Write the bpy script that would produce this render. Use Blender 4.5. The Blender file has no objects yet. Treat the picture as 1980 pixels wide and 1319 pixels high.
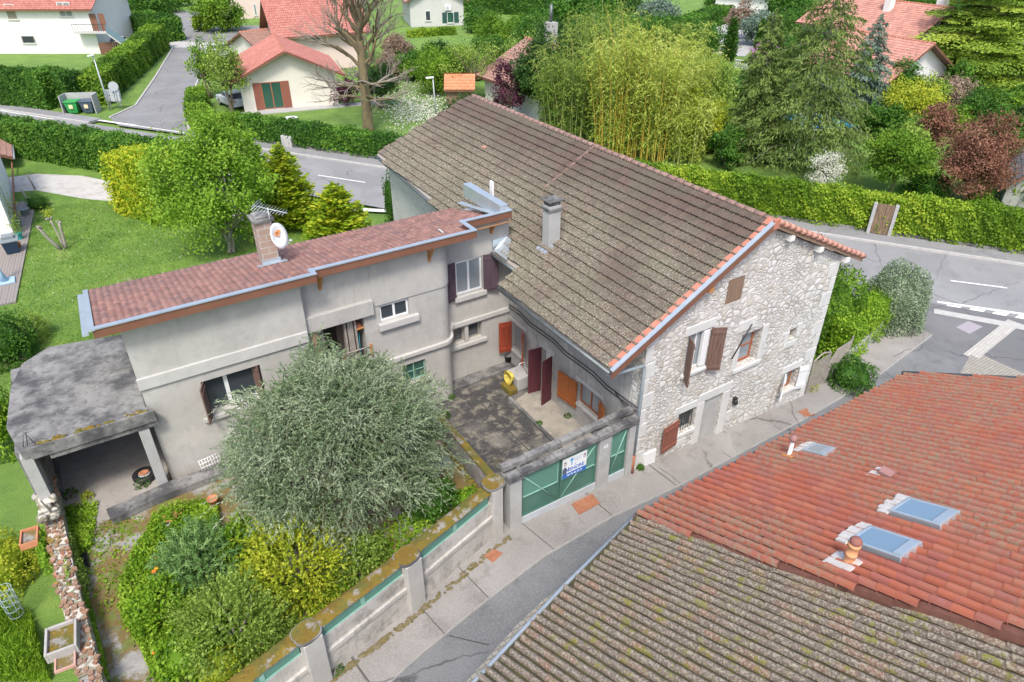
import bpy, math, random
import numpy as np
from mathutils import Vector, Matrix
from mathutils.geometry import tessellate_polygon
R = math.radians
rng = np.random.default_rng(7)
random.seed(7)
C = bpy.context.scene.collection
# ------------------------------------------------------------- camera, world, sun, exposure
CAMF, PITCH, YAW = 1350.0, R(32.3), R(32.4)
CAM = np.array([-13.56, -13.19, 17.0])
cd = bpy.data.cameras.new("camera")
cam = bpy.data.objects.new("camera", cd); C.objects.link(cam)
cam.location = CAM
cam.rotation_euler = (R(90) - PITCH, 0, -YAW)
cd.sensor_width = 36.0; cd.lens = CAMF / 1980 * 36; cd.clip_end = 2000; cd.clip_start = .1
bpy.context.scene.camera = cam
SUN_EL, SUN_AZ = R(56), R(215)          # azimuth measured from +Y clockwise: sun stands behind the camera, to the left
w = bpy.data.worlds.new("World"); bpy.context.scene.world = w; w.use_nodes = True
nt = w.node_tree; bg = nt.nodes["Background"]
sky = nt.nodes.new("ShaderNodeTexSky"); sky.sky_type = 'NISHITA'; sky.sun_disc = False
sky.sun_elevation = SUN_EL; sky.sun_rotation = SUN_AZ; sky.air_density = 1.0; sky.dust_density = 3.0; sky.ozone_density = 1.0
nt.links.new(sky.outputs[0], bg.inputs[0]); bg.inputs[1].default_value = 0.135
sd = bpy.data.lights.new("sun", 'SUN'); sd.energy = 1.8; sd.angle = R(12); sd.color = (1, .95, .87)
so = bpy.data.objects.new("sun", sd); C.objects.link(so)
so.rotation_euler = Vector((-math.sin(SUN_AZ)*math.cos(SUN_EL), -math.cos(SUN_AZ)*math.cos(SUN_EL), -math.sin(SUN_EL))).to_track_quat('-Z', 'Y').to_euler()
vs = bpy.context.scene.view_settings
vs.view_transform = 'Standard'; vs.look = 'None'; vs.gamma = 1; vs.exposure = 1.0

# ------------------------------------------------------------- survey helpers (pixel of the photograph -> point on a known plane)
_f = np.array([math.sin(YAW)*math.cos(PITCH), math.cos(YAW)*math.cos(PITCH), -math.sin(PITCH)])
_r = np.array([math.cos(YAW), -math.sin(YAW), 0.0]); _u = np.cross(_r, _f)
def ray(px, py): return _f + _r*(px-990)/CAMF - _u*(py-659.5)/CAMF
def P(px, py, z=-.7):
    d = ray(px, py); return CAM + d*(z-CAM[2])/d[2]
def Px(px, py, x):
    d = ray(px, py); return CAM + d*(x-CAM[0])/d[0]
def Py(px, py, y):
    d = ray(px, py); return CAM + d*(y-CAM[1])/d[1]
def zat(p, py):
    "height of the point straight above p that shows on picture row py"
    k = (659.5-py)/CAMF; d = np.array([p[0], p[1], 0.]) - CAM
    return float((k*(d@_f) - d@_u) / (_u[2] - k*_f[2]))
def P2(*pp, z=-.7): return [tuple(P(a, b, z)[:2]) for a, b in pp]

# ------------------------------------------------------------- materials
def new_mat(name):
    m = bpy.data.materials.new(name); m.use_nodes = True
    t = m.node_tree; return m, t, t.nodes["Principled BSDF"]
def N(t, kind, **kw):
    n = t.nodes.new(kind)
    for k, v in kw.items(): setattr(n, k, v)
    return n
def coords(t, kind='Object', sc=(1, 1, 1), rot=(0, 0, 0)):
    tc = N(t, "ShaderNodeTexCoord"); mp = N(t, "ShaderNodeMapping")
    mp.inputs["Scale"].default_value = sc; mp.inputs["Rotation"].default_value = rot
    t.links.new(tc.outputs[kind], mp.inputs[0]); return mp.outputs[0]
def ramp(t, fac, stops):
    r = N(t, "ShaderNodeValToRGB"); e = r.color_ramp.elements
    while len(e) < len(stops): e.new(.5)
    for el, (p, c) in zip(e, stops):
        el.position = p; el.color = (*c, 1) if len(c) == 3 else c
    t.links.new(fac, r.inputs[0]); return r.outputs[0]
def noise(t, vec, scale, detail=4, rough=.6):
    n = N(t, "ShaderNodeTexNoise"); n.inputs["Scale"].default_value = scale; n.inputs["Detail"].default_value = detail
    n.inputs["Roughness"].default_value = rough
    t.links.new(vec, n.inputs["Vector"]); return n.outputs[0]
def mix(t, fac, a, b):
    m = N(t, "ShaderNodeMix", data_type='RGBA')
    if isinstance(fac, float): m.inputs[0].default_value = fac
    else: t.links.new(fac, m.inputs[0])
    for i, x in ((6, a), (7, b)):
        if isinstance(x, tuple): m.inputs[i].default_value = (*x, 1)
        else: t.links.new(x, m.inputs[i])
    return m.outputs[2]
def bump(t, h, bs, strength=.5, dist=.05):
    b = N(t, "ShaderNodeBump"); b.inputs["Strength"].default_value = strength; b.inputs["Distance"].default_value = dist
    t.links.new(h, b.inputs["Height"]); t.links.new(b.outputs[0], bs.inputs["Normal"])
MATS = {}
def mat(name, c1, c2=None, scale=2.0, rough=.85, over=(), bmp=0., bscale=20., metal=0., sc=(1, 1, 1), kind='Object'):
    "noise between c1 and c2; over = (scale, low, high, colour, amount[, stretch])"
    if name in MATS: return MATS[name]
    m, t, bs = new_mat(name)
    bs.inputs["Roughness"].default_value = rough; bs.inputs["Metallic"].default_value = metal
    v = coords(t, kind, sc)
    if c2 is None and not over: bs.inputs["Base Color"].default_value = (*c1, 1)
    else:
        col = ramp(t, noise(t, v, scale, 6), [(.3, c1), (.7, c2 or c1)])
        for o in over:
            vv = v if len(o) < 6 else coords(t, kind, o[5])
            a = o[4]
            f = ramp(t, noise(t, vv, o[0], 5, .65), [(o[1], (0, 0, 0)), (o[2], (a, a, a))])
            col = mix(t, f, col, o[3])
        t.links.new(col, bs.inputs["Base Color"])
    if bmp: bump(t, noise(t, v, bscale, 5), bs, bmp, .03)
    MATS[name] = m; return m
def leaf_mat(name, stops, trans=.35, rough=.6):
    if name in MATS: return MATS[name]
    m, t, bs = new_mat(name); bs.inputs["Roughness"].default_value = rough
    bs.inputs["Specular IOR Level"].default_value = .25
    at = N(t, "ShaderNodeAttribute", attribute_name="rnd")
    n = len(stops)
    col = ramp(t, at.outputs["Fac"], [(i/(n-1) if n > 1 else 0, c) for i, c in enumerate(stops)])
    t.links.new(col, bs.inputs["Base Color"])
    tr = N(t, "ShaderNodeBsdfTranslucent"); t.links.new(col, tr.inputs[0])
    ms = N(t, "ShaderNodeMixShader"); ms.inputs[0].default_value = trans
    t.links.new(bs.outputs[0], ms.inputs[1]); t.links.new(tr.outputs[0], ms.inputs[2])
    t.links.new(ms.outputs[0], t.nodes["Material Output"].inputs[0])
    MATS[name] = m; return m
def tile_mat(name, stops, over, rough=.85, bare=None):
    "one random colour per tile (uv cell), then weathering"
    m, t, bs = new_mat(name); bs.inputs["Roughness"].default_value = rough
    uv = coords(t, 'UV'); v = coords(t, 'Object')
    fl = N(t, "ShaderNodeVectorMath", operation='FLOOR'); t.links.new(uv, fl.inputs[0])
    wn = N(t, "ShaderNodeTexWhiteNoise", noise_dimensions='2D'); t.links.new(fl.outputs[0], wn.inputs["Vector"])
    n = len(stops)
    col = ramp(t, wn.outputs[0], [(i/(n-1), c) for i, c in enumerate(stops)])
    for o in over:
        vv = v if len(o) < 6 else coords(t, 'Object', o[5])
        a = o[4]
        f = ramp(t, noise(t, vv, o[0], 6, .7), [(o[1], (0, 0, 0)), (o[2], (a, a, a))])
        if len(o) > 6:      # keep the growth to one region, by a second slower noise
            g = ramp(t, noise(t, v, o[6], 3, .5), [(o[7], (0, 0, 0)), (o[8], (1, 1, 1))])
            mm = N(t, "ShaderNodeMath", operation='MULTIPLY'); t.links.new(f, mm.inputs[0]); t.links.new(g, mm.inputs[1]); f = mm.outputs[0]
        if bare and len(o) > 6:     # growth thins out along one axis (towards the ridge)
            sx = N(t, "ShaderNodeSeparateXYZ"); t.links.new(v, sx.inputs[0]); md = N(t, "ShaderNodeMath", operation='MULTIPLY_ADD'); t.links.new(noise(t, v, .6, 4), md.inputs[0]); md.inputs[1].default_value = bare[2]; t.links.new(sx.outputs[bare[3]], md.inputs[2])
            mr = N(t, "ShaderNodeMapRange"); t.links.new(md.outputs[0], mr.inputs[0]); mr.inputs[1].default_value = bare[0]; mr.inputs[2].default_value = bare[1]; mr.inputs[3].default_value = 1; mr.inputs[4].default_value = .08
            mm = N(t, "ShaderNodeMath", operation='MULTIPLY'); t.links.new(f, mm.inputs[0]); t.links.new(mr.outputs[0], mm.inputs[1]); f = mm.outputs[0]
        col = mix(t, f, col, o[3])
    t.links.new(col, bs.inputs["Base Color"])
    bump(t, noise(t, v, 60, 4), bs, .4, .015)
    MATS[name] = m; return m

# ------------------------------------------------------------- meshes and the object tree
def tag(o, label=None, cat=None, group=None, kind=None):
    if label: o["label"] = label
    if cat: o["category"] = cat
    if group: o["group"] = group
    if kind: o["kind"] = kind
    return o
def thing(name, label, cat, loc=(0, 0, 0), group=None):
    o = bpy.data.objects.new(name, None); o.empty_display_size = .2; C.objects.link(o)
    o.location = [float(a) for a in loc]; return tag(o, label, cat, group)
def adopt(o, parent):
    if parent is None: return
    o.parent = parent
    if parent.type == 'EMPTY': o.matrix_parent_inverse = Matrix.Translation(-Vector(parent.location))
def npmesh(name, V, F, m, parent=None, uv=None, rnd=None, smooth=False):
    V = np.asarray(V, np.float32); F = np.asarray(F, np.int32); k = F.shape[1]
    me = bpy.data.meshes.new(name)
    me.vertices.add(len(V)); me.vertices.foreach_set("co", V.ravel())
    me.loops.add(F.size); me.loops.foreach_set("vertex_index", F.ravel())
    me.polygons.add(len(F)); me.polygons.foreach_set("loop_start", np.arange(0, F.size, k, dtype=np.int32))
    me.polygons.foreach_set("loop_total", np.full(len(F), k, np.int32))
    me.polygons.foreach_set("use_smooth", np.full(len(F), smooth, bool))
    if uv is not None:
        l = me.uv_layers.new(name="UVMap"); l.data.foreach_set("uv", np.asarray(uv, np.float32).ravel())
    if rnd is not None:
        a = me.attributes.new("rnd", 'FLOAT', 'FACE'); a.data.foreach_set("value", np.asarray(rnd, np.float32))
    me.materials.append(m); me.update(calc_edges=True); me.validate()
    o = bpy.data.objects.new(name, me); C.objects.link(o); adopt(o, parent); return o
class Fr:
    "a wall's own frame: u along it, z up, d outwards"
    def __init__(s, O, ex, n=None):
        s.O = Vector(O); s.ex = Vector(ex).normalized(); s.n = Vector(n) if n else s.ex.cross(Vector((0, 0, 1)))
    def __call__(s, u, z, d=0): return s.O + s.ex*u + Vector((0, 0, z)) + s.n*d
    def inv(s, p):
        q = Vector(p) - s.O; return q.dot(s.ex), q.z, q.dot(s.n)
WORLD = Fr((0, 0, 0), (1, 0, 0))
class MB:
    def __init__(s): s.v = []; s.f = []; s.fs = []
    def add(s, vs, fs, smooth=False):
        b = len(s.v); s.v += [tuple(map(float, p)) for p in vs]; s.f += [tuple(b+i for i in f) for f in fs]; s.fs += [smooth]*len(fs); return s
    def box(s, x0, x1, y0, y1, z0, z1):
        vs = [(x, y, z) for x in (x0, x1) for y in (y0, y1) for z in (z0, z1)]
        return s.add(vs, [(0, 1, 3, 2), (4, 6, 7, 5), (0, 4, 5, 1), (2, 3, 7, 6), (0, 2, 6, 4), (1, 5, 7, 3)])
    def fbox(s, fr, u0, u1, z0, z1, d0, d1):
        vs = [fr(u, z, d) for u in (u0, u1) for d in (d1, d0) for z in (z0, z1)]
        return s.add(vs, [(0, 1, 3, 2), (4, 6, 7, 5), (0, 4, 5, 1), (2, 3, 7, 6), (0, 2, 6, 4), (1, 5, 7, 3)])
    def prism(s, poly, z0, z1):
        n = len(poly); z0 = z0 if hasattr(z0, '__len__') else [z0]*n; z1 = z1 if hasattr(z1, '__len__') else [z1]*n
        vs = [(p[0], p[1], z) for p, z in zip(poly, z0)] + [(p[0], p[1], z) for p, z in zip(poly, z1)]
        tri = tessellate_polygon([[Vector((p[0], p[1], 0)) for p in poly]])
        fs = [(i, (i+1) % n, n+(i+1) % n, n+i) for i in range(n)]
        fs += [tuple(n+i for i in t) for t in tri] + [tuple(reversed(t)) for t in tri]
        return s.add(vs, fs)
    def sheet(s, poly, z):
        n = len(poly); z = z if hasattr(z, '__len__') else [z]*n
        tri = tessellate_polygon([[Vector((p[0], p[1], 0)) for p in poly]])
        out = []
        for t in tri:
            a, b, c = [Vector((poly[i][0], poly[i][1], 0)) for i in t]
            out.append(t if (b-a).cross(c-a).z > 0 else tuple(reversed(t)))
        return s.add([(p[0], p[1], q) for p, q in zip(poly, z)], out)
    def slab(s, quad, th, nrm=None):
        "thick sheet from 3D polygon, thickness downwards along its normal"
        q = [Vector(p) for p in quad]; n = len(q)
        nr = Vector(nrm) if nrm else (q[1]-q[0]).cross(q[2]-q[0]).normalized()
        vs = q + [p - nr*th for p in q]
        return s.add(vs, [tuple(range(n)), tuple(reversed(range(n, 2*n)))] + [(i, n+i, n+(i+1) % n, (i+1) % n) for i in range(n)])
    def wall(s, fr, outline, holes=(), depth=.25, thick=.35):
        "outline (u, z); holes (u0, u1, z0, z1[, depth]) with reveals and a back"
        loops = [[Vector((u, z, 0)) for u, z in outline]]
        for h in holes: loops.append([Vector((h[0], h[2], 0)), Vector((h[0], h[3], 0)), Vector((h[1], h[3], 0)), Vector((h[1], h[2], 0))])
        flat = [v for l in loops for v in l]
        s.add([fr(v.x, v.y, 0) for v in flat], [t for t in tessellate_polygon(loops)])
        for h in holes:
            d = -(h[4] if len(h) > 4 else depth); a = [(h[0], h[2]), (h[1], h[2]), (h[1], h[3]), (h[0], h[3])]
            s.add([fr(u, z, 0) for u, z in a] + [fr(u, z, d) for u, z in a],
                  [(0, 1, 5, 4), (1, 2, 6, 5), (2, 3, 7, 6), (3, 0, 4, 7), (4, 5, 6, 7)])
        n = len(outline)
        s.add([fr(u, z, 0) for u, z in outline] + [fr(u, z, -thick) for u, z in outline], [(i, (i+1) % n, n+(i+1) % n, n+i) for i in range(n)])
        return s
    def tube(s, pts, r, n=6, cap=True, smooth=True):
        pts = [Vector(p) for p in pts]; k = len(pts); r = r if hasattr(r, '__len__') else [r]*k
        vs = []; up = Vector((.31, .17, .93))
        for i, p in enumerate(pts):
            d = (pts[min(i+1, k-1)] - pts[max(i-1, 0)]); d = d.normalized() if d.length > 1e-9 else Vector((0, 0, 1))
            a = d.cross(up)
            if a.length < .05: a = d.cross(Vector((1, 0, 0)))
            a.normalize(); b = d.cross(a)
            vs += [p + (a*math.cos(t) + b*math.sin(t))*r[i] for t in (2*math.pi*j/n for j in range(n))]
        fs = [(i*n+j, i*n+(j+1) % n, (i+1)*n+(j+1) % n, (i+1)*n+j) for i in range(k-1) for j in range(n)]
        s.add(vs, fs, smooth)
        if cap: s.f += [tuple(len(s.v)-k*n+j for j in reversed(range(n))), tuple(len(s.v)-n+j for j in range(n))]; s.fs += [False, False]
        return s
    def lathe(s, c, prof, n=16, smooth=True):
        vs = [(c[0]+r*math.cos(2*math.pi*j/n), c[1]+r*math.sin(2*math.pi*j/n), c[2]+z) for r, z in prof for j in range(n)]
        k = len(prof)
        fs = [(i*n+j, i*n+(j+1) % n, (i+1)*n+(j+1) % n, (i+1)*n+j) for i in range(k-1) for j in range(n)]
        s.add(vs, fs, smooth); return s
    def ball(s, c, rx, ry=None, rz=None, n=10, k=6):
        ry = ry or rx; rz = rz or rx
        vs = [(c[0]+rx*math.sin(a)*math.cos(b), c[1]+ry*math.sin(a)*math.sin(b), c[2]+rz*math.cos(a)) for a in (math.pi*(i+.02)/(k+.04) for i in range(k+1)) for b in (2*math.pi*j/n for j in range(n))]
        return s.add(vs, [(i*n+j, (i+1)*n+j, (i+1)*n+(j+1) % n, i*n+(j+1) % n) for i in range(k) for j in range(n)], True)
    def build(s, name, m, parent=None, bevel=0, label=None, kind=None):
        me = bpy.data.meshes.new(name); me.from_pydata(s.v, [], s.f); me.validate()
        if len(me.polygons) == len(s.fs): me.polygons.foreach_set("use_smooth", s.fs)
        me.materials.append(m); me.update()
        o = bpy.data.objects.new(name, me); C.objects.link(o); adopt(o, parent)
        if bevel:
            b = o.modifiers.new("bevel", 'BEVEL'); b.width = bevel; b.segments = 2; b.limit_method = 'ANGLE'
        if label: o["label"] = label
        if kind: o["kind"] = kind
        return o
def copy_tree(o, loc, label=None):
    "a copy of a thing with its parts and their sub-parts"
    r = o.copy(); C.objects.link(r); r.location = loc
    def kids(a, b):
        for ch in list(a.children):
            c = ch.copy(); C.objects.link(c); c.parent = b; kids(ch, c)
    kids(o, r)
    if label: r["label"] = label
    return r
def struct(name, mb, m): return mb.build(name, m, kind="structure")

# ------------------------------------------------------------- tiled roofs
def unit(a): a = np.asarray(a, float); return a / np.linalg.norm(a)
def tile_roof(name, O, eu, ev, nu, nv, pitch, course, m, parent, prof='canal', amp=.07, lift=.05, inside=None, sub=8, jit=.012, stagger=0., thick=.03, seed=1):
    "tiles laid row by row on the plane O + u*eu + v*ev (ev up the slope); every tile is its own little curved sheet"
    r = np.random.default_rng(seed)
    O = np.asarray(O, float); eu = unit(eu); ev = unit(ev); n = unit(np.cross(eu, ev)); n = n if n[2] > 0 else -n
    I, J = np.meshgrid(np.arange(nu), np.arange(nv), indexing='ij'); I = I.ravel(); J = J.ravel()
    off = r.uniform(-1, 1, nu)[I]*stagger + r.normal(0, jit, len(I))
    if inside is not None:
        ctr = O + ((I+.5)*pitch)[:, None]*eu + ((J+.5)*course)[:, None]*ev
        k = np.array([inside(c[0], c[1]) for c in ctr]); I, J, off = I[k], J[k], off[k]
    T = len(I); x = np.linspace(.15, .85, sub+1) if prof == 'canal' else np.linspace(0, 1, sub+1)
    if prof == 'canal': h = np.sqrt(np.clip(1-((x-.5)/.352)**2, 0, 1))*amp
    elif prof == 'roman': h = amp*(.5-.5*np.cos(2*np.pi*x))**.7
    else: h = amp*(.5+.5*np.cos(4*np.pi*x)) + amp*.8*(x > .9)
    dz = r.normal(0, jit*.6, T); tw = r.normal(0, jit*.5, T)
    tap = .0
    V = np.zeros((T, 4, sub+1, 3))
    for k, (vv, hh) in enumerate(((0., lift), (1.06, .004), (0., lift), (0.002, lift-thick-amp*.6))):
        U = (I[:, None]+x[None, :])*pitch; W = (J*course+off+vv*course)[:, None]+0*x
        H = (h[None, :]*(1 if k < 3 else .55)) + hh + dz[:, None] + (tw[:, None]*(x-.5))
        V[:, k] = O + U[..., None]*eu + W[..., None]*ev + H[..., None]*n
    V = V.reshape(-1, 3); base = (np.arange(T)*4*(sub+1))[:, None]; a = np.arange(sub)[None, :]; q = sub+1
    top = np.stack([base+a, base+a+1, base+q+a+1, base+q+a], -1).reshape(-1, 4)
    fr = np.stack([base+3*q+a, base+3*q+a+1, base+2*q+a+1, base+2*q+a], -1).reshape(-1, 4)
    F = np.concatenate([top, fr])
    fx = np.stack([I+.5, J+.5], -1).repeat(sub, 0); uvf = np.concatenate([fx, fx]).repeat(4, 0)
    o = npmesh(name, V, F, m, parent, uv=uvf, smooth=True)
    return o
def inpoly(poly):
    def f(x, y):
        c = False; n = len(poly)
        for i in range(n):
            x1, y1 = poly[i]; x2, y2 = poly[(i+1) % n]
            if (y1 > y) != (y2 > y) and x < (x2-x1)*(y-y1)/(y2-y1)+x1: c = not c
        return c
    return f
def ridge_tiles(mb, a, b, r=.13, step=.4, seed=0):
    a = Vector(a); b = Vector(b); n = max(1, int((b-a).length/step)); rr = random.Random(seed)
    for i in range(n):
        p = a.lerp(b, i/n); q = a.lerp(b, (i+1.08)/n); j = Vector((0, 0, rr.uniform(-.012, .012)))
        mb.tube([p+j, q+j], [r*1.06, r*.92], 8)

# ------------------------------------------------------------- foliage
def rot_to(d):
    d = d/np.maximum(np.linalg.norm(d, axis=1, keepdims=True), 1e-9)
    h = np.where(np.abs(d[:, 2:3]) < .9, np.array([[0, 0, 1.]]), np.array([[1., 0, 0]]))
    a = np.cross(h, d); a /= np.maximum(np.linalg.norm(a, axis=1, keepdims=True), 1e-9); return d, a, np.cross(d, a)
def leaf_quads(c, d, nrm, L, W):
    "diamond leaves: centre, long axis, facing"
    d = d/np.maximum(np.linalg.norm(d, axis=1, keepdims=True), 1e-9)
    b = np.cross(nrm, d); b /= np.maximum(np.linalg.norm(b, axis=1, keepdims=True), 1e-9)
    L = np.broadcast_to(np.asarray(L, float), (len(c),))[:, None]; W = np.broadcast_to(np.asarray(W, float), (len(c),))[:, None]
    V = np.stack([c-d*L/2, c-b*W/2+d*L*.08, c+d*L/2, c+b*W/2+d*L*.08], 1).reshape(-1, 3)
    return V, np.arange(len(c)*4).reshape(-1, 4)
def leaves(name, c, m, parent, L, W, out=None, up=.5, rnd=None, jitter=.9, dirs=None):
    n = len(c); nr = rng.normal(0, jitter, (n, 3)) + np.array([0, 0, up])
    if out is not None: nr = nr + out
    d = rng.normal(0, 1, (n, 3)) if dirs is None else dirs
    V, F = leaf_quads(c, d, nr, L*rng.uniform(.7, 1.3, n), W*rng.uniform(.7, 1.3, n))
    return npmesh(name, V, F, m, parent, rnd=np.clip(rng.uniform(0, 1, n) if rnd is None else rnd, 0, 1))
def sprigs(base, dirs, length, k, droop=.3, curl=.0):
    "leaf centres and axes along little shoots"
    n = len(base); d, a, b = rot_to(dirs); t = (np.arange(k)+.5)/k
    ph = rng.uniform(0, 6.28, n)[:, None] + np.arange(k)[None, :]*2.4
    ln = np.broadcast_to(np.asarray(length, float), (n,))[:, None, None]
    pos = base[:, None] + d[:, None]*ln*t[None, :, None]
    pos[..., 2] -= (droop*ln[..., 0]*t[None, :]**2)
    side = a[:, None]*np.cos(ph)[..., None] + b[:, None]*np.sin(ph)[..., None]
    ax = d[:, None]*.75 + side*.75; ax[..., 2] -= droop*t[None, :]
    return pos.reshape(-1, 3), ax.reshape(-1, 3), side.reshape(-1, 3)
def rnd_dirs(n):
    v = rng.normal(0, 1, (n, 3)); return v/np.linalg.norm(v, axis=1, keepdims=True)
BARK = None
def limb(mb, a, b, r0, r1, n=6, bend=.15, seg=4):
    a = Vector(a); b = Vector(b); L = (b-a).length; pts = []
    off = Vector((random.uniform(-1, 1), random.uniform(-1, 1), random.uniform(-.2, .8)))*L*bend
    for i in range(seg+1):
        t = i/seg; pts.append(a.lerp(b, t) + off*math.sin(math.pi*t))
    mb.tube(pts, [r0+(r1-r0)*i/seg for i in range(seg+1)], n); return pts
def tree(name, label, cat, base, h, rad, ml, mt, z0=.25, ncl=60, nleaf=160, L=.16, W=.1, tr=.15, stems=1, cr=.3, flat=1.0, group=None, open_=.35, top=.75, stretch=1., up=.5, part='crown'):
    "broad-leaved tree: crown of leaf clumps on an uneven ellipsoid, limbs running to the clumps"
    t = thing(name, label, cat, base, group); bx, by, bz = [float(a) for a in base]
    rx, ry = (rad if hasattr(rad, '__len__') else (rad, rad)); zc = bz+h*(z0+1)/2; rz = h*(1-z0)/2
    d = rnd_dirs(ncl); rr = open_+(1-open_)*rng.uniform(0, 1, ncl)**.5
    wob = 1+.18*np.sin(d[:, 0]*4+bx)+.14*np.sin(d[:, 1]*5+by)
    cc = d*rr[:, None]*wob[:, None]*np.array([rx, ry, rz])*.86
    cc[:, 0] *= 1-(1-top)*np.clip(cc[:, 2]/rz, 0, 1); cc[:, 1] *= 1-(1-top)*np.clip(cc[:, 2]/rz, 0, 1)
    cen = np.array([bx, by, zc])+cc
    crad = cr*(rx+ry)/2*rng.uniform(.6, 1.25, ncl); tone = rng.uniform(0, 1, ncl)
    off = rng.normal(0, .5, (ncl, nleaf, 3)); off = off*np.array([1, 1, flat])*crad[:, None, None]
    off[..., 2] *= stretch
    c = (cen[:, None]+off).reshape(-1, 3)
    out = (off/np.maximum(np.linalg.norm(off, axis=2, keepdims=True), 1e-6)).reshape(-1, 3)*.6 + np.repeat(d, nleaf, 0)*.5
    rn = np.repeat(tone, nleaf)*.6+rng.uniform(0, .45, ncl*nleaf)
    leaves(part, c, ml, t, L, W, out, up, rn)
    mb = MB()
    for s in range(stems):
        a = Vector((bx, by, bz)) + (Vector((random.uniform(-.2, .2), random.uniform(-.2, .2), 0))*(stems > 1))
        k = a+Vector((random.uniform(-.2, .2)*stems*rx*.3, random.uniform(-.2, .2)*stems*ry*.3, h*(z0+.12)))
        limb(mb, a, k, tr, tr*.7, 8, .05)
        for i in rng.choice(ncl, min(ncl, 22//stems+4), replace=False): limb(mb, k, cen[i], tr*.45, .015, 5, .12)
    mb.build("trunk", mt, t); return t
def conifer(name, label, base, h, r, ml, mt, z0=.06, tiers=26, per=9, nl=60, L=.3, W=.1, droop=.3, cat='tree', group=None, power=.8, tr=.22, hang=.4, flat=False, top_r=.03):
    t = thing(name, label, cat, base, group); b = np.array([float(a) for a in base]); cs, ds, rn = [], [], []; mb = MB()
    limb(mb, b, b+np.array([0, 0, h*.98]), tr, .02, 7, .01, 6)
    for i in range(tiers):
        f = i/(tiers-1); z = h*(z0+(1-z0)*f**1.0); ln = r*((1-f)**power+top_r)
        if flat: ln *= rng.uniform(.75, 1.15)
        k = max(4, int(per*(.5+.6*(1-f)))); a0 = rng.uniform(0, 6.28)
        for j in range(k):
            a = a0+6.28*j/k+rng.normal(0, .2); l = ln*rng.uniform(.65, 1.2)
            dirv = np.array([math.cos(a), math.sin(a), 0.]); side = np.array([-math.sin(a), math.cos(a), 0.])
            m = max(6, int(nl*l/r)); u = rng.uniform(.12, 1, m)**.75
            p = b+np.array([0, 0, z])+dirv*(u*l)[:, None]
            if flat: p[:, 2] += rng.normal(0, .28)
            p[:, 2] += l*(.12*u-droop*u**2)+rng.normal(0, .05 if flat else .08, m)
            p += side*(rng.normal(0, .17 if not flat else .26, m)*l*(1.05-u*.55))[:, None]
            dd = dirv*.7+side*rng.normal(0, .7, m)[:, None]; dd[:, 2] -= hang*rng.uniform(.2, 1.3, m)
            cs.append(p); ds.append(dd); tone = rng.uniform(0, .6); rn.append(tone+rng.uniform(0, .4, m))
            if j % 2 == 0 and not (h < 5): mb.tube([b+np.array([0, 0, z]), b+np.array([0, 0, z+l*.02])+dirv*l*.5, b+np.array([0, 0, z-l*(droop-.12)])+dirv*l*.95], [.03+.03*(1-f), .02, .008], 4)
    c = np.concatenate(cs); leaves("crown", c, ml, t, L, W, None, .7, np.concatenate(rn), .5, np.concatenate(ds))
    mb.build("trunk", mt, t); return t
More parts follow.
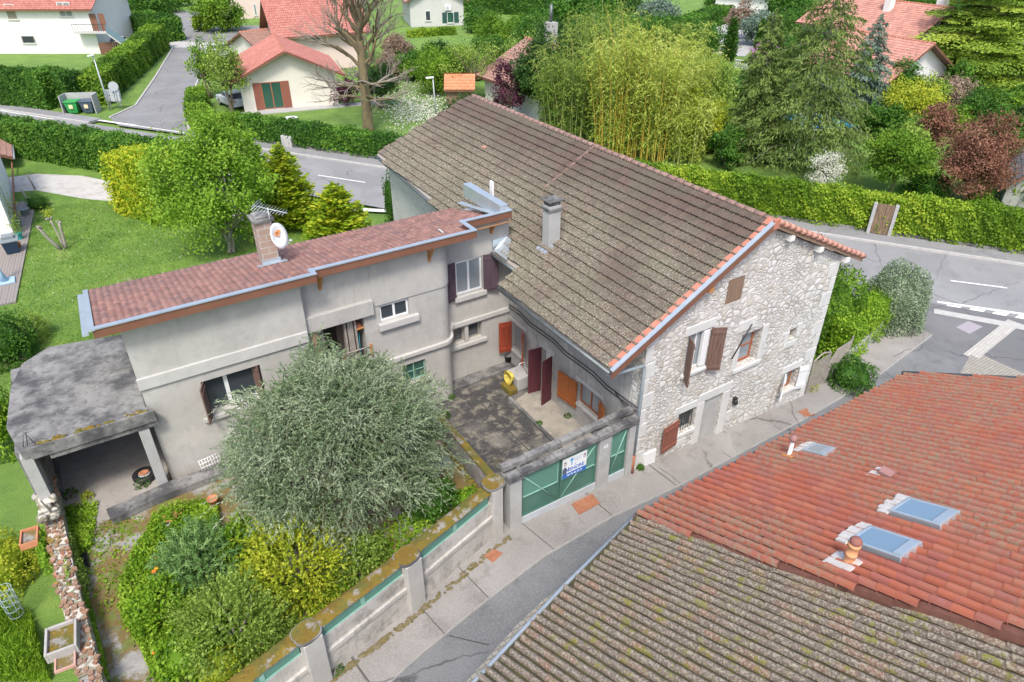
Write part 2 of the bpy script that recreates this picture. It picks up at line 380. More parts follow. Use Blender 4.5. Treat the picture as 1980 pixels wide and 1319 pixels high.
def hedge(name, label, pts, width, height, ml, z=-.7, dens=130, L=.16, W=.1, group=None, rough=.09, tops=None, cat='hedge', z_end=None):
    "clipped hedge along a centre line: leafy core, thousands of leaves over its faces"
    pts = [np.array(p[:2], float) for p in pts]; cs, ou, rn = [], [], []; mbv, mbf = [], []
    hs = height if hasattr(height, '__len__') else [height]*len(pts)
    for i in range(len(pts)-1):
        a, b = pts[i], pts[i+1]; L0 = np.linalg.norm(b-a); d = (b-a)/L0; s = np.array([-d[1], d[0]])
        def smp(n, u, v, o, nrm):
            x = a+d*(u*L0)[:, None]+s*(o)[:, None]; hh = hs[i]+(hs[i+1]-hs[i])*u
            zz = z+v*hh; q = np.column_stack([x, zz]); wv = .08*np.sin(u*L0*1.9+v*4)+.06*np.sin(u*L0*5.1+o*3+v*7)+.07*np.sin(u*L0*.7+o*2)*np.sin(v*9+u*L0*2.3)
            cs.append(q+np.array(nrm)*wv[:, None]+rng.normal(0, rough, (n, 3))); ou.append(np.tile(nrm, (n, 1)))
            rn.append(.4+.22*np.sin(u*L0*1.3+v*3)*np.sin(v*5+u*L0*.6)+.2*np.sin(u*L0*.45+1.3)+.15*np.sin(u*L0*4.3+v*8)+rng.uniform(-.3, .35, n))
        hm = (hs[i]+hs[i+1])/2
        for sg in (-1, 1):
            n = int(dens*L0*hm); u = rng.uniform(0, 1, n); v = rng.uniform(0, 1, n)
            smp(n, u, v, np.full(n, sg*width/2)-sg*.12*v**3*width*.5, (s[0]*sg, s[1]*sg, .15))
        n = int(dens*1.2*L0*width); smp(n, rng.uniform(0, 1, n), np.ones(n), rng.uniform(-.5, .5, n)*width, (0, 0, 1))
        for e, (u0, sg) in enumerate(((0., -1), (1., 1))):
            if (e == 0 and i == 0) or (e == 1 and i == len(pts)-2):
                n = int(dens*width*hm); smp(n, np.full(n, u0), rng.uniform(0, 1, n), rng.uniform(-.5, .5, n)*width, (d[0]*sg, d[1]*sg, .1))
        k = len(mbv); w2 = width/2-.1
        for u, hh in ((.0 if i else .1/L0, hs[i]), (1. if i < len(pts)-2 else 1-.1/L0, hs[i+1])):
            q = a+d*u*L0
            for o, zz in ((-w2, z), (w2, z), (w2, z+hh-.1), (-w2, z+hh-.1)): mbv.append((*(q+s*o), zz))
        mbf += [(k+j, k+(j+1) % 4, k+4+(j+1) % 4, k+4+j) for j in range(4)] + [(k, k+3, k+2, k+1), (k+4, k+5, k+6, k+7)]
    c = np.concatenate(cs); out = np.concatenate(ou); n = len(c)
    V, F = leaf_quads(c, rng.normal(0, 1, (n, 3)), out*1.0+rng.normal(0, .6, (n, 3))+np.array([0, 0, .3]), L*rng.uniform(.7, 1.3, n), W*rng.uniform(.7, 1.3, n))
    k = len(V); V = np.concatenate([V, np.array(mbv)]); F = np.concatenate([F, np.array(mbf)+k])
    r = np.concatenate([np.clip(np.concatenate(rn), 0, 1), np.full(len(mbf), .2)])
    return tag(npmesh(name, V, F, ml, None, rnd=r), label, cat, group)
def bush(name, label, base, h, rad, ml, n=2500, L=.14, W=.08, cat='shrub', group=None, shape=2.2, k=1, lump=.15, parent_name='foliage', stem=None, droop=.2, sl=.5):
    "rounded or loose shrub of shoots growing from its surface inwards"
    rx, ry = (rad if hasattr(rad, '__len__') else (rad, rad)); b = np.array([float(a) for a in base])
    t = thing(name, label, cat, base, group)
    d = rnd_dirs(n); d[:, 2] = np.abs(d[:, 2])*1.0-.12
    e = 2/shape; s = np.sign(d)*np.abs(d)**e
    s /= np.maximum((np.abs(s)**shape).sum(1, keepdims=True)**(1/shape), 1e-6)
    wob = 1+lump*(np.sin(s[:, 0]*6+b[0])*np.sin(s[:, 1]*5+b[1]*2)+.6*np.sin(s[:, 2]*8+s[:, 0]*5))
    q = s*np.array([rx, ry, h])*wob[:, None]*rng.uniform(.72, 1.0, n)[:, None]**.6
    if k == 1:
        leaves(parent_name, b+q, ml, t, L, W, s*.9, .4, .45+.35*np.sin(s[:, 0]*7)*np.sin(s[:, 1]*6+s[:, 2]*5)+rng.uniform(-.3, .35, n))
    else:
        c, ax, sd = sprigs(b+q*.78, s*.8+rng.normal(0, .35, (n, 3))+np.array([0, 0, .3]), sl*rng.uniform(.5, 1.2, n), k, droop)
        leaves(parent_name, c, ml, t, L, W, sd*.6, .5, np.repeat(rng.uniform(0, .7, n), k)+rng.uniform(0, .3, n*k), .4, ax)
    if k == 1 and n > 500:
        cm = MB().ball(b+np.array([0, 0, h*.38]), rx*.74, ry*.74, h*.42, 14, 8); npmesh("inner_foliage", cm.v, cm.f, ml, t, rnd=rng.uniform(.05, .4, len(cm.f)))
    mb = MB()
    for i in range(9):
        j = rng.integers(0, n); limb(mb, b, b+q[j]*.85, .025+.012*h, .008, 5, .1)
    mb.build("stems", stem or MATS['bark'], t); return t
# ------------------------------------------------------------- palette
bark = mat('bark', (.11, .085, .06), (.22, .18, .13), 6, .95, bmp=.8, bscale=30)
bark_gray = mat('bark_gray', (.2, .19, .16), (.33, .3, .26), 8, .95, bmp=.6)
render_m = mat('cement_render', (.385, .372, .348), (.48, .467, .44), .9, .9, over=[(2.2, .52, .75, (.29, .285, .28), .5), (.6, .55, .7, (.52, .51, .49), .6), (9, .62, .8, (.3, .29, .27), .35), (2.5, .56, .72, (.27, .265, .255), .5, (2.2, 2.2, .16)), (1.4, .6, .68, (.5, .47, .43), .5)], bmp=.3, bscale=40)
render_old = mat('old_render', (.33, .325, .31), (.44, .43, .41), 1.2, .9, over=[(3, .5, .68, (.24, .235, .225), .6), (1.2, .56, .66, (.52, .5, .47), .7), (11, .6, .8, (.22, .2, .18), .4), (2.2, .54, .7, (.2, .195, .185), .6, (2, 2, .2))], bmp=.4, bscale=30)
band_m = mat('pale_render', (.43, .425, .41), (.52, .51, .49), 2, .9, over=[(7, .55, .8, (.4, .39, .37), .5)], bmp=.2)
conc = mat('old_concrete', (.17, .168, .165), (.28, .275, .265), 2, .95, over=[(.8, .46, .6, (.055, .055, .06), .9), (6, .53, .66, (.08, .08, .08), .7), (18, .62, .75, (.5, .5, .48), .5), (.5, .62, .75, (.2, .2, .15), .5)], bmp=.6, bscale=50)
conc_clean = mat('grey_concrete', (.33, .33, .325), (.43, .43, .42), 2.5, .9, over=[(5, .55, .75, (.25, .25, .24), .5)], bmp=.3)
moss_conc = mat('mossy_concrete', (.17, .1, .015), (.22, .165, .02), 2, .98, over=[(1.8, .46, .58, (.12, .125, .025), .85), (2.6, .55, .62, (.32, .3, .29), .85), (9, .6, .7, (.36, .17, .04), .6), (14, .58, .68, (.1, .08, .02), .6)], bmp=1., bscale=50)
courtyard_m = mat('stained_slab', (.11, .105, .098), (.19, .18, .16), 1.6, .95, over=[(.55, .4, .52, (.035, .036, .04), .9), (2.4, .5, .62, (.3, .275, .22), .6), (4, .56, .66, (.07, .065, .05), .75), (30, .56, .72, (.4, .4, .38), .45), (1.1, .6, .7, (.14, .13, .05), .6)], bmp=.5, bscale=40)
path_m = mat('beige_concrete', (.27, .245, .21), (.37, .34, .29), 2, .95, over=[(1.2, .5, .62, (.19, .18, .16), .7), (5, .56, .74, (.2, .18, .15), .6)], bmp=.3, bscale=50)
def asphalt_mat(name, a, b, speck):
    m, t, bs = new_mat(name); bs.inputs["Roughness"].default_value = .92; v = coords(t)
    c = ramp(t, noise(t, v, .35, 5), [(.3, a), (.7, b)])
    c = mix(t, ramp(t, noise(t, v, 28, 3, .8), [(.45, (0, 0, 0)), (.75, (.75, .75, .75))]), c, speck)
    c = mix(t, ramp(t, noise(t, v, 1.3, 4, .7), [(.56, (0, 0, 0)), (.72, (.5, .5, .5))]), c, tuple(x*.75 for x in a))
    vo = N(t, 'ShaderNodeTexVoronoi', feature='DISTANCE_TO_EDGE'); vo.inputs['Scale'].default_value = .33; wv = N(t, 'ShaderNodeMix', data_type='VECTOR'); wv.inputs[0].default_value = .35; t.links.new(v, wv.inputs[4]); nn = N(t, 'ShaderNodeTexNoise'); nn.inputs['Scale'].default_value = 1.1; nn.inputs['Detail'].default_value = 5; t.links.new(v, nn.inputs['Vector']); t.links.new(nn.outputs['Color'], wv.inputs[5]); t.links.new(wv.outputs[1], vo.inputs['Vector'])
    ck = ramp(t, vo.outputs['Distance'], [(0, (1, 1, 1)), (.009, (0, 0, 0))]); mk = ramp(t, noise(t, v, .22, 2), [(.5, (0, 0, 0)), (.56, (.8, .8, .8))]); mm = N(t, 'ShaderNodeMath', operation='MULTIPLY'); t.links.new(ck, mm.inputs[0]); t.links.new(mk, mm.inputs[1]); c = mix(t, mm.outputs[0], c, tuple(x*.35 for x in a))
    c = mix(t, ramp(t, noise(t, v, .16, 3), [(.55, (0, 0, 0)), (.57, (.4, .4, .4))]), c, tuple(x*.7 for x in b))
    t.links.new(c, bs.inputs["Base Color"]); bump(t, noise(t, v, 60, 3), bs, .4, .01); return m
road_m = asphalt_mat('road_asphalt', (.2, .2, .205), (.26, .26, .262), (.33, .33, .33))
lane_m = asphalt_mat('lane_asphalt', (.1, .105, .11), (.18, .184, .19), (.3, .3, .3))
pave_m = asphalt_mat('pavement_concrete', (.17, .155, .145), (.3, .285, .27), (.4, .385, .37))
walk_m = asphalt_mat('sidewalk_asphalt', (.2, .2, .205), (.25, .25, .255), (.3, .3, .3))
side_m = asphalt_mat('side_street_asphalt', (.17, .17, .175), (.24, .24, .24), (.3, .3, .3))
kerb_m = mat('kerb_stone', (.38, .37, .36), (.48, .47, .45), 3, .9, bmp=.3)
white_paint = mat('road_paint', (.62, .62, .6), (.78, .78, .77), 5, .8, over=[(14, .6, .72, (.4, .4, .4), .6)])
def brick_mat(name, c1, c2, mortar, sc, bw, rh, ms=.02, off=.5, bmpv=.5, rot=(0, 0, 0)):
    m, t, bs = new_mat(name); bs.inputs["Roughness"].default_value = .9; v = coords(t, 'Object', (1, 1, 1), rot)
    b = N(t, "ShaderNodeTexBrick"); b.inputs["Scale"].default_value = sc; b.inputs["Brick Width"].default_value = bw; b.inputs["Row Height"].default_value = rh
    b.inputs["Mortar Size"].default_value = ms; b.offset = off
    b.inputs["Color1"].default_value = (*c1, 1); b.inputs["Color2"].default_value = (*c2, 1); b.inputs["Mortar"].default_value = (*mortar, 1)
    t.links.new(v, b.inputs["Vector"]); col = mix(t, ramp(t, noise(t, v, 3, 5), [(.4, (0, 0, 0)), (.75, (.5, .5, .5))]), b.outputs[0], tuple(x*.7 for x in c1))
    t.links.new(col, bs.inputs["Base Color"]); bump(t, b.outputs["Fac"], bs, -bmpv, .02); MATS[name] = m; return m
sett_m = brick_mat('stone_setts', (.36, .34, .29), (.3, .28, .24), (.14, .13, .12), 1, .2, .13, .012)
brick_m = brick_mat('orange_brick', (.42, .16, .09), (.5, .24, .15), (.4, .37, .33), 1, .22, .065, .01, rot=(R(90), 0, 0))
chim_brick = brick_mat('chimney_blocks', (.34, .25, .2), (.4, .3, .25), (.42, .4, .37), 1, .5, .22, .02, rot=(R(90), 0, 0))
stonewall_m = None
def stone_mat(name, sx=6.3, sz=8.6, axis='x', light=(.62, .61, .59), dark=(.47, .46, .44), mort=(.4, .385, .36)):
    "rubble masonry: irregular pale stones in grey mortar"
    m, t, bs = new_mat(name); bs.inputs["Roughness"].default_value = .95
    tc = N(t, "ShaderNodeTexCoord"); nz = N(t, "ShaderNodeTexNoise"); nz.inputs["Scale"].default_value = 1.3; nz.inputs["Detail"].default_value = 3
    t.links.new(tc.outputs["Object"], nz.inputs["Vector"])
    ad = N(t, "ShaderNodeMix", data_type='VECTOR'); ad.inputs[0].default_value = .16
    t.links.new(tc.outputs["Object"], ad.inputs[4]); t.links.new(nz.outputs["Color"], ad.inputs[5])
    mp = N(t, "ShaderNodeMapping"); mp.inputs["Scale"].default_value = (sx, sx, sz); t.links.new(ad.outputs[1], mp.inputs[0])
    msk = ramp(t, noise(t, tc.outputs["Object"], .9, 3), [(.49, (0, 0, 0)), (.51, (1, 1, 1))])
    def pair(k):
        e = N(t, "ShaderNodeTexVoronoi", feature='DISTANCE_TO_EDGE'); f = N(t, "ShaderNodeTexVoronoi", feature='F1')
        for q in (e, f): q.inputs["Scale"].default_value = k; t.links.new(mp.outputs[0], q.inputs["Vector"]); q.inputs["Randomness"].default_value = 1
        sc = N(t, "ShaderNodeMath", operation='MULTIPLY'); t.links.new(e.outputs["Distance"], sc.inputs[0]); sc.inputs[1].default_value = 1.0; return sc.outputs[0], f.outputs["Color"]
    e1, f1 = pair(.62); e2, f2 = pair(1.15)
    ee = mix(t, msk, e1, e2); ff = mix(t, msk, f1, f2)
    sep = N(t, "ShaderNodeSeparateColor"); t.links.new(ff, sep.inputs[0])
    col = ramp(t, sep.outputs[0], [(0, dark), (.3, light), (.62, tuple(x*1.08 for x in light)), (.85, (.57, .53, .47)), (1, (.45, .41, .36))])
    n2 = noise(t, tc.outputs["Object"], 9, 6, .7)
    col = mix(t, ramp(t, n2, [(.5, (0, 0, 0)), (.75, (.5, .5, .5))]), col, (.38, .37, .35))
    ed = N(t, "ShaderNodeMath", operation='MULTIPLY_ADD'); t.links.new(noise(t, tc.outputs["Object"], 3.5, 5, .75), ed.inputs[0]); ed.inputs[1].default_value = -.32; t.links.new(ee, ed.inputs[2])
    edge = ramp(t, ed.outputs[0], [(-.0, (1, 1, 1)), (.03, (0, 0, 0))]); edge.node.color_ramp.elements[0].position = 0
    ad2 = N(t, "ShaderNodeMath", operation='ADD'); t.links.new(ed.outputs[0], ad2.inputs[0]); ad2.inputs[1].default_value = .11
    edge = ramp(t, ad2.outputs[0], [(.0, (1, 1, 1)), (.03, (.75, .75, .75)), (.075, (0, 0, 0))])
    col = mix(t, edge, col, mix(t, ramp(t, noise(t, tc.outputs["Object"], .8, 4), [(.42, (0, 0, 0)), (.6, (1, 1, 1))]), tuple(x*1.2 for x in mort), tuple(x*.85 for x in mort)))
    col = mix(t, ramp(t, noise(t, coords(t, 'Object', (1.2, 1.2, .25)), 1.6, 4), [(.54, (0, 0, 0)), (.72, (.4, .4, .4))]), col, (.36, .34, .3))
    t.links.new(col, bs.inputs["Base Color"])
    hh = ramp(t, ee, [(0, (0, 0, 0)), (.25, (1, 1, 1))])
    bump(t, mix(t, .35, hh, n2), bs, .55, .05); MATS[name] = m; return m
stonewall_m = stone_mat('rubble_stone')
drystone_m = stone_mat('garden_rubble', 4.5, 6, light=(.42, .4, .36), dark=(.26, .25, .22), mort=(.2, .18, .13))
ashlar_m = mat('white_limestone', (.52, .52, .51), (.62, .62, .605), 2.2, .9, over=[(10, .56, .75, (.42, .42, .41), .5)], bmp=.3, bscale=30)
zinc = mat('zinc', (.42, .48, .53), (.52, .58, .63), 1.5, .38, metal=.55)
zinc_dark = mat('dark_gutter', (.1, .115, .12), (.17, .19, .2), 2, .5, metal=.4)
pipe_m = mat('grey_pipe', (.3, .36, .39), (.36, .42, .45), 2, .5, metal=.2)
board_m = mat('brown_fascia', (.17, .075, .045), (.21, .095, .06), 1.5, .6)
wood_or = mat('orange_timber', (.4, .17, .05), (.5, .24, .08), 5, .7, sc=(1, 1, .3))
wood_gray = mat('weathered_timber', (.25, .22, .19), (.36, .33, .3), 4, .9, sc=(1, 6, 1))
def plank_mat(name, a, b, w=.11, vert=True):
    m, t, bs = new_mat(name); bs.inputs["Roughness"].default_value = .7; v = coords(t, 'Object', (1, 1, 1))
    wv = noise(t, coords(t, 'Object', (9, 9, .7)), 2.2, 4); c = ramp(t, wv, [(.3, a), (.7, b)])
    t.links.new(c, bs.inputs["Base Color"]); bump(t, wv, bs, .4, .02); MATS[name] = m; return m
shut_brown = plank_mat('brown_shutter', (.12, .07, .055), (.18, .11, .09))
shut_dark = plank_mat('dark_shutter', (.06, .04, .055), (.11, .07, .09))
shut_red = plank_mat('red_brown_shutter', (.2, .065, .04), (.27, .1, .07))
shut_orange = plank_mat('orange_shutter', (.3, .085, .02), (.4, .13, .035))
shut_scar = plank_mat('scarlet_shutter', (.29, .045, .02), (.38, .075, .03))
door_wine = plank_mat('wine_door', (.07, .016, .025), (.12, .03, .04))
old_board = plank_mat('old_board', (.16, .1, .07), (.28, .19, .13))
white_m = mat('white_upvc', (.74, .75, .76), None, rough=.4)
cream_m = mat('white_wall', (.7, .69, .66), (.76, .75, .73), .6, .9, over=[(3, .55, .8, (.62, .61, .58), .5)])
beige_wall = mat('beige_wall', (.63, .6, .53), (.7, .67, .6), .7, .9)
pink_wall = mat('pink_wall', (.66, .52, .47), (.7, .56, .5), .7, .9)
grey_wall = mat('grey_wall', (.48, .48, .46), (.54, .54, .52), .7, .9)
def glass_mat(name, c, r=.08):
    m, t, bs = new_mat(name); bs.inputs["Base Color"].default_value = (*c, 1); bs.inputs["Roughness"].default_value = r; bs.inputs["Specular IOR Level"].default_value = .8; return m
glass = glass_mat('dark_glass', (.05, .06, .07)); glass_pale = glass_mat('pale_glass', (.24, .27, .29), .15); glass_green = glass_mat('green_glass', (.03, .09, .07))
glass_sky = glass_mat('skylight_glass', (.16, .25, .34), .04)
black_m = mat('black_paint', (.02, .02, .022), None, rough=.5)
dark_in = mat('dark_interior', (.05, .045, .04), (.08, .07, .06), 2, .9)
parquet = plank_mat('wooden_floor', (.22, .11, .04), (.36, .2, .09))
green_gate = mat('green_gate', (.045, .13, .1), (.075, .18, .14), 1.2, .5, over=[(4, .6, .75, (.12, .3, .22), .4)])
green_gate2 = mat('pale_green_bar', (.2, .4, .33), (.28, .47, .4), 3, .5)
def mesh_panel_mat(name, c, sc=60, gap=.5):
    m, t, bs = new_mat(name); bs.inputs["Roughness"].default_value = .5
    v = coords(t, 'Object'); wv = N(t, "ShaderNodeTexWave"); wv.bands_direction = 'Z'; wv.inputs["Scale"].default_value = sc/6.28; t.links.new(v, wv.inputs[0])
    t.links.new(mix(t, wv.outputs[1], tuple(x*.55 for x in c), c), bs.inputs["Base Color"]); bump(t, wv.outputs[1], bs, .5, .02); MATS[name] = m; return m
green_mesh = mesh_panel_mat('green_mesh', (.14, .33, .26))
rust_m = mat('rusty_iron', (.27, .1, .05), (.36, .16, .09), 5, .85, over=[(9, .55, .7, (.2, .09, .06), .6)], bmp=.4)
terra = mat('terracotta', (.45, .17, .08), (.55, .24, .13), 4, .85)
plastic_green = mat('bin_green', (.03, .3, .07), None, rough=.45)
plastic_grey = mat('bin_grey', (.07, .1, .14), None, rough=.45)
lamp_m = mat('lamp_grey', (.5, .53, .55), None, rough=.45, metal=.2)
# ------------------------------------------------------------- leaf colours
olive_l = leaf_mat('olive_leaf', [(.1, .16, .075), (.18, .25, .13), (.29, .36, .22), (.42, .48, .34)], .2)
lime_l = leaf_mat('lime_leaf', [(.08, .19, .012), (.19, .35, .02), (.34, .5, .05)], .4)
spring_l = leaf_mat('spring_leaf', [(.12, .21, .03), (.25, .37, .06), (.4, .52, .12)], .4)
green_l = leaf_mat('green_leaf', [(.03, .09, .012), (.065, .17, .02), (.12, .26, .035)], .35)
dark_l = leaf_mat('dark_leaf', [(.02, .055, .012), (.04, .1, .02), (.08, .165, .035)], .3)
gold_l = leaf_mat('golden_conifer_leaf', [(.12, .24, .012), (.3, .42, .02), (.6, .6, .04)], .35)
hedge_l = leaf_mat('hedge_leaf', [(.035, .105, .012), (.075, .19, .02), (.16, .32, .035)], .3)
laurel_l = leaf_mat('laurel_leaf', [(.06, .14, .012), (.13, .26, .02), (.27, .42, .04)], .35)
laurel_hl = leaf_mat('bright_laurel_leaf', [(.09, .18, .012), (.2, .34, .02), (.42, .52, .05)], .35)
spruce_l = leaf_mat('spruce_needle', [(.06, .11, .025), (.14, .21, .045), (.25, .33, .08)], .25)
fresh_l = leaf_mat('fresh_leaf', [(.12, .25, .02), (.22, .4, .035), (.36, .52, .07)], .4)
cedar_l = leaf_mat('cedar_needle', [(.09, .17, .025), (.24, .36, .04), (.46, .55, .08)], .3)
blue_l = leaf_mat('bluish_needle', [(.09, .15, .11), (.16, .23, .17), (.24, .31, .24)], .25)
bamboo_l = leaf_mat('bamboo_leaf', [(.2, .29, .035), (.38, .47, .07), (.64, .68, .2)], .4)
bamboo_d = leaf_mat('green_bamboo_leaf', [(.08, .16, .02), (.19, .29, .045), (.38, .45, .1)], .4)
maple_l = leaf_mat('bronze_leaf', [(.13, .07, .04), (.27, .12, .08), (.36, .2, .13)], .35)
plum_l = leaf_mat('purple_leaf', [(.06, .02, .035), (.13, .04, .07), (.2, .08, .12)], .3)
white_l = leaf_mat('white_blossom', [(.22, .3, .12), (.62, .63, .52), (.8, .79, .74)], .3)
grey_l = leaf_mat('grey_leaf', [(.14, .2, .11), (.25, .33, .2), (.38, .45, .32)], .3)
brown_l = leaf_mat('brown_bud', [(.2, .13, .09), (.3, .22, .16), (.38, .28, .22)], .3)
pink_l = leaf_mat('pink_blossom', [(.3, .1, .25), (.45, .2, .4), (.6, .35, .5)], .3)
yel_l = leaf_mat('yellow_green_leaf', [(.2, .3, .02), (.4, .47, .035), (.6, .6, .07)], .4)
red_l = leaf_mat('red_tip_leaf', [(.3, .06, .03), (.4, .14, .06), (.3, .24, .06)], .35)
cane_m = mat('bamboo_cane', (.5, .32, .04), (.58, .42, .08), 3, .6); cane_g = mat('green_cane', (.3, .33, .1), (.4, .4, .16), 3, .6)

# ------------------------------------------------------------- the setting
NRM = np.array([.83, .56]); NRM /= np.linalg.norm(NRM); TDR = np.array([-NRM[1], NRM[0]])
def rd(c, s): return tuple(NRM*c + TDR*s)          # c across the road, s along it (away to the left of the photo)
grass_m, t_, bs_ = new_mat('meadow'); bs_.inputs["Roughness"].default_value = .95
v_ = coords(t_); c_ = ramp(t_, noise(t_, v_, .5, 6, .7), [(.3, (.08, .16, .025)), (.55, (.14, .24, .04)), (.75, (.22, .31, .06))])
c_ = mix(t_, ramp(t_, noise(t_, v_, 22, 4, .8), [(.4, (0, 0, 0)), (.8, (.6, .6, .6))]), c_, (.18, .32, .06))
t_.links.new(c_, bs_.inputs["Base Color"]); bump(t_, noise(t_, v_, 25, 5), bs_, .8, .08)
lawn_m, t_, bs_ = new_mat('lawn'); bs_.inputs["Roughness"].default_value = .95
v_ = coords(t_); c_ = ramp(t_, noise(t_, v_, .55, 5, .65), [(.3, (.075, .155, .02)), (.5, (.12, .22, .03)), (.66, (.19, .29, .045)), (.8, (.27, .33, .09))])
c_ = mix(t_, ramp(t_, noise(t_, coords(t_, 'Object', (1, .35, 1), (0, 0, .5)), 5, 4, .7), [(.45, (0, 0, 0)), (.75, (.5, .5, .5))]), c_, (.07, .17, .02))
c_ = mix(t_, ramp(t_, noise(t_, v_, 40, 4, .8), [(.4, (0, 0, 0)), (.8, (.5, .5, .5))]), c_, (.2, .38, .06))
c_ = mix(t_, ramp(t_, noise(t_, v_, .33, 3, .6), [(.64, (0, 0, 0)), (.74, (.55, .55, .55))]), c_, (.36, .35, .17))
t_.links.new(c_, bs_.inputs["Base Color"]); bump(t_, noise(t_, v_, 35, 5), bs_, .9, .06)
struct('ground', MB().sheet([(-500, -500), (700, -500), (700, 900), (-500, 900)], -.9), grass_m)
struct('meadow', MB().sheet([rd(27.4, -60), rd(27.4, 180), (150, 260), (260, 60), (120, -80)], -.72), grass_m)
Z0 = -.7
struct('road', MB().sheet([rd(19, -90), rd(26.1, -90), rd(26.1, 150), rd(19, 150)], Z0), road_m)
mb = MB()
for s0, s1 in ((-90, 48.0), (59.5, 150)): mb.prism([rd(26.1, s0), rd(26.28, s0), rd(26.28, s1), rd(26.1, s1)], -.8, Z0+.12)
struct('kerb', mb, kerb_m)
mb = MB()
for s0, s1 in ((-90, 48.0), (59.5, 150)): mb.prism([rd(26.28, s0), rd(27.6, s0), rd(27.6, s1), rd(26.28, s1)], -.8, Z0+.115)
struct('sidewalk', mb, walk_m)
# side street with its verge
SS = P2((212, 228), (262, 205), (300, 150), (335, 92), (345, 62), (352, 40), (330, 22), (395, 20), (392, 48), (400, 82), (400, 130), (372, 185), (362, 232), (372, 262), (300, 252), (230, 243), z=-.69)
struct('side_street', MB().sheet(SS, Z0+.008), side_m)
mb = MB()
for a in (((212, 228), (262, 205), (300, 150), (335, 92)), ((372, 262), (362, 240), (364, 205), (385, 150))):
    q = [P(*p, Z0) for p in a]
    for i in range(len(q)-1):
        d = unit((q[i+1]-q[i])[:2]); s = np.array([-d[1], d[0]])*.09
        mb.prism([q[i][:2]-s, q[i+1][:2]-s, q[i+1][:2]+s, q[i][:2]+s], -.8, Z0+.1)
struct('side_kerb', mb, kerb_m)
struct('crossing_strip', MB().sheet(P2((322, 80), (402, 82), (402, 92), (325, 92), z=Z0+.02), Z0+.02), kerb_m)
struct('yard', MB().sheet(P2((395, 48), (520, 50), (520, 100), (455, 118), (405, 100), (397, 70), z=Z0+.004), Z0+.004), side_m)
# white markings, each a thin sheet on the road
def mark(poly, label, cat='road marking', group=None): tag(MB().sheet(poly, Z0+.013).build('road_marking', white_paint), label, cat, group)
def dash(a, b, w, label, group=None):
    a = np.array(a); b = np.array(b); s = np.array([-(b-a)[1], (b-a)[0]]); s = s/np.linalg.norm(s)*w/2; mark([a-s, b-s, b+s, a+s], label, group=group)
dash(P(615, 339, Z0)[:2], P(706, 353, Z0)[:2], .14, 'white centre dash on the road left of the stone house', 'centre dashes')
dash(P(1838, 543, Z0)[:2], P(1947, 557, Z0)[:2], .14, 'white centre dash on the road at the right edge above the zebra band', 'centre dashes')
dash(P(180, 231, Z0)[:2], P(262, 243, Z0)[:2], .35, 'thick white stripe beside the wheelie bin shelter')
dash(P(262, 243, Z0)[:2], P(372, 259, Z0)[:2], .16, 'thin white line across the mouth of the side street')
dash(P(0, 214, Z0)[:2], P(105, 231, Z0)[:2], .16, 'thin white edge line along the road at the left edge')
dash(P(640, 403, Z0)[:2], P(752, 408, Z0)[:2], .5, 'broad worn white stripe beside the yellow conifers')
dash(P(1812, 584, Z0)[:2], P(1995, 610, Z0)[:2], .22, 'white line along the top of the hump at the junction')
for i, px in enumerate((1812, 1858, 1904, 1950)):
    mark([P(px+22, 588+i*6.6, Z0)[:2], P(px+50, 592+i*6.6, Z0)[:2], P(px+32, 604+i*6.6, Z0)[:2], P(px+4, 600+i*6.6, Z0)[:2]], ['white slanted block of the hump marking next to the grey-green bush', 'second white slanted block of the hump marking from the grey-green bush', 'third white slanted block of the hump marking from the grey-green bush', 'white slanted block of the hump marking cut by the right edge'][i], group='hump marking blocks')
# lane in front of the gate and the gable; it falls to the right
def zl(x): return float(np.interp(x, [-30, -2, 0, 9, 19, 22], [.12, .05, 0, -.5, -.66, -.7]))
KERB = [(-24, -7.6), (-16.4, -4.6), (-12.2, -3.25), (-9.9, -2.53), (-7.6, -2.0), (-4.9, -1.5), (-2.1, -1.35), (1, -1.4), (8, -1.05), (13, -.75), (18.6, .0)]
WALL = [(-24, -4.6), (-16.4, -2.6), (-12.1, -1.5), (-9.1, -.8), (-6.1, .3), (-4.9, .3), (-.3, .3), (2, .3), (9.2, .3), (13.2, 1.0), (18.6, 1.6)]
PAV = [(-24, -9.4), (-16.4, -6.2), (-11.5, -4.6), (-8.9, -3.72), (-7.0, -3.05), (-5.8, -2.73), (-4.2, -2.6), (-2, -2.9), (8, -4.9), (16.3, -2.55), (19.5, -1.6)]
FAR = [(-24, -12.5), (-16.4, -9.5), (-11.5, -7.5), (-8.9, -6.0), (-7.0, -5.4), (-5.8, -4.8), (-4.2, -4.6), (-2, -4.6), (8, -8.4), (16.5, -9), (22, -9)]
def strip(A, B, dz=0, zf=zl):
    vs = [(x, y, zf(x)+dz) for x, y in A] + [(x, y, zf(x)+dz) for x, y in B]; n = len(A)
    return MB().add(vs, [(i, i+1, n+i+1, n+i) for i in range(n-1)])
struct('pavement', strip(KERB, WALL, .09), pave_m)
struct('pavement_edge', strip([(x, y-.01) for x, y in KERB], [(x, y+.002) for x, y in KERB], .092), kerb_m)
mb = MB(); n_ = len(KERB)
mb.add([(x, y-.005, zl(x)+.09) for x, y in KERB]+[(x, y-.005, zl(x)-.1) for x, y in KERB], [(i, n_+i, n_+i+1, i+1) for i in range(n_-1)])
struct('pavement_face', mb, kerb_m)
struct('lane', strip(PAV, KERB, .0), lane_m)
struct('cobbled_strip', strip(FAR, PAV, .004), sett_m)
struct('junction_apron', MB().sheet([(11, -1.0), (8, -8), (9, -30), (40, -45), rd(19.05, -40), rd(19.05, -1.0), (17.5, 4.0)], -.655), asphalt_mat('apron_asphalt', (.13, .13, .135), (.18, .18, .184), (.24, .24, .24)))
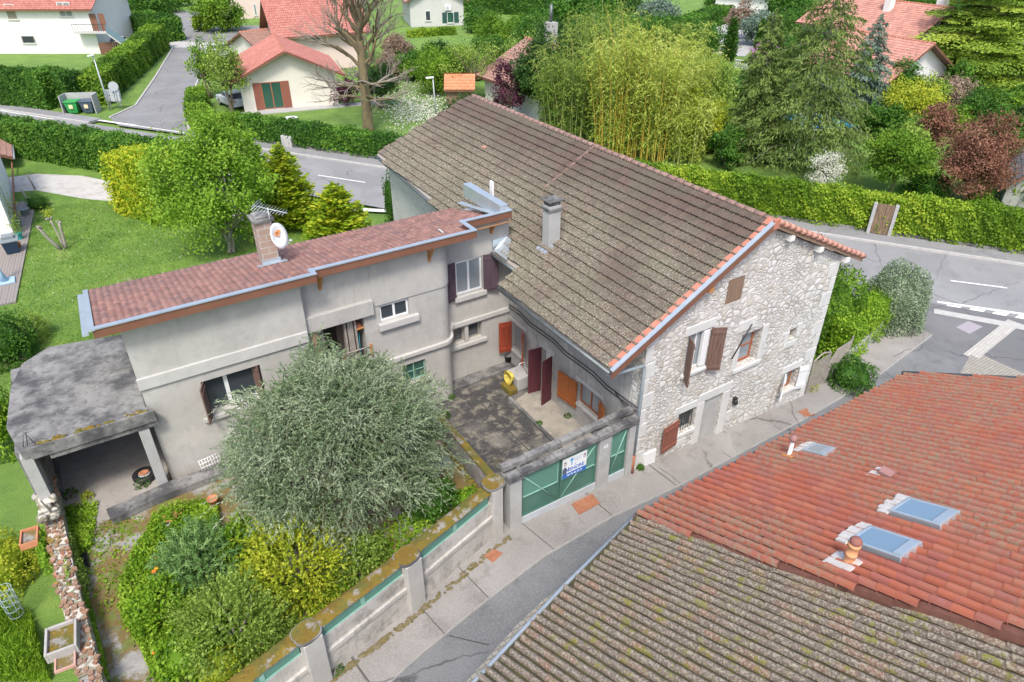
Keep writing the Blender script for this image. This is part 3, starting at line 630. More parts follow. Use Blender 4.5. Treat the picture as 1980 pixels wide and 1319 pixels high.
A_, B_ = P(1820, 735, -.65)[:2], P(1962, 622, -.65)[:2]; D_ = unit(B_-A_); S_ = np.array([-D_[1], D_[0]])*.3
struct('sett_gutter', MB().sheet([A_-D_*9-S_, B_-S_, B_+S_, A_-D_*9+S_], -.648), brick_mat('pale_setts', (.5, .48, .44), (.43, .41, .37), (.3, .29, .27), 1, .3, .15, .012, rot=(0, 0, -math.atan2(D_[1], D_[0]))))
struct('hump_edge', MB().sheet([tuple(P(*p, -.65)[:2]) for p in ((1806, 597), (1990, 630), (1990, 640), (1806, 606))], -.646), kerb_m)
# courtyard, garden terrace, lawn, drive
struct('courtyard', MB().prism([(-5.0, .25), (-.2, .25), (-.2, 8.1), (-3.2, 8.1), (-3.5, 7.25), (-5.0, 7.25)], -.3, .0), courtyard_m)
struct('courtyard_path', MB().prism([(-1.55, .3), (-.2, .3), (-.2, 6.0), (-1.5, 5.6)], 0, .06), path_m)
struct('courtyard_kerb', MB().prism([(-1.7, .3), (-1.55, .3), (-1.5, 5.9), (-1.64, 5.9)], 0, .09), conc)
struct('courtyard_step', MB().prism([(-3.2, 7.45), (-.2, 7.6), (-.2, 8.1), (-3.2, 8.1)], 0, .12), conc)
mb = MB()
for a, b in (((-4.9, 5.4), (-1.7, 5.5)), ((-4.9, 3.2), (-1.7, 3.4)), ((-2.6, .4), (-2.7, 7.3))): 
    a, b = np.array(a), np.array(b); s = np.array([-(b-a)[1], (b-a)[0]]); s = s/np.linalg.norm(s)*.025; mb.sheet([a-s, b-s, b+s, a+s], .004)
struct('slab_joints', mb, mat('joint', (.05, .05, .045), None))
soil = mat('mossy_soil', (.24, .235, .225), (.36, .35, .33), 2.4, .98, over=[(.8, .42, .5, (.16, .105, .015), .9), (1.9, .53, .6, (.13, .17, .03), .8), (7, .55, .65, (.13, .12, .11), .6), (14, .6, .75, (.42, .41, .39), .5)], bmp=.8, bscale=30)
struct('terrace', MB().prism([(-17.0, 11.9), (-16.8, 6), (-16.4, -1.6), (-12.0, -1.2), (-9.1, -.4), (-6.1, .45), (-5.75, .6), (-5.75, 7.3), (-8.8, 7.3), (-13.8, 7.3), (-13.8, 11.9)], -.5, 1.0), soil)
struct('lower_garden', MB().sheet([(-40, 12), (-17.2, 12), (-17.0, 4), (-16.9, -8), (-40, -8)], .2), grass_m)
struct('lawn', MB().prism([(-40, 10.2), (-.6, 10.2), (-1.2, 27), rd(15.4, 30), rd(16.8, 52), rd(16.8, 90), (-60, 74), (-60, 12)], -.8, -.2), lawn_m)
gravel_m = mat('gravel', (.44, .42, .39), (.54, .52, .5), 3, .98, over=[(1.2, .52, .66, (.3, .27, .22), .6), (40, .5, .8, (.6, .58, .56), .5)], bmp=.6, bscale=60)
struct('gravel_drive', MB().sheet(P2((22, 372), (15, 343), (70, 336), (160, 340), (250, 358), (420, 385), (520, 395), (520, 440), (400, 412), (255, 393), (160, 384), (70, 368), z=-.19), -.19), gravel_m)

mb = MB()
for xa in (-13.4, -11.0, -8.8, -7.2, -4.6, -2.2, .6, 3.4, 6.4, 10.4, 13.6):
    y0 = float(np.interp(xa, [p[0] for p in KERB], [p[1] for p in KERB])); y1 = float(np.interp(xa, [p[0] for p in WALL], [p[1] for p in WALL])); y1 = min(y1, -.05 if xa > -5 else y1)
    z = zl(xa)+.094; o = .25 if xa < -4 else .1; mb.add([(xa-o-.012, y1, z), (xa-o+.012, y1, z), (xa+.012, y0, z), (xa-.012, y0, z)], [(0, 3, 2, 1)])
mb.add([(-8.72, -2.33, zl(-8.7)+.004), (-8.68, -2.33, zl(-8.7)+.004), (-7.9, -3.15, zl(-8)+.004), (-7.93, -3.17, zl(-8)+.004)], [(0, 3, 2, 1)])
struct('pavement_joints', mb, MATS['joint'])
# ------------------------------------------------------------- openings
def glazing(parent, fr, u0, u1, z0, z1, d, frame_m, glass_m, mull=1, rails=0, fw=.05, name='window', reuse=None):
    "a window: frame with mullions, panes as its sub-part"
    mb = MB()
    mb.fbox(fr, u0, u0+fw, z0, z1, d, d+.05); mb.fbox(fr, u1-fw, u1, z0, z1, d, d+.05)
    mb.fbox(fr, u0+fw, u1-fw, z0, z0+fw, d, d+.049); mb.fbox(fr, u0+fw, u1-fw, z1-fw, z1, d, d+.049)
    for i in range(mull):
        u = u0+(u1-u0)*(i+1)/(mull+1); mb.fbox(fr, u-fw*.6, u+fw*.6, z0+fw, z1-fw, d, d+.047)
    for i in range(rails):
        z = z0+(z1-z0)*(i+1)/(rails+1); mb.fbox(fr, u0+fw, u1-fw, z-fw*.35, z+fw*.35, d+.001, d+.045)
    f = mb.build(name, frame_m, parent)
    MB().fbox(fr, u0+.01, u1-.01, z0+.01, z1-.01, d+.005, d+.022).build("pane", glass_m, f)
    return f
def shutter(parent, hinge, ang, w, h, m, fr, z_brace=True, flip=1, th=.04, panel=False, hw=None):
    "board leaf hinged on a vertical line; ang turns it out of the wall (0 = flat against it). flip = direction it opens along the wall"
    ex = (fr.ex*flip*math.cos(ang) + fr.n*math.sin(ang)).normalized(); n = (fr.n*math.cos(ang) - fr.ex*flip*math.sin(ang)).normalized()
    f2 = Fr(hinge, ex, n); mb = MB(); k = max(3, int(w/.13))
    if panel:
        mb.fbox(f2, 0, w, 0, h, .01, .01+th)
        for a, b in (((.09, w-.09), (.1, h*.42)), ((.09, w-.09), (h*.5, h-.1))):
            mb.fbox(f2, *a, *b, .01+th, .022+th); mb.fbox(f2, a[0]+.03, a[1]-.03, b[0]+.03, b[1]-.03, .022+th, .03+th)
            mb.fbox(f2, *a, *b, -.008, .0099); mb.fbox(f2, a[0]+.04, a[1]-.04, b[0]+.04, b[1]-.04, -.02, -.0081)
    else:
        for i in range(k): mb.fbox(f2, w*i/k+.004, w*(i+1)/k-.004, 0, h, .012, .012+th)
        for z in (.12, h-.22): mb.fbox(f2, .02, w-.02, z, z+.1, .012+th, .04+th)
        if z_brace:
            a, b = (.06, .24), (w-.1, h-.24); q = [f2(a[0], a[1], .012+th), f2(a[0]+.09, a[1], .012+th), f2(b[0]+.045, b[1], .012+th), f2(b[0]-.045, b[1], .012+th)]
            q2 = [p+f2.n*.024 for p in q]; mb.add(q+q2, [(4, 5, 6, 7), (0, 4, 7, 3), (1, 2, 6, 5), (0, 1, 5, 4), (3, 7, 6, 2)])
    return mb.build("shutter" if not panel else "door_leaf", m, parent)
def sill(parent, fr, u0, u1, z0, z1, d, m, name='sill'): return MB().fbox(fr, u0, u1, z0, z1, 0.002, d).build(name, m, parent, bevel=.012)

# ------------------------------------------------------------- the stone house
house = thing('stone_house', 'long rubble stone house with mossy tiled gable roof beside the lane', 'house', (0, 0, -.6))
SL = .541
def zf_(x): return 6.0+SL*x            # front slope
def zr_(x): return 8.41-.473*(x-4.45)  # slope towards the road
GB = Fr((0, 0, 0), (1, 0, 0)); FC = Fr((-.2, 0, 0), (0, -1, 0)); FB = Fr((-.2, 8.1, 0), (.03, 1, 0), (-1, .03, 0))
holes = [(1.62, 2.62, 3.5, 5.0, .22), (4.35, 5.42, 2.72, 4.12, .32), (3.1, 3.88, 5.7, 6.62, .08), (7.08, 7.5, 2.98, 3.45, .3), (7.42, 8.25, .42, 1.34, .3), (1.76, 2.62, .78, 1.72, .32), (3.0, 3.92, -.28, 1.8, .1)]
MB().wall(GB, [(-.2, -.85), (9.12, -.95), (9.12, 5.98), (4.45, 8.2), (-.2, 5.72)], holes, thick=.5).build('gable_wall', stonewall_m, house)
mb = MB()
mb.wall(FC, [(-8.1, -.3), (-.502, -.3), (-.502, 5.72), (-8.1, 5.72)], [(-7.85, -6.95, .92, 2.2, .2), (-5.66, -4.9, .07, 2.15, .25), (-3.25, -1.95, 1.0, 1.95, .22)], thick=.4)
mb.build('courtyard_wall', render_old, house)
mb = MB().fbox(FB, .0, 12.4, -.6, 5.7, -.3, 0)
mb.add([(9.12, .02, -.95), (9.12, 19.2, -.95), (9.12, 19.2, 6), (9.12, .02, 6)], [(0, 1, 2, 3)])
mb.add([(.15, 20.4, -.9), (9.12, 19.2, -.9), (9.12, 19.2, 6), (4.5, 19.8, 8.2), (.15, 20.4, 5.75)], [(0, 1, 2, 3, 4)])
mb.build('rear_wall', mat('pale_old_render', (.42, .42, .4), (.52, .515, .5), 1.5, .9, over=[(3, .5, .66, (.3, .3, .29), .7)], bmp=.5), house)
# white stone dressings on the gable: lintels, jambs, sills, corner blocks
mb = MB()
def dress(u0, u1, z0, z1, d=.03): MB().fbox(GB, u0, u1, z0, z1, -.02, d).build('lintel' if u1-u0 > (z1-z0)*1.6 else 'jamb_stone', ashlar_m, house, bevel=.02)
dress(1.45, 2.85, 5.02, 5.36); dress(1.5, 2.75, 3.36, 3.49, .1)
dress(4.05, 4.95, 4.3, 4.72); dress(5.43, 5.72, 2.62, 4.2); dress(4.1, 4.34, 2.66, 3.7); dress(4.2, 5.6, 2.55, 2.71, .08)
dress(6.86, 7.07, 2.9, 3.4); dress(7.51, 7.75, 3.0, 3.6); dress(6.9, 7.6, 2.66, 2.9)
dress(7.25, 8.4, 1.36, 1.68); dress(7.3, 8.3, .27, .41, .08)
dress(1.55, 2.6, 1.74, 2.05); dress(1.6, 2.66, .6, .76, .07)
dress(2.64, 2.98, -.3, 1.82); dress(2.66, 4.35, 1.84, 2.2); dress(3.94, 4.3, -.34, 1.82, .035); dress(1.2, 2.3, .2, .5)
dress(4.34, 4.62, .3, .75)
for i in range(10):
    z = -.4+i*.62; mb.fbox(GB, -.203, (.1, .3, .02, .22, .12, .38, .05, .26, .1, .3)[i], z+.01, z+.59, -.02, .018)
mb.build('corner_stones', ashlar_m, house, bevel=.03); mb = MB()
for i in range(10):
    z = -.4+i*.62; mb.fbox(GB, 8.85-(.3 if i % 2 else 0), 9.123, z+.01, z+.59, -.02, .018)
mb.build('corner_stones', ashlar_m, house, bevel=.03)
MB().fbox(GB, 3.0, 3.92, -.28, 1.8, -.098, -.09).build('walled_up_door', conc_clean, house)
# windows of the gable
win = glazing(house, GB, 1.66, 2.58, 3.52, 4.98, -.16, white_m, glass_pale, 1)
glazing(house, GB, 4.4, 5.3, 2.76, 4.1, -.28, plank_mat('red_frame', (.3, .09, .04), (.38, .14, .07)), glass_pale, 0, 1, .09)
MB().fbox(GB, 3.12, 3.86, 5.72, 6.6, -.06, -.01).build('attic_shutter', old_board, house)
glazing(house, GB, 7.5, 8.15, .46, 1.3, -.22, MATS['red_frame'], glass_pale, 0, 0, .1)
MB().fbox(GB, 7.1, 7.48, 3.0, 3.43, -.26, -.2).build('niche_board', old_board, house)
MB().fbox(GB, 1.78, 2.6, .8, 1.7, -.28, -.25).build('pane', glass, house)
mb = MB()
for i in range(7): mb.tube([GB(1.83+i*.12, .79, -.1), GB(1.83+i*.12, 1.71, -.1)], .011, 5)
mb.build('window_bars', black_m, house)
shutter(house, GB(1.6, 3.3, .03), R(62), .5, 1.72, shut_brown, GB, flip=-1)
shutter(house, GB(2.64, 3.3, .03), R(28), .52, 1.72, shut_brown, GB, flip=1)
MB().fbox(GB, 2.34, 2.6, 3.55, 4.95, -.11, .02).build('open_casement', white_m, house, bevel=.01)
shutter(house, GB(1.74, .4, .04), R(8), .82, 1.15, shut_red, GB, False, -1)
shutter(house, GB(7.4, .3, .04), R(35), .42, 1.08, white_m, GB, False, -1); shutter(house, GB(8.27, .3, .04), R(10), .44, 1.08, white_m, GB, False, 1)
MB().tube([GB(3.98, 3.3, .04), GB(4.62, 4.55, .1)], .025, 6).build('iron_stay', black_m, house)
MB().fbox(GB, .26, .8, .02, .62, .0, .08).build('meter_box', white_m, house, bevel=.01)
mb = MB().ball(GB(4.62, 1.15, .1), .1, .1, .13); mb.fbox(GB, 4.55, 4.69, 1.1, 1.35, 0, .12); mb.build('wall_lamp', black_m, house)
# courtyard side openings
glazing(house, FC, -7.83, -6.97, .94, 2.18, -.16, wood_gray, glass_pale, 1); glazing(house, FC, -3.23, -1.97, 1.02, 1.93, -.16, shut_orange, glass_pale, 1)
shutter(house, FC(-7.87, .78, .03), R(78), .56, 1.45, shut_scar, FC, False, -1); shutter(house, FC(-6.93, .78, .03), R(35), .42, 1.42, shut_scar, FC, False, 1)
shutter(house, FC(-3.27, .68, .03), R(6), 1.05, 1.2, shut_orange, FC, False, -1); shutter(house, FC(-1.93, .7, .03), R(20), .5, 1.2, shut_orange, FC, False, 1)
MB().fbox(FC, -5.64, -4.92, .08, 2.13, -.24, -.2).build('inner_door', cream_m, house)
for hz, an, fl in ((-5.68, 82, -1), (-4.88, 75, 1)):
    d = shutter(house, FC(hz, .06, .03), R(an), .56, 2.08, door_wine, FC, False, fl, .045, True)
    MB().ball(FC(hz+fl*.07, 1.05, .5), .035).build('handle', lamp_m, d)
for q in ((-8.05, -6.8, 2.24, 2.4, .025), (-5.78, -4.8, 2.17, 2.34, .05), (-3.4, -1.8, 1.97, 2.1, .025), (-8.0, -6.85, .78, .9, .07), (-3.35, -1.85, .86, .985, .07)): MB().fbox(FC, *q[:4], -.02, q[4]).build('lintel' if q[2] > 1.5 else 'sill', band_m, house, bevel=.01)
mb = MB()
for dz, dd in ((0, .04), (-.13, .06)):
    pts = [FC(-8.05+i*.8, 2.95-.02*i+dz+(.06*math.sin(i*2.1)), dd) for i in range(11)]; mb.tube(pts, .018, 5)
mb.tube([FC(-1.2, 2.75, .05), FC(-.5, 2.5, .1), FC(0.02, 2.45, .06)], .015, 5); mb.build('cable', black_m, house)
mb = MB()
for i, y in enumerate((.4, 1.6, 2.8, 4, 5.2)): mb.add([(-.2, y, 4.6), (-.2, y+.1, 4.6), (-1.7, y+.1, 4.98), (-1.7, y, 4.98), (-.2, y, 4.75), (-.2, y+.1, 4.75), (-1.7, y+.1, 5.08), (-1.7, y, 5.08)], [(0, 1, 2, 3), (4, 7, 6, 5), (0, 4, 5, 1), (2, 6, 7, 3), (0, 3, 7, 4), (1, 5, 6, 2)])
mb.build('rafters', wood_gray, house)
# roof: mossy interlocking tiles laid in rows; the eave steps back where the wing meets it
mtile = tile_mat('mossy_tiles', [(.078, .056, .047), (.095, .066, .055), (.115, .078, .064), (.09, .064, .054)],
    [(.5, .42, .6, (.1, .09, .065), .75), (18, .47, .6, (.22, .21, .145), .85, (1, 1, 1), .23, .3, .5), (24, .52, .6, (.38, .37, .29), .75, (1, 1, 1), .4, .32, .5), (7, .54, .66, (.06, .05, .045), .6)], bare=(2.4, 4.6, 2.2, 0))
FPOLY = [(-1.8, -.22), (-1.8, 6.15), (-.98, 6.3), (-.98, 8.6), (-.32, 20.75), (4.6, 19.25), (4.5, -.22)]
cs_ = 1/math.sqrt(1+SL*SL); ev_ = (cs_, 0, SL*cs_)
tile_roof('roof', (-1.8, -.22, zf_(-1.8)+.02), (0, 1, 0), ev_, 96, 20, .222, .357, mtile, house, 'flat', .034, .085, inpoly(FPOLY), 8, .006, .0, .07, 3)
mb = MB(); mb.prism(FPOLY, [zf_(x)-.16 for x, y in FPOLY], [zf_(x)+.005 for x, y in FPOLY])
RP = [(4.5, -.22), (4.6, 19.25), (10.1, 19.0), (10.16, -.22)]; mb.prism(RP, [zr_(x)-.14 for x, y in RP], [zr_(x)+.0 for x, y in RP]); mb.build('roof_deck', wood_gray, house)
tile_roof('roof', (10.16, -.22, zr_(10.16)+.02), (0, 1, 0), (-1, 0, .473), 96, 17, .222, .375, mtile, house, 'flat', .016, .05, inpoly(RP), 6, .004, .0, .045, 4)
salmon = mat('salmon_tile', (.42, .2, .15), (.54, .29, .22), 3, .8, over=[(8, .58, .75, (.3, .2, .16), .6)]); newtile = mat('new_red_tile', (.4, .15, .1), (.47, .2, .14), 3, .85)
ridge_m = mat('ridge_tile', (.2, .12, .1), (.3, .19, .16), 2.5, .9, over=[(6, .55, .72, (.36, .33, .27), .6)], bmp=.4)
mb = MB(); ridge_tiles(mb, (4.5, -.2, 8.42), (4.62, 19.2, 8.46), .12, .4, 1); mb.build('ridge_tiles', ridge_m, house)
mb = MB(); ridge_tiles(mb, (2.0, 8.95, zf_(2.0)+.03), (4.4, 8.95, zf_(4.4)+.03), .085, .4, 2); mb.build('joint_tiles', ridge_m, house)
mb = MB(); rr = random.Random(5)
for i in range(20):
    x = -1.78+i*.313; a = Vector((x, -.21, zf_(x)+.13)); w_ = .17+rr.uniform(-.03, .05); mb.slab([a, a+Vector((.305, 0, .3*SL-.02)), a+Vector((.305, w_, .3*SL-.02)), a+Vector((0, w_, .0))], .03)
mb.build('verge_tiles', newtile, house)
mb = MB(); ridge_tiles(mb, (4.6, -.22, zr_(4.6)+.08), (10.2, -.22, zr_(10.2)+.08), .1, .36, 4); mb.build('verge_tiles', salmon, house)
MB().box(4.33, 4.6, -.36, -.26, 8.2, 8.55).build('apex_tile', newtile, house, bevel=.02)
mb = MB(); q = [(-1.86, -.36, zf_(-1.86)+.1), (4.38, -.36, zf_(4.38)+.1), (4.38, -.21, zf_(4.38)+.12), (-1.86, -.21, zf_(-1.86)+.12)]; mb.slab(q, .04); mb.build('verge_flashing', zinc, house)
mb = MB(); mb.add([(-1.86, -.34, zf_(-1.86)-.2), (4.4, -.34, zf_(4.4)-.2), (4.4, -.34, zf_(4.4)+.06), (-1.86, -.34, zf_(-1.86)+.06), (-1.86, -.3, zf_(-1.86)-.2), (4.4, -.3, zf_(4.4)-.2), (4.4, -.3, zf_(4.4)+.06), (-1.86, -.3, zf_(-1.86)+.06)], [(0, 1, 2, 3), (4, 7, 6, 5), (0, 4, 5, 1), (2, 6, 7, 3), (0, 3, 7, 4), (1, 5, 6, 2)]); mb.build('verge_board', board_m, house)
mb = MB(); mb.add([(4.4, -.24, zr_(4.4)-.16), (10.16, -.24, zr_(10.16)-.16), (10.16, -.24, zr_(10.16)+.02), (4.4, -.24, zr_(4.4)+.02), (4.4, -.2, zr_(4.4)-.16), (10.16, -.2, zr_(10.16)-.16), (10.16, -.2, zr_(10.16)+.02), (4.4, -.2, zr_(4.4)+.02)], [(0, 1, 2, 3), (4, 7, 6, 5), (0, 4, 5, 1), (2, 6, 7, 3), (0, 3, 7, 4), (1, 5, 6, 2)]); mb.build('verge_board', old_board, house)
for i, x in enumerate((5.6, 7.4, 9.2)): MB().box(x-.11, x+.11, -.24, .4, zr_(x)-.38, zr_(x)-.17).build('purlin_end', cream_m, house)
MB().box(1.9, 2.1, -.29, .3, zf_(2)-.45, zf_(2)-.24).build('purlin_end', wood_or, house)
mb = MB().tube([(-1.86, -.25, zf_(-1.8)-.06), (-1.86, 6.2, zf_(-1.8)-.06)], .07, 8); mb.tube([(-1.04, 6.3, zf_(-.98)-.06), (-1.04, 8.05, zf_(-.98)-.06)], .07, 8); mb.tube([(-.9, 11, zf_(-.8)-.08), (-.4, 20.7, zf_(-.32)-.08)], .06, 6)
gut = mb.build('gutter', zinc_dark, house)
MB().tube([(-1.84, -.12, 4.85), (-1.6, -.1, 4.75), (-.32, -.1, 4.62), (-.3, -.1, 4.5), (-.3, -.1, .45)], .055, 8).build('downpipe', pipe_m, house)
MB().tube([(-.3, -.1, .9), (-.3, -.1, -.0)], .07, 8).build('downpipe', rust_m, house)
mb = MB(); mb.slab([(-1.0, 6.95, zf_(-1.0)+.09), (-1.0, 7.9, zf_(-1.0)+.12), (-.3, 8.1, zf_(-.3)+.16), (-.3, 7.75, zf_(-.3)+.09)], .03); mb.box(-.98, -.3, 8.0, 8.14, 5.45, 6.0); mb.build('valley_flashing', zinc, house)
chx, chy = .42, 6.15
ch = MB().box(chx-.25, chx+.25, chy-.22, chy+.22, 5.9, 7.75).build('chimney', conc_clean, house, bevel=.015)
MB().box(chx-.3, chx+.3, chy-.27, chy+.27, 7.56, 7.66).box(chx-.24, chx+.24, chy-.2, chy+.2, 7.75, 7.9).box(chx-.31, chx+.31, chy-.28, chy+.28, 7.9, 7.97).build('cap', conc, ch, bevel=.02)
MB().slab([(chx-.5, chy-.34, zf_(chx-.5)+.09), (chx-.1, chy-.34, zf_(chx-.1)+.09), (chx-.1, chy+.3, zf_(chx-.1)+.09), (chx-.5, chy+.3, zf_(chx-.5)+.09)], .02).build('flashing', zinc, ch)
MB().box(2.3, 2.5, 14.2, 14.4, zf_(2.4), zf_(2.4)+.16).build('vent_tile', salmon, house)
# wrought lantern on the far plaster wall
lan = thing('wall_lantern', 'black curled wrought iron lantern on the plaster wall behind the wing roof', 'lantern', FB(7.5, 3.9, 0))
p_ = Py(800, 398, FB(5.4, 0).y); lu = 5.4
mb = MB(); mb.tube([FB(lu, 4.75, .02), FB(lu, 4.95, .3), FB(lu, 4.9, .55), FB(lu, 4.65, .62)], .03, 6); mb.tube([FB(lu, 4.35, .02), FB(lu, 4.6, .35), FB(lu, 4.9, .5)], .02, 5); mb.build('bracket', black_m, lan)
q = FB(lu, 4.2, .62); MB().lathe(q, [(.02, .42), (.2, .3), (.16, .28), (.1, -.05), (.03, -.1)], 6, False).build('lantern_head', black_m, lan)

# ------------------------------------------------------------- the rendered wing
wing = thing('rendered_wing', 'grey cement rendered wing with long low tiled roof and brown fascia', 'house wing', (-7, 8, 0))
A = Fr((0, 6.9, 0), (1, 0, 0)); Bf = Fr((0, 7.2, 0), (1, 0, 0)); Cf = Fr((0, 8.1, 0), (1, 0, 0)); LF = Fr((-13.9, 0, 0), (0, -1, 0))
mb = MB(); mb.wall(A, [(-13.9, .3), (-8.76, .3), (-8.76, 6.95), (-13.9, 6.95)], [(-12.28, -10.45, 3.02, 4.32, .3)], thick=.3)
mb.wall(Bf, [(-8.76, -.3), (-3.75, -.3), (-3.75, 6.95), (-8.76, 6.95)], [(-6.12, -4.98, 4.35, 5.02, .2), (-5.48, -4.52, 1.46, 2.26, .2), (-8.62, -6.72, 2.55, 4.82, 1.3)], thick=.1)
arc = [(-3.75+.55*math.sin(t), 7.75-.55*math.cos(t)) for t in (R(90)*i/8 for i in range(9))] + [(-3.2, 8.1)]
mb.add([(x, y, z) for x, y in arc for z in (-.3, 6.74)], [(2*i, 2*i+2, 2*i+3, 2*i+1) for i in range(len(arc)-1)], True)
mb.wall(Cf, [(-3.2, -.3), (-.2, -.3), (-.2, 6.74), (-3.2, 6.74)], [(-2.62, -1.42, 3.98, 5.42, .2), (-2.94, -1.5, 1.78, 2.52, .3)], thick=.2)
mb.add([(x, y, z) for x in (-13.9, -13.6) for y, z in ((7.2, .3), (10.6, .3), (10.6, 6.2), (7.2, 6.85))], [(0, 1, 2, 3), (4, 7, 6, 5), (3, 2, 6, 7)]); mb.box(-13.9, -.3, 10.6, 10.9, -.3, 6.2)
mb.build('wall', render_m, wing)
mb = MB().fbox(A, -13.93, -8.78, 4.66, 5.05, -.02, .07)
mb.build('string_course', band_m, wing, bevel=.01)
def curved_band(r0, r1, z0, z1, xa, xb=-3.2):
    "moulding that follows the rounded corner"
    def pl(o): return [(xa, 7.2-o)]+[(-3.75+(.55+o)*math.sin(t), 7.75-(.55+o)*math.cos(t)) for t in (R(90)*i/10 for i in range(11))]+[(-3.2+o, 8.08)]
    a, b = pl(r1), pl(r0); n = len(a)
    vs = [(*p, z) for z in (z0, z1) for p in a]+[(*p, z) for z in (z0, z1) for p in b]
    fs = [(i, i+1, n+i+1, n+i) for i in range(n-1)]+[(n+i, n+i+1, 3*n+i+1, 3*n+i) for i in range(n-1)]+[(i+1, i, 2*n+i, 2*n+i+1) for i in range(n-1)]+[(0, n, 3*n, 2*n), (n-1, 3*n-1, 4*n-1, 2*n-1)]
    return MB().add(vs, fs)
curved_band(-.05, .12, 2.62, 2.76, -6.4).build('cornice', band_m, wing)
curved_band(-.05, .035, 5.08, 6.93, -6.35).build('upper_wall', render_m, wing)
MB().fbox(Bf, -8.755, -6.36, 4.84, 5.4, -.02, .16).build('loggia_beam', render_m, wing, bevel=.015)
mb = MB().fbox(Cf, -3.0, -.22, 2.62, 2.8, -.02, .1); mb.tube([Cf(-3.1, 2.5, .1), Cf(-3.1, 2.95, .1)], .22, 14); mb.build('cornice', band_m, wing)
for q in ((Bf, -6.22, -4.68, 4.08, 4.34, .16), (Bf, -5.6, -4.4, 1.3, 1.45, .14), (Cf, -2.72, -1.3, 3.75, 3.96, .14), (Cf, -3.05, -1.35, 1.6, 1.76, .14), (A, -12.5, -10.3, 2.86, 3.01, .12)): sill(wing, *q, band_m)
glazing(wing, Bf, -6.1, -5.0, 4.37, 5.0, -.12, white_m, glass, 1, 0, .07); glazing(wing, Bf, -5.46, -4.54, 1.48, 2.24, -.12, green_gate2, glass_green, 1, 1, .03)
glazing(wing, Cf, -2.6, -1.44, 4.0, 5.4, -.1, white_m, glass_pale, 1, 0, .07); glazing(wing, Cf, -2.9, -2.3, 1.8, 2.5, -.24, wood_gray, glass, 0); glazing(wing, Cf, -2.14, -1.54, 1.8, 2.5, -.24, wood_gray, glass, 0)
MB().fbox(Cf, -2.3, -2.14, 1.77, 2.53, -.25, .01).build('mullion', render_m, wing)
shutter(wing, Cf(-2.64, 3.85, .02), R(10), .48, 1.6, shut_dark, Cf, True, -1); shutter(wing, Cf(-1.4, 3.85, .02), R(14), .62, 1.6, shut_dark, Cf, True, 1)
glazing(wing, A, -11.6, -10.5, 3.04, 4.3, -.26, white_m, glass, 0, 0, .12); MB().fbox(A, -12.26, -10.47, 3.04, 4.3, -.295, -.28).build('pane', glass, wing)
shutter(wing, A(-12.24, 3.0, .0), R(70), .5, 1.34, shut_brown, A, False, -1); shutter(wing, A(-10.5, 3.03, -.02), R(-60), .3, 1.26, shut_brown, A, False, -1)
# loggia: brick reveal, timber floor, partition
MB().fbox(Bf, -8.61, -8.35, 2.56, 4.81, -.5, .01).build('brick_reveal', brick_m, wing)
MB().fbox(Bf, -8.3, -6.74, 2.56, 2.62, -1.28, -.02).build('loggia_floor', parquet, wing)
MB().fbox(Bf, -8.25, -7.45, 2.62, 4.2, -1.285, -1.25).build('loggia_back', parquet, wing)
MB().fbox(Bf, -8.2, -7.95, 3.9, 4.45, -1.24, -1.1).build('radiator', white_m, wing); mb = MB().fbox(Bf, -8.34, -8.12, 2.63, 4.8, -.3, -.2).fbox(Bf, -7.42, -7.35, 2.63, 4.8, -.3, -.1).fbox(Bf, -7.3, -7.1, 2.63, 4.8, -.9, -.1).fbox(Bf, -7.06, -7.0, 2.63, 4.8, -.12, -.04)
mb.build('door_frame', wood_gray, wing); MB().fbox(Bf, -8.11, -7.43, 2.63, 4.79, -1.15, -1.1).build('dark_doorway', dark_in, wing)
mb = MB().tube([Bf(-7.5, 3.55, .02), Bf(-6.6, 3.55, .02)], .025, 6); mb.tube([Bf(-7.5, 3.25, .02), Bf(-6.6, 3.25, .02)], .025, 6); mb.build('railing', wood_gray, wing)
MB().fbox(Bf, -6.62, -6.55, 3.15, 3.65, -.02, .06).build('railing_post', wood_or, wing)
# roof of the wing: shallow slope to the back, stepped brown fascia with zinc capping in front
wt = tile_mat('red_brown_tiles', [(.23, .11, .09), (.28, .14, .11), (.33, .175, .14), (.26, .13, .105)],
    [(3.2, .48, .62, (.12, .08, .08), .7), (.55, .45, .65, (.15, .1, .095), .5), (20, .58, .7, (.45, .38, .33), .55), (2.2, .62, .75, (.16, .13, .08), .5)])
WS = -.19
def zw(y): return 7.12+WS*(y-6.4)
WP = [(-14.45, 6.5), (-8.4, 6.5), (-8.4, 6.78), (-2.5, 6.78), (-2.5, 7.68), (-.5, 7.68), (-.95, 10.2), (-1.1, 11.05), (-14.45, 11.05)]
tile_roof('roof', (-14.45, 11.05, zw(11.05)+.02), (1, 0, 0), (0, -1, -WS), 70, 15, .2, .31, wt, wing, 'roman', .035, .03, inpoly(WP), 6, .008, .0, .03, 5)
mb = MB(); mb.prism(WP, [zw(y)-.18 for x, y in WP], [zw(y)+.012 for x, y in WP]); mb.build('roof_deck', wood_gray, wing)
FA = [(-14.52, 6.4, -8.3), (-8.3, 6.68, -2.42), (-2.42, 7.58, -.38)]
mb = MB(); mz = MB(); ms = MB()
for x0, y, x1 in FA:
    mb.box(x0, x1, y, y+.05, 6.93, 7.2); mz.box(x0-.02, x1+.02, y-.03, y+.14, 7.2, 7.235); ms.box(x0+.02, x1-.02, y+.05, 6.89 if y < 6.5 else 7.19 if y < 7 else 7.8, 6.935, 6.945) if y < 7 else ms.box(x0+.02, x1-.02, y+.05, 8.09, 6.74, 6.75)
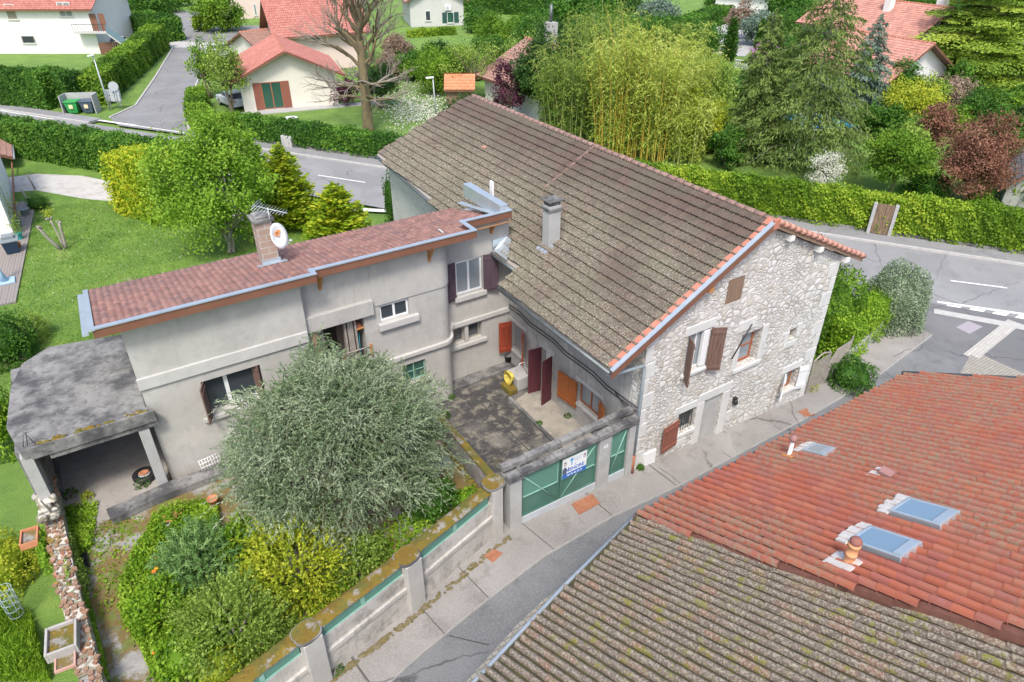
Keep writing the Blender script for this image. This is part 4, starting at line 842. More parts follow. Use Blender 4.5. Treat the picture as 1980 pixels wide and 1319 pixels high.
for x, y0, y1 in ((-8.3, 6.4, 6.72), (-2.42, 6.68, 7.62), (-.38, 7.58, 8.4)): mb.box(x-.05, x, y0+.05, y1, 6.932, 7.198); mz.box(x-.14, x+.03, y0+.14, y1+.13, 7.198, 7.232)
mb.add([(x, y, z) for x in (-14.52, -14.47) for y, z in ((6.45, 6.93), (11.05, zw(11.05)-.16), (11.05, zw(11.05)+.04), (6.45, 7.19))], [(0, 1, 2, 3), (4, 7, 6, 5), (3, 2, 6, 7), (0, 4, 5, 1)])
mb.build('fascia', board_m, wing); ms.build('soffit', wood_or, wing)
mz.slab([(-14.6, 6.37, 7.24), (-14.45, 6.37, 7.24), (-14.45, 11.1, zw(11.1)+.1), (-14.6, 11.1, zw(11.1)+.1)], .05); mz.slab([(-14.78, 6.5, 7.08), (-14.62, 6.5, 7.08), (-14.62, 11.1, zw(11.1)-.02), (-14.78, 11.1, zw(11.1)-.02)], .05)
mz.build('zinc_capping', zinc, wing)
MB().tube([(-14.6, 11.12, zw(11.05)-.02), (-1.0, 11.12, zw(11.05)-.02)], .06, 8).build('gutter', zinc_dark, wing)
mz = MB()
a_, b_ = Px(893, 385, -.75), Px(985, 405, -.45)
mz.box(-.78, -.46, 7.75, 10.6, 6.9, 7.42); mz.slab([(-.98, 7.6, 7.12), (-.78, 7.6, 7.14), (-.78, 10.75, 6.62), (-1.02, 10.75, 6.6)], .02)
mz.build('parapet_box', zinc, wing, bevel=.01)
MB().box(-.2, -.12, 9.3, 9.5, 6.1, 7.75).build('upright_slate', cream_m, wing)
for fr, u, d in ((Bf, -8.05, .02), (Bf, -4.1, .02), (Cf, -1.0, .02)):
    mb = MB().fbox(fr, u-.04, u+.04, 6.25, 6.9, 0, .09)
    p, q = fr(u, 6.32, .08), fr(u, 6.86, .46); s = fr.ex*.04; t = Vector((0, 0, .09)); mb.add([p-s, p+s, q+s, q-s, p-s+t, p+s+t, q+s+t, q-s+t], [(0, 1, 2, 3), (4, 7, 6, 5), (0, 4, 5, 1), (2, 6, 7, 3), (0, 3, 7, 4), (1, 5, 6, 2)]); mb.build('eave_bracket', wood_or, wing)
MB().tube([(-3.12, 7.98, 2.6), (-3.12, 7.98, 0)], .05, 8).build('downpipe', rust_m, wing)
# chimney with dish and aerial
c0 = onroof = np.array([-9.0, 9.35]); zc_ = zw(9.35)
ch = MB().box(-9.27, -8.73, 9.05, 9.65, zc_-.2, 8.15).build('chimney', chim_brick, wing, bevel=.01)
MB().box(-9.35, -8.65, 8.97, 9.73, 8.15, 8.25).box(-9.25, -8.75, 9.07, 9.63, 8.25, 8.33).build('cap', conc, ch, bevel=.02)
MB().slab([(-9.5, 8.85, zw(8.85)+.09), (-8.5, 8.85, zw(8.85)+.09), (-8.5, 9.06, zw(9.06)+.09), (-9.5, 9.06, zw(9.06)+.09)], .02).box(-9.31, -8.69, 8.99, 9.049, zw(9)+.02, zw(9)+.22).build('flashing', zinc, ch)
dish = thing('satellite_dish', 'white satellite dish with orange emblem fixed to the wing chimney', 'satellite dish', (-8.75, 8.95, 7.75))
dc = Vector((-8.72, 8.72, 7.72)); dn = Vector((.55, -.8, .32)).normalized(); dx = dn.cross(Vector((0, 0, 1))).normalized(); dy = dx.cross(dn)
def bowl(k, off): return [dc+dn*(off+.09*r*r/.15)+(dx*math.cos(t)*.36*r/.39+dy*math.sin(t)*.43*r/.39)*1. for r in (.0, .13, .26, .39) for t in (2*math.pi*j/k for j in range(k))]
mb = MB(); v1 = bowl(24, 0); v2 = [p-dn*.02 for p in v1]; k = 24
mb.add(v1+v2, [(i*k+j, i*k+(j+1) % k, (i+1)*k+(j+1) % k, (i+1)*k+j) for i in range(3) for j in range(k)]+[(96+i*k+j, 96+(i+1)*k+j, 96+(i+1)*k+(j+1) % k, 96+i*k+(j+1) % k) for i in range(3) for j in range(k)]+[(72+j, 72+(j+1) % k, 168+(j+1) % k, 168+j) for j in range(k)], True); mb.build('bowl', white_m, dish)
mb = MB()
for o, s in (((-.04, .12), .1), ((.06, .1), .08), ((.0, .02), .06)): 
    q = [dc+dn*.022+dn*.03+dx*(o[0]+s*math.cos(t)*1.2)+dy*(o[1]+s*math.sin(t)*.7) for t in (2*math.pi*j/10 for j in range(10))]; mb.add(q, [tuple(range(10))])
mb.build('emblem', mat('orange_print', (.7, .3, .1), None), dish)
lnb = dc+dn*.5-dy*.22; mb = MB().tube([dc-dy*.42+dn*.08, lnb], .013, 5); mb.tube([lnb-dn*.09, lnb+dn*.02], .035, 8); mb.tube([dc-dn*.02, dc-dn*.2, Vector((-8.8, 9.05, 7.55))], .025, 6); mb.build('receiver_arm', lamp_m, dish)
aer = thing('rake_aerial', 'thin rake television aerial above the wing chimney', 'aerial', (-8.85, 9.2, 8.2))
mb = MB().tube([(-8.8, 9.0, 7.9), (-8.8, 9.0, 8.62)], .018, 5); ax_ = Vector((.55, -.5, -.12)).normalized(); sx_ = Vector((.7, .7, .1)).normalized(); a0 = Vector((-9.0, 9.2, 8.62)); mb.tube([a0-ax_*.2, a0+ax_*.95], .014, 5)
for i in range(11): q = a0+ax_*(-.15+i*.1); mb.tube([q-sx_*(.27-.008*i), q+sx_*(.27-.008*i)], .009, 4)
for i in range(4): q = a0-ax_*.1+Vector((0, 0, -.12+.08*i)); mb.tube([q-sx_*.3, q+sx_*.3], .008, 4)
mb.build('elements', lamp_m, aer)
# things in the loggia
broom = thing('broom', 'turquoise handled broom leaning in the open loggia', 'broom', (-6.9, 7.4, 2.62)); MB().tube([(-6.98, 7.3, 2.8), (-6.86, 7.5, 4.05)], .018, 6).build('handle', mat('turquoise', (.05, .5, .6), None), broom); MB().box(-7.12, -6.84, 7.2, 7.34, 2.63, 2.8).build('bristles', green_gate, broom)
bk = thing('bucket', 'black and red bucket standing in the loggia by the broom', 'bucket', (-7.15, 7.35, 2.62)); MB().lathe((-6.9, 7.42, 2.62), [(.13, 0), (.17, .34), (.15, .34), (.12, .05)], 14).build('pail', black_m, bk); MB().lathe((-6.9, 7.42, 2.62), [(.165, .18), (.175, .28)], 14).build('band', newtile, bk)
bs = thing('wooden_shelf', 'small wooden wall shelf high in the corner of the loggia', 'shelf', (-6.85, 7.6, 4.3)); MB().box(-7.0, -6.73, 7.25, 7.75, 4.3, 4.34).build('board', wood_or, bs); MB().box(-6.95, -6.8, 7.35, 7.55, 4.345, 4.45).build('clutter', newtile, bs)

# ------------------------------------------------------------- open concrete carport at the end of the wing
gar = thing('concrete_carport', 'flat weathered concrete carport roof on two posts at the wing end', 'carport', (-15.5, 8, 1.0))
SP = [(-17.2, 6.55), (-13.72, 6.55), (-13.92, 6.9), (-13.92, 11.85), (-16.2, 12.3), (-17.0, 11.6), (-17.35, 10.2), (-17.5, 8)]
MB().prism(SP, 3.78, 4.05).build('slab', conc, gar, bevel=.02)
MB().box(-17.0, -13.74, 6.5, 6.56, 3.7, 4.1).box(-16.6, -13.72, 6.56, 6.85, 3.5, 3.778).build('beam', conc, gar, bevel=.015)
for x in (-14.18, -17.15): MB().box(x-.14, x+.16, 6.6, 6.95, .9, 3.5 if x > -15 else 3.78).build('post', conc_clean, gar, bevel=.01)
MB().box(-17.4, -16.95, 6.96, 11.9, .5, 3.775).box(-16.95, -13.95, 11.6, 11.85, .5, 3.775).build('wall', conc, gar)
MB().tube([(-17.0, 6.7, 4.08), (-16.9, 6.75, 4.5)], .012, 5).tube([(-17.1, 6.7, 4.08), (-16.96, 6.75, 4.55), (-16.8, 6.66, 4.06)], .012, 5).build('rebar', black_m, gar)
mb = MB(); rr = random.Random(8)
for i in range(26): 
    x = -16.9+rr.random()*2.9; mb.ball((x, 6.62+rr.uniform(-.05, .1), 4.09), rr.uniform(.06, .16), .06, .035, 7, 4)
mb.build('moss', moss_conc, gar)
tag(MB().sheet([(-16.95, 6.0), (-13.95, 6.4), (-13.95, 11.6), (-16.95, 11.6)], 1.012).build('carport_floor', mat('dusty_floor', (.27, .25, .23), (.36, .335, .31), 1.5, .95, over=[(4, .56, .7, (.2, .18, .17), .6)], bmp=.4)), kind='structure')
ty = thing('spare_tyre', 'black car tyre lying flat against the carport post', 'tyre', (-14.62, 7.35, 1.2))
mb = MB().lathe((-14.62, 7.5, 1.03), [(.19, .04), (.3, .0), (.36, .06), (.36, .18), (.3, .23), (.19, .19)], 22); mb.build('rubber', black_m, ty); MB().lathe((-14.62, 7.5, 1.1), [(.2, .0), (.19, .08), (.06, .05), (.0, .05)], 18).build('rim', lamp_m, ty)
# ------------------------------------------------------------- neighbours at the lower right
red_t = tile_mat('red_canal_tiles', [(.32, .09, .055), (.345, .097, .055), (.375, .11, .06), (.33, .1, .07), (.3, .1, .075), (.38, .13, .075)],
    [(10, .44, .58, (.24, .19, .13), .85, (1, 1, 1), .2, .44, .56), (1.4, .55, .7, (.33, .14, .12), .5), (40, .6, .72, (.5, .4, .3), .4)])
grey_t = tile_mat('grey_canal_tiles', [(.135, .1, .078), (.15, .115, .09), (.165, .13, .102), (.145, .11, .085), (.21, .115, .075), (.14, .108, .085), (.155, .12, .095)],
    [(6, .52, .64, (.1, .088, .078), .6), (22, .47, .6, (.39, .345, .27), .85), (3.4, .55, .61, (.2, .19, .03), .9, (1, 1, 1), .55, .36, .5), (50, .55, .66, (.07, .06, .05), .6)])
nb = thing('red_roofed_house', 'house under a large red canal tile roof with skylights', 'house', (2, -6, -.5))
T1 = .44; E1 = 3.9; Y1 = -4.35
def z1_(y): return E1+T1*(Y1-y)
RPOLY = [(7.28, Y1+.1), (9.4, -14.5), (9.4, -22), (-14, -22), (-8.4, -15.5), (-4.6, -7.2), (-4.05, Y1+.1)]
RPOLY = [(7.28, -4.25), (8.4, -9.5), (9.4, -14.5), (9.4, -20), (-1.5, -20), (-2.6, -14), (-3.9, -8), (-4.3, -4.25)]
tile_roof('roof', (-14, Y1+.02, E1+.03), (1, 0, 0), (0, -1, T1), 94, 43, .25, .37, red_t, nb, 'canal', .115, .018, inpoly(RPOLY), 10, .006, .05, .03, 6)
MB().prism(RPOLY, [z1_(y)-.2 for x, y in RPOLY], [z1_(y)+.012 for x, y in RPOLY]).build('roof_deck', mat('red_channel_shade', (.13, .055, .04), (.2, .085, .06), 6, .95), nb)  # dark red-brown deck: shade between the tile rolls is put into its colour
MB().prism([(6.9, -4.75), (8.9, -14.5), (8.9, -19.6), (-1.5, -19.6), (-3.6, -4.75)], -1, [z1_(y)-.22 for y in (-4.75, -14.5, -19.6, -19.6, -4.75)]).build('wall', beige_wall, nb)
mb = MB(); q = [(7.3, -4.2), (8.42, -9.5), (9.42, -14.5)]
mb.tube([(x, y, z1_(y)+.04) for x, y in q], .09, 8); mb.build('verge_trim', zinc_dark, nb)
MB().tube([(-4.2, -4.27, E1-.04), (7.2, -4.27, E1-.04)], .06, 8).build('gutter', zinc_dark, nb)
n1 = Vector((0, T1, 1)).normalized(); v1 = Vector((0, -1, T1)).normalized()
def onred(px, py):
    d = ray(px, py); k = (E1+T1*(Y1-CAM[1])-CAM[2])/(d[2]+T1*d[1]); return Vector(CAM+d*k)
def skylight(px, py, w, h, gm, flash=True):
    c = onred(px, py); f = Fr(c, (1, 0, 0), n1)
    def B(mb, u0, u1, s0, s1, d0, d1):
        vs = [c+Vector((1, 0, 0))*u+v1*s+n1*d for u in (u0, u1) for s in (s0, s1) for d in (d0, d1)]
        return mb.add(vs, [(0, 1, 3, 2), (4, 6, 7, 5), (0, 4, 5, 1), (2, 3, 7, 6), (0, 2, 6, 4), (1, 5, 7, 3)])
    mb = MB(); t = .07
    B(mb, -w/2, -w/2+t, -h/2, h/2, -.05, .2); B(mb, w/2-t, w/2, -h/2, h/2, -.05, .2); B(mb, -w/2+t, w/2-t, -h/2, -h/2+t, -.05, .199); B(mb, -w/2+t, w/2-t, h/2-.2, h/2, -.05, .215)
    s = mb.build('skylight', zinc, nb, bevel=.012)
    mb = MB(); B(mb, -w/2+t, w/2-t, -h/2+t, h/2-.2, .175, .187); mb.build('pane', gm, s)
    mb = MB(); r = random.Random(px)
    for i in range(7): B(mb, -w/2-.08+i*(w+.16)/7, -w/2-.08+(i+1)*(w+.16)/7-.005, -h/2-.26+r.uniform(-.05, .05), -h/2-.01, .1, .16+.02*(i % 2))
    if flash: mb.build('flashing', mat('lead_flashing', (.45, .42, .4), (.6, .57, .54), 6, .7), s)
    return s
skylight(1788, 1003, .74, 1.08, glass_sky); skylight(1712, 1062, .74, 1.1, glass_sky); skylight(1585, 880, .52, .66, glass_pale)
c = onred(1524, 886); pp = MB().lathe(c, [(.09, -.1), (.09, .04), (.055, .06), (.055, .62)], 12).build('vent_pipe', white_m, nb); MB().lathe(c+Vector((0, 0, .6)), [(.0, .2), (.07, .17), (.1, .1), (.1, .03), (.07, .0), (0, .0)], 12).build('cap', mat('mauve_cap', (.3, .16, .15), None), pp); MB().slab([c+Vector((-.16, .14, .15-.14*T1)), c+Vector((-.16, -.16, .15+.16*T1)), c+Vector((.14, -.16, .15+.16*T1)), c+Vector((.14, .14, .15-.14*T1))], .02).build('flashing', wood_or, pp)
c = onred(1637, 1095); pp = MB().lathe(c, [(.15, -.1), (.14, .08), (.1, .12), (.1, .34), (.115, .35), (.115, .38), (.1, .39), (.1, .56), (.12, .58), (.12, .64), (.09, .66)], 16).build('clay_flue', mat('clay_orange', (.6, .27, .12), (.66, .33, .17), 3), nb); MB().lathe(c+Vector((0, 0, .64)), [(.1, 0), (.12, .08), (.08, .14), (0, .15)], 14).build('cap', mat('dark_clay', (.25, .1, .08), None), pp); MB().slab([c+Vector((-.33, .33, .17-.33*T1)), c+Vector((-.33, -.2, .17+.2*T1)), c+Vector((.2, -.2, .17+.2*T1)), c+Vector((.2, .33, .17-.33*T1))], .03).build('flashing', MATS['lead_flashing'], pp)
c = onred(1712, 925); pp = MB().add([c+Vector((-.14, .16, .02)), c+Vector((.14, .16, .02)), c+Vector((.14, -.14, .16)), c+Vector((-.14, -.14, .16)), c+Vector((-.14, .14, .2)), c+Vector((.14, .14, .2)), c+Vector((.14, -.16, .24)), c+Vector((-.14, -.16, .24)), c+Vector((0, .14, .3)), c+Vector((0, -.16, .32))], [(0, 1, 5, 8, 4), (1, 2, 6, 5), (3, 0, 4, 7), (4, 8, 9, 7), (8, 5, 6, 9), (2, 3, 7, 9, 6)]).build('vent_hood', MATS['mauve_cap'], nb); MB().slab([c+Vector((-.28, .34, .16-.34*T1)), c+Vector((-.28, .1, .16-.1*T1)), c+Vector((.2, .1, .16-.1*T1)), c+Vector((.2, .34, .16-.34*T1))], .03).build('flashing', MATS['lead_flashing'], pp)
gb = thing('grey_roofed_barn', 'barn under lichen grey canal tiles with moss in the gutters', 'barn', (-6, -8, -.3))
DE = unit((.98, .2, 0)); DV = unit((.13, -.99, 0)); T2 = .4; O2 = np.array([-4.27, -4.5, 3.88])
EV2 = unit((DV[0], DV[1], T2)); 
GP = [(-4.15, -4.3), (-7.05, -5.12), (-9.8, -6.0), (-13.5, -7.4), (-12.5, -19), (-1.6, -19), (-2.6, -14), (-3.7, -8.5)]
EU2 = np.array([.9586, .2847, 0.])   # along the eave
# level line of the roof runs along DE; tiles climb along DV
def z2_(x, y): return 3.95+T2*((x+4.27)*.2847-(y+4.45)*.9586)
tile_roof('roof', (-14.2, -7.38, z2_(-14.2, -7.38)), (EU2[0], EU2[1], z2_(EU2[0], EU2[1])-z2_(0, 0)), (DV[0], DV[1], z2_(DV[0], DV[1])-z2_(0, 0)), 60, 36, .2, .38, grey_t, gb, 'canal', .095, .016, inpoly(GP), 10, .01, .09, .03, 7)
MB().prism(GP, [z2_(*p)-.22 for p in GP], [z2_(*p)+.0 for p in GP]).build('roof_deck', mat('moss_shade_gutter', (.045, .04, .03), (.1, .09, .03), 4, .98), gb)  # moss in the channels, its dark colour also painting the shade between rolls
WPb = [(-4.3, -4.75), (-7.1, -5.5), (-9.75, -6.35), (-13.2, -7.7), (-12.3, -18.6), (-4.4, -18.6)]; MB().prism(WPb, -1, [z2_(*p)-.25 for p in WPb]).build('wall', render_old, gb)
MB().tube([(-4.2, -4.24, 3.82), (-7.1, -5.06, 3.82), (-9.9, -5.96, 3.85), (-13.5, -7.32, 3.9)], .055, 8).build('gutter', zinc, gb)

# ------------------------------------------------------------- gate portal
por = thing('gate_portal', 'weathered concrete gateway beam on grey pillars beside the stone gable', 'gateway', (-3, 0, 0))
G = Fr((0, -.05, 0), (1, 0, 0))
for u0, u1, h in ((-5.32, -4.9, 2.2), (-1.88, -1.4, 2.35), (-.62, -.36, 2.35)): MB().fbox(G, u0, u1, -.2, h, -.35, .08).build('pillar', conc_clean, por, bevel=.02)
for u0, u1, h in ((-5.38, -4.84, 2.2), (-1.96, -1.32, 2.33), (-.68, -.32, 2.33)): MB().fbox(G, u0, u1, h, h+.07, -.4, .14).build('capital', conc, por, bevel=.015)
mb = MB(); rr = random.Random(3)
for a, b, d0, d1, za in ((-5.4, -.32, -.1, .16, 2.28), (-5.4, -.3, -.42, -.2, 2.42)):
    k = 12
    for i in range(k): mb.fbox(G, a+(b-a)*i/k, a+(b-a)*(i+1)/k-.006, za+.045*i/k*3, za+.18+.045*i/k*3+rr.uniform(-.012, .012), d0+rr.uniform(-.01, .01), d1+rr.uniform(-.012, .012))
mb.build('beam', conc, por, bevel=.015)
def gate_leaf(u0, u1, hz, label):
    g = thing('metal_gate', label, 'gate', G((u0+u1)/2, .05)); z0, z1 = .42, 2.16; mz = 1.18
    MB().fbox(G, u0+.02, u1-.02, z0, z1, -.07, -.05).build('sheet', green_gate, g); mb = MB().fbox(G, u0+.03, u1-.03, mz+.03, z1-.05, -.049, -.04); mb.build('mesh_panel', green_mesh, g)
    mb = MB()
    for a, b in ((u0, u0+.05), (u1-.05, u1)): mb.fbox(G, a, b, z0-.3, z1+.04, -.08, -.015)
    for z in (z0, mz, z1): mb.fbox(G, u0+.05, u1-.05, z-.02, z+.03, -.079, -.018)
    mb.build('frame', green_gate, g)
    mb = MB(); lo, hi = (u1-.05, u0+.05) if hz else (u0+.05, u1-.05)
    mb.tube([G(lo, z0+.05, -.015), G(hi, z1-.03, -.015)], .022, 4); mb.fbox(G, u0+.055, u1-.055, mz+.035, mz+.06, -.04, -.012); mb.fbox(G, u0+.055, u1-.055, z1-.045, z1-.025, -.04, -.012); mb.fbox(G, u1-.075, u1-.055, mz+.06, z1-.05, -.04, -.012) if hz else mb.fbox(G, u0+.055, u0+.075, mz+.06, z1-.05, -.04, -.012)
    mb.build('brace', green_gate2, g)
    MB().fbox(G, u0-.02, u1+.02, -.02, .4, -.06, .02).build('kick_plate', mat('grey_plate', (.4, .43, .46), (.47, .5, .53), 2, .6), g); return g
gate_leaf(-4.86, -3.42, True, 'left leaf of the green metal driveway gate, without a banner')
gate_leaf(-3.38, -1.92, False, 'right leaf of the green metal driveway gate, partly behind the banner')
gate_leaf(-1.36, -.66, False, 'narrow green metal gate between pillar and stone gable')
ban = thing('sale_banner', 'white and blue for sale banner tied to the green gate', 'banner', G(-2.86, 1.4, .06))
MB().fbox(G, -3.34, -2.38, 1.28, 2.1, .02, .028).build('sheet', white_m, ban)
blue_m = mat('print_blue', (.03, .15, .5), None, rough=.5)
MB().fbox(G, -3.34, -2.38, 1.28, 1.46, .0281, .031).build('blue_strip', blue_m, ban)
def text(s, fr, u, z, d, size, m, parent, name='lettering', shear=0):
    cu = bpy.data.curves.new(name, 'FONT'); cu.body = s; cu.size = size; cu.extrude = .002; cu.align_x = 'CENTER'; cu.shear = shear; cu.offset = size*.02
    o = bpy.data.objects.new(name, cu); C.objects.link(o); cu.materials.append(m)
    M = Matrix((( fr.ex.x, 0, fr.n.x, 0), (fr.ex.y, 0, fr.n.y, 0), (0, 1, 0, 0), (0, 0, 0, 1))); M.translation = fr(u, z, d)
    o.matrix_basis = M; bpy.context.view_layer.update(); me = bpy.data.meshes.new_from_object(o.evaluated_get(bpy.context.evaluated_depsgraph_get())); me.transform(M)
    bpy.data.objects.remove(o); o = bpy.data.objects.new(name, me); C.objects.link(o); adopt(o, parent); return o
text('VENDRE', G, -2.83, 1.52, .031, .19, blue_m, ban); text('À', G, -2.83, 1.7, .031, .07, blue_m, ban); text('04 76 42 42 31', G, -2.84, 1.33, .034, .1, white_m, ban)
mb = MB(); mb.fbox(G, -3.0, -2.96, 1.74, 1.9, .0285, .03); mb.ball(G(-2.98, 1.96, .029), .07, .004, .06, 12, 6); mb.build('tree_logo', mat('logo_blue', (.03, .3, .6), None), ban)
mb = MB()
for i, z in enumerate((1.98, 1.92, 1.86)): mb.fbox(G, -2.88, -2.55-.06*i, z-.015, z+.012, .0285, .03)
mb.build('small_print', mat('print_grey', (.4, .5, .58), None), ban)
skin = mat('portrait_skin', (.5, .42, .42), None); suit = mat('portrait_suit', (.08, .1, .16), None)
mb = MB().ball(G(-3.24, 1.86, .029), .065, .004, .085, 12, 6).ball(G(-2.47, 1.9, .029), .06, .004, .08, 12, 6); mb.build('portrait_faces', skin, ban)
mb = MB().ball(G(-3.25, 1.58, .0295), .09, .004, .17, 12, 6).ball(G(-3.1, 1.6, .0295), .025, .003, .1, 8, 5).ball(G(-3.24, 1.935, .03), .055, .004, .03, 10, 5).ball(G(-2.47, 1.965, .03), .055, .004, .03, 10, 5); mb.build('portrait_suits', suit, ban)
text('43', G, -1.64, 1.85, .085, .2, white_m, por, 'house_number')

# ------------------------------------------------------------- garden wall along the lane
fen = thing('garden_wall', 'pale rendered garden wall with pillars and mossy coping along the lane', 'garden wall', (-9, -1, .5))
FP = [(-5.75, .0), (-9.05, -1.0), (-12.1, -1.82), (-14.6, -2.5), (-17.0, -3.2)]
fw_m = mat('wall_render', (.38, .36, .33), (.52, .5, .47), 1.4, .9, over=[(1.8, .52, .64, (.22, .205, .19), .75), (.8, .55, .7, (.58, .56, .53), .6), (7, .56, .7, (.27, .25, .22), .6), (2.2, .55, .7, (.24, .225, .2), .6, (2, 2, .25))], bmp=.4)
def along(a, b, e0=0, e1=0):
    a = Vector((*a, 0)); b = Vector((*b, 0)); d = (b-a).normalized(); f = Fr(a, d); return f, (b-a).length
for i in range(4):
    f, L = along(FP[i], FP[i+1]); f = Fr(Vector((*FP[i+1], 0)), Vector((*FP[i], 0))-Vector((*FP[i+1], 0)))
    zt = 2.02
    mb = MB().fbox(f, .15, L-.15, -.3, .95, -.3, 0).fbox(f, .15, L-.15, .95, 1.12, -.3, .05).fbox(f, .15, L-.15, 1.12, 1.62, -.3, -.03); mb.build('wall', fw_m, fen, bevel=.015)
    mb = MB().fbox(f, .3, L-.3, 1.64, 1.96, -.07, -.06); mb.build('grille', green_mesh, fen)
    mb = MB().fbox(f, .3, L-.3, 1.625, 1.655, -.08, -.035).fbox(f, .3, L-.3, 1.93, 1.96, -.08, -.035).fbox(f, L/2-.06, L/2+.06, 1.66, 1.92, -.075, -.04); mb.build('grille_frame', green_gate2, fen)
    MB().fbox(f, .05, L-.05, 1.97, zt-.0, -.42, -.01).build('coping', conc, fen, bevel=.02)
    # moss cushion over the coping: an uneven skin
    nx, ny = 40, 8; rr = np.random.default_rng(20+i); V = []
    for a in range(nx+1):
        for b in range(ny+1):
            e = min(b, ny-b)/ny*2; u = .05+(L-.1)*a/nx; V.append(f(u, zt+.005+.06*e**.5*(0.5+rr.random()), -.43+.43*b/ny+rr.uniform(-.015, .015)))
    F_ = [(a*(ny+1)+b, a*(ny+1)+b+1, (a+1)*(ny+1)+b+1, (a+1)*(ny+1)+b) for a in range(nx) for b in range(ny)]
    MB().add(V, F_, True).build('moss', moss_conc, fen)
for i, (x, y) in enumerate(FP[:4]):
    f, L = along(FP[i], FP[i+1]); f = Fr((x, y, 0), -f.ex) if i else Fr((x, y, 0), (1, .1, 0))
    w0, w1 = (-.26, .26) if i else (-.22, .14)
    MB().fbox(f, w0, w1, -.3, 2.0 if i else 2.16, -.36, .16).build('pillar', render_m, fen, bevel=.015)
    k = 18; pl = [f(math.copysign(abs(math.cos(t))**.7, math.cos(t))*.36-.0, 0, -.16+math.copysign(abs(math.sin(t))**.7, math.sin(t))*.33) for t in (2*math.pi*j/k for j in range(k))]; z = 2.0 if i else 2.16
    MB().prism([(p.x, p.y) for p in pl], z, z+.075).build('pillar_cap', conc, fen, bevel=.02); MB().prism([(p.x*.9+sum(q.x for q in pl)/k*.1, p.y*.9+sum(q.y for q in pl)/k*.1) for p in pl], z+.07, z+.1).build('cap_moss', moss_conc, fen, bevel=.02)
# low double wall with a channel between courtyard and garden
lw = thing('low_mossy_wall', 'low wall with red brown mossy top along the edge of the courtyard', 'low wall', (-5.2, 4, 0))
MB().fbox(Fr((-5.08, 0, 0), (0, -1, 0)), -5.4, -.3, -.2, .92, -.2, .0).build('wall', render_old, lw)
MB().fbox(Fr((-5.08, 0, 0), (0, -1, 0)), -5.42, -.28, .92, 1.0, -.23, .03).build('coping', moss_conc, lw, bevel=.02)
lw2 = thing('low_garden_wall', 'low stone edging capped with mossy stones between the olive tree and courtyard channel', 'low wall', (-5.7, 4, 0))
rr = random.Random(12); mb = MB().box(-5.75, -5.6, .6, 5.2, -.2, .95); mb.build('wall', drystone_m, lw2); mb = MB()
for i in range(18): mb.ball((-5.68+rr.uniform(-.03, .03), .7+i*.25, .98), rr.uniform(.1, .16), rr.uniform(.12, .17), rr.uniform(.05, .09), 8, 5)
mb.build('cap_stones', moss_conc, lw2)
# stone wall on the left of the garden, topped with old tiles
sw = thing('stone_boundary_wall', 'crumbling stone wall with broken red tile capping on the left of the garden', 'stone wall', (-17, 4, .5))
SW = [(-17.3, 11.0), (-17.15, 6.5), (-16.95, 3), (-16.75, .2), (-16.6, -2.4)]
mb = MB(); top = MB(); rr = random.Random(14)
for i in range(4):
    a, b = Vector((*SW[i], 0)), Vector((*SW[i+1], 0)); f = Fr(b, a-b); L = (a-b).length; f = Fr(b, a-b, (a-b).normalized().cross(Vector((0, 0, 1))))
    mb.fbox(f, 0, L+.02, -.2, 1.75+.25*(i == 0), -.2, .24)
    n = int(L/.14)
    for j in range(n):
        for k in range(3):
            p = f(L*(j+rr.random())/n, 1.77+.25*(i == 0)+rr.uniform(-.02, .02), -.17+.18*k+rr.uniform(-.06, .06)); s = rr.uniform(.05, .11); tt = rr.uniform(0, 3)
            c_, s_ = math.cos(tt)*s, math.sin(tt)*s*.7; h = rr.uniform(.01, .035); q = [p+Vector((c_, s_, 0)), p+Vector((-s_, c_, rr.uniform(0, .03))), p-Vector((c_, s_, 0)), p+Vector((s_, -c_, rr.uniform(0, .03)))]
            top.add([v-Vector((0, 0, .05)) for v in q]+[v+Vector((0, 0, h)) for v in q], [(4, 5, 6, 7), (0, 1, 5, 4), (1, 2, 6, 5), (2, 3, 7, 6), (3, 0, 4, 7)])
mb.build('wall', drystone_m, sw)
tile_cap = mat('broken_tile_cap', (.22, .12, .075), (.32, .2, .14), 2.5, .95, over=[(1.7, .53, .6, (.36, .15, .08), .8), (1.3, .54, .6, (.24, .17, .03), .9), (3.5, .57, .66, (.4, .37, .33), .5), (5, .56, .66, (.12, .12, .03), .7)], bmp=.8)
top.build('tile_capping', tile_cap, sw)
mb = MB()
for i in range(16): mb.ball((-17.15+rr.uniform(-.25, .2), 5.7+rr.random()*1.5, 2.05+rr.uniform(-.1, .15)), rr.uniform(.1, .24), rr.uniform(.1, .22), rr.uniform(.08, .16), 7, 5)
mb.build('loose_stones', drystone_m, sw)
# ------------------------------------------------------------- planting near the house
ol = thing('olive_tree', 'big silvery grey-green olive tree in the garden before the wing', 'tree', (-9.3, 3.1, 1.0))
n = 14000; d = rnd_dirs(n); d[:, 2] = np.where(d[:, 2] < -.55, -d[:, 2], d[:, 2])
wob = 1+.17*np.sin(d[:, 0]*8+1)*np.sin(d[:, 1]*7+.7)*np.sin(d[:, 2]*6+.5)*1.6+.09*np.sin(d[:, 2]*9+d[:, 0]*6)+rng.normal(0, .05, n)
rr_ = rng.uniform(.3, 1, n)**.45
cen = np.array([-9.4, 2.95, 3.2]); ax = np.array([3.45, 2.75, 2.9])
q = d*ax*wob[:, None]*rr_[:, None]*.9
dv = d*np.array([1, 1, .7])+rng.normal(0, .7, (n, 3))+np.array([0, 0, .35])
c, a, sd = sprigs(cen+q, dv, .42*rng.uniform(.5, 1.6, n), 14, .3)
tone = np.clip(.45+.4*np.sin(q[:, 0]*2.6+1)*np.sin(q[:, 1]*2.4+q[:, 2]*2.7)+rng.normal(0, .16, n), 0, 1)
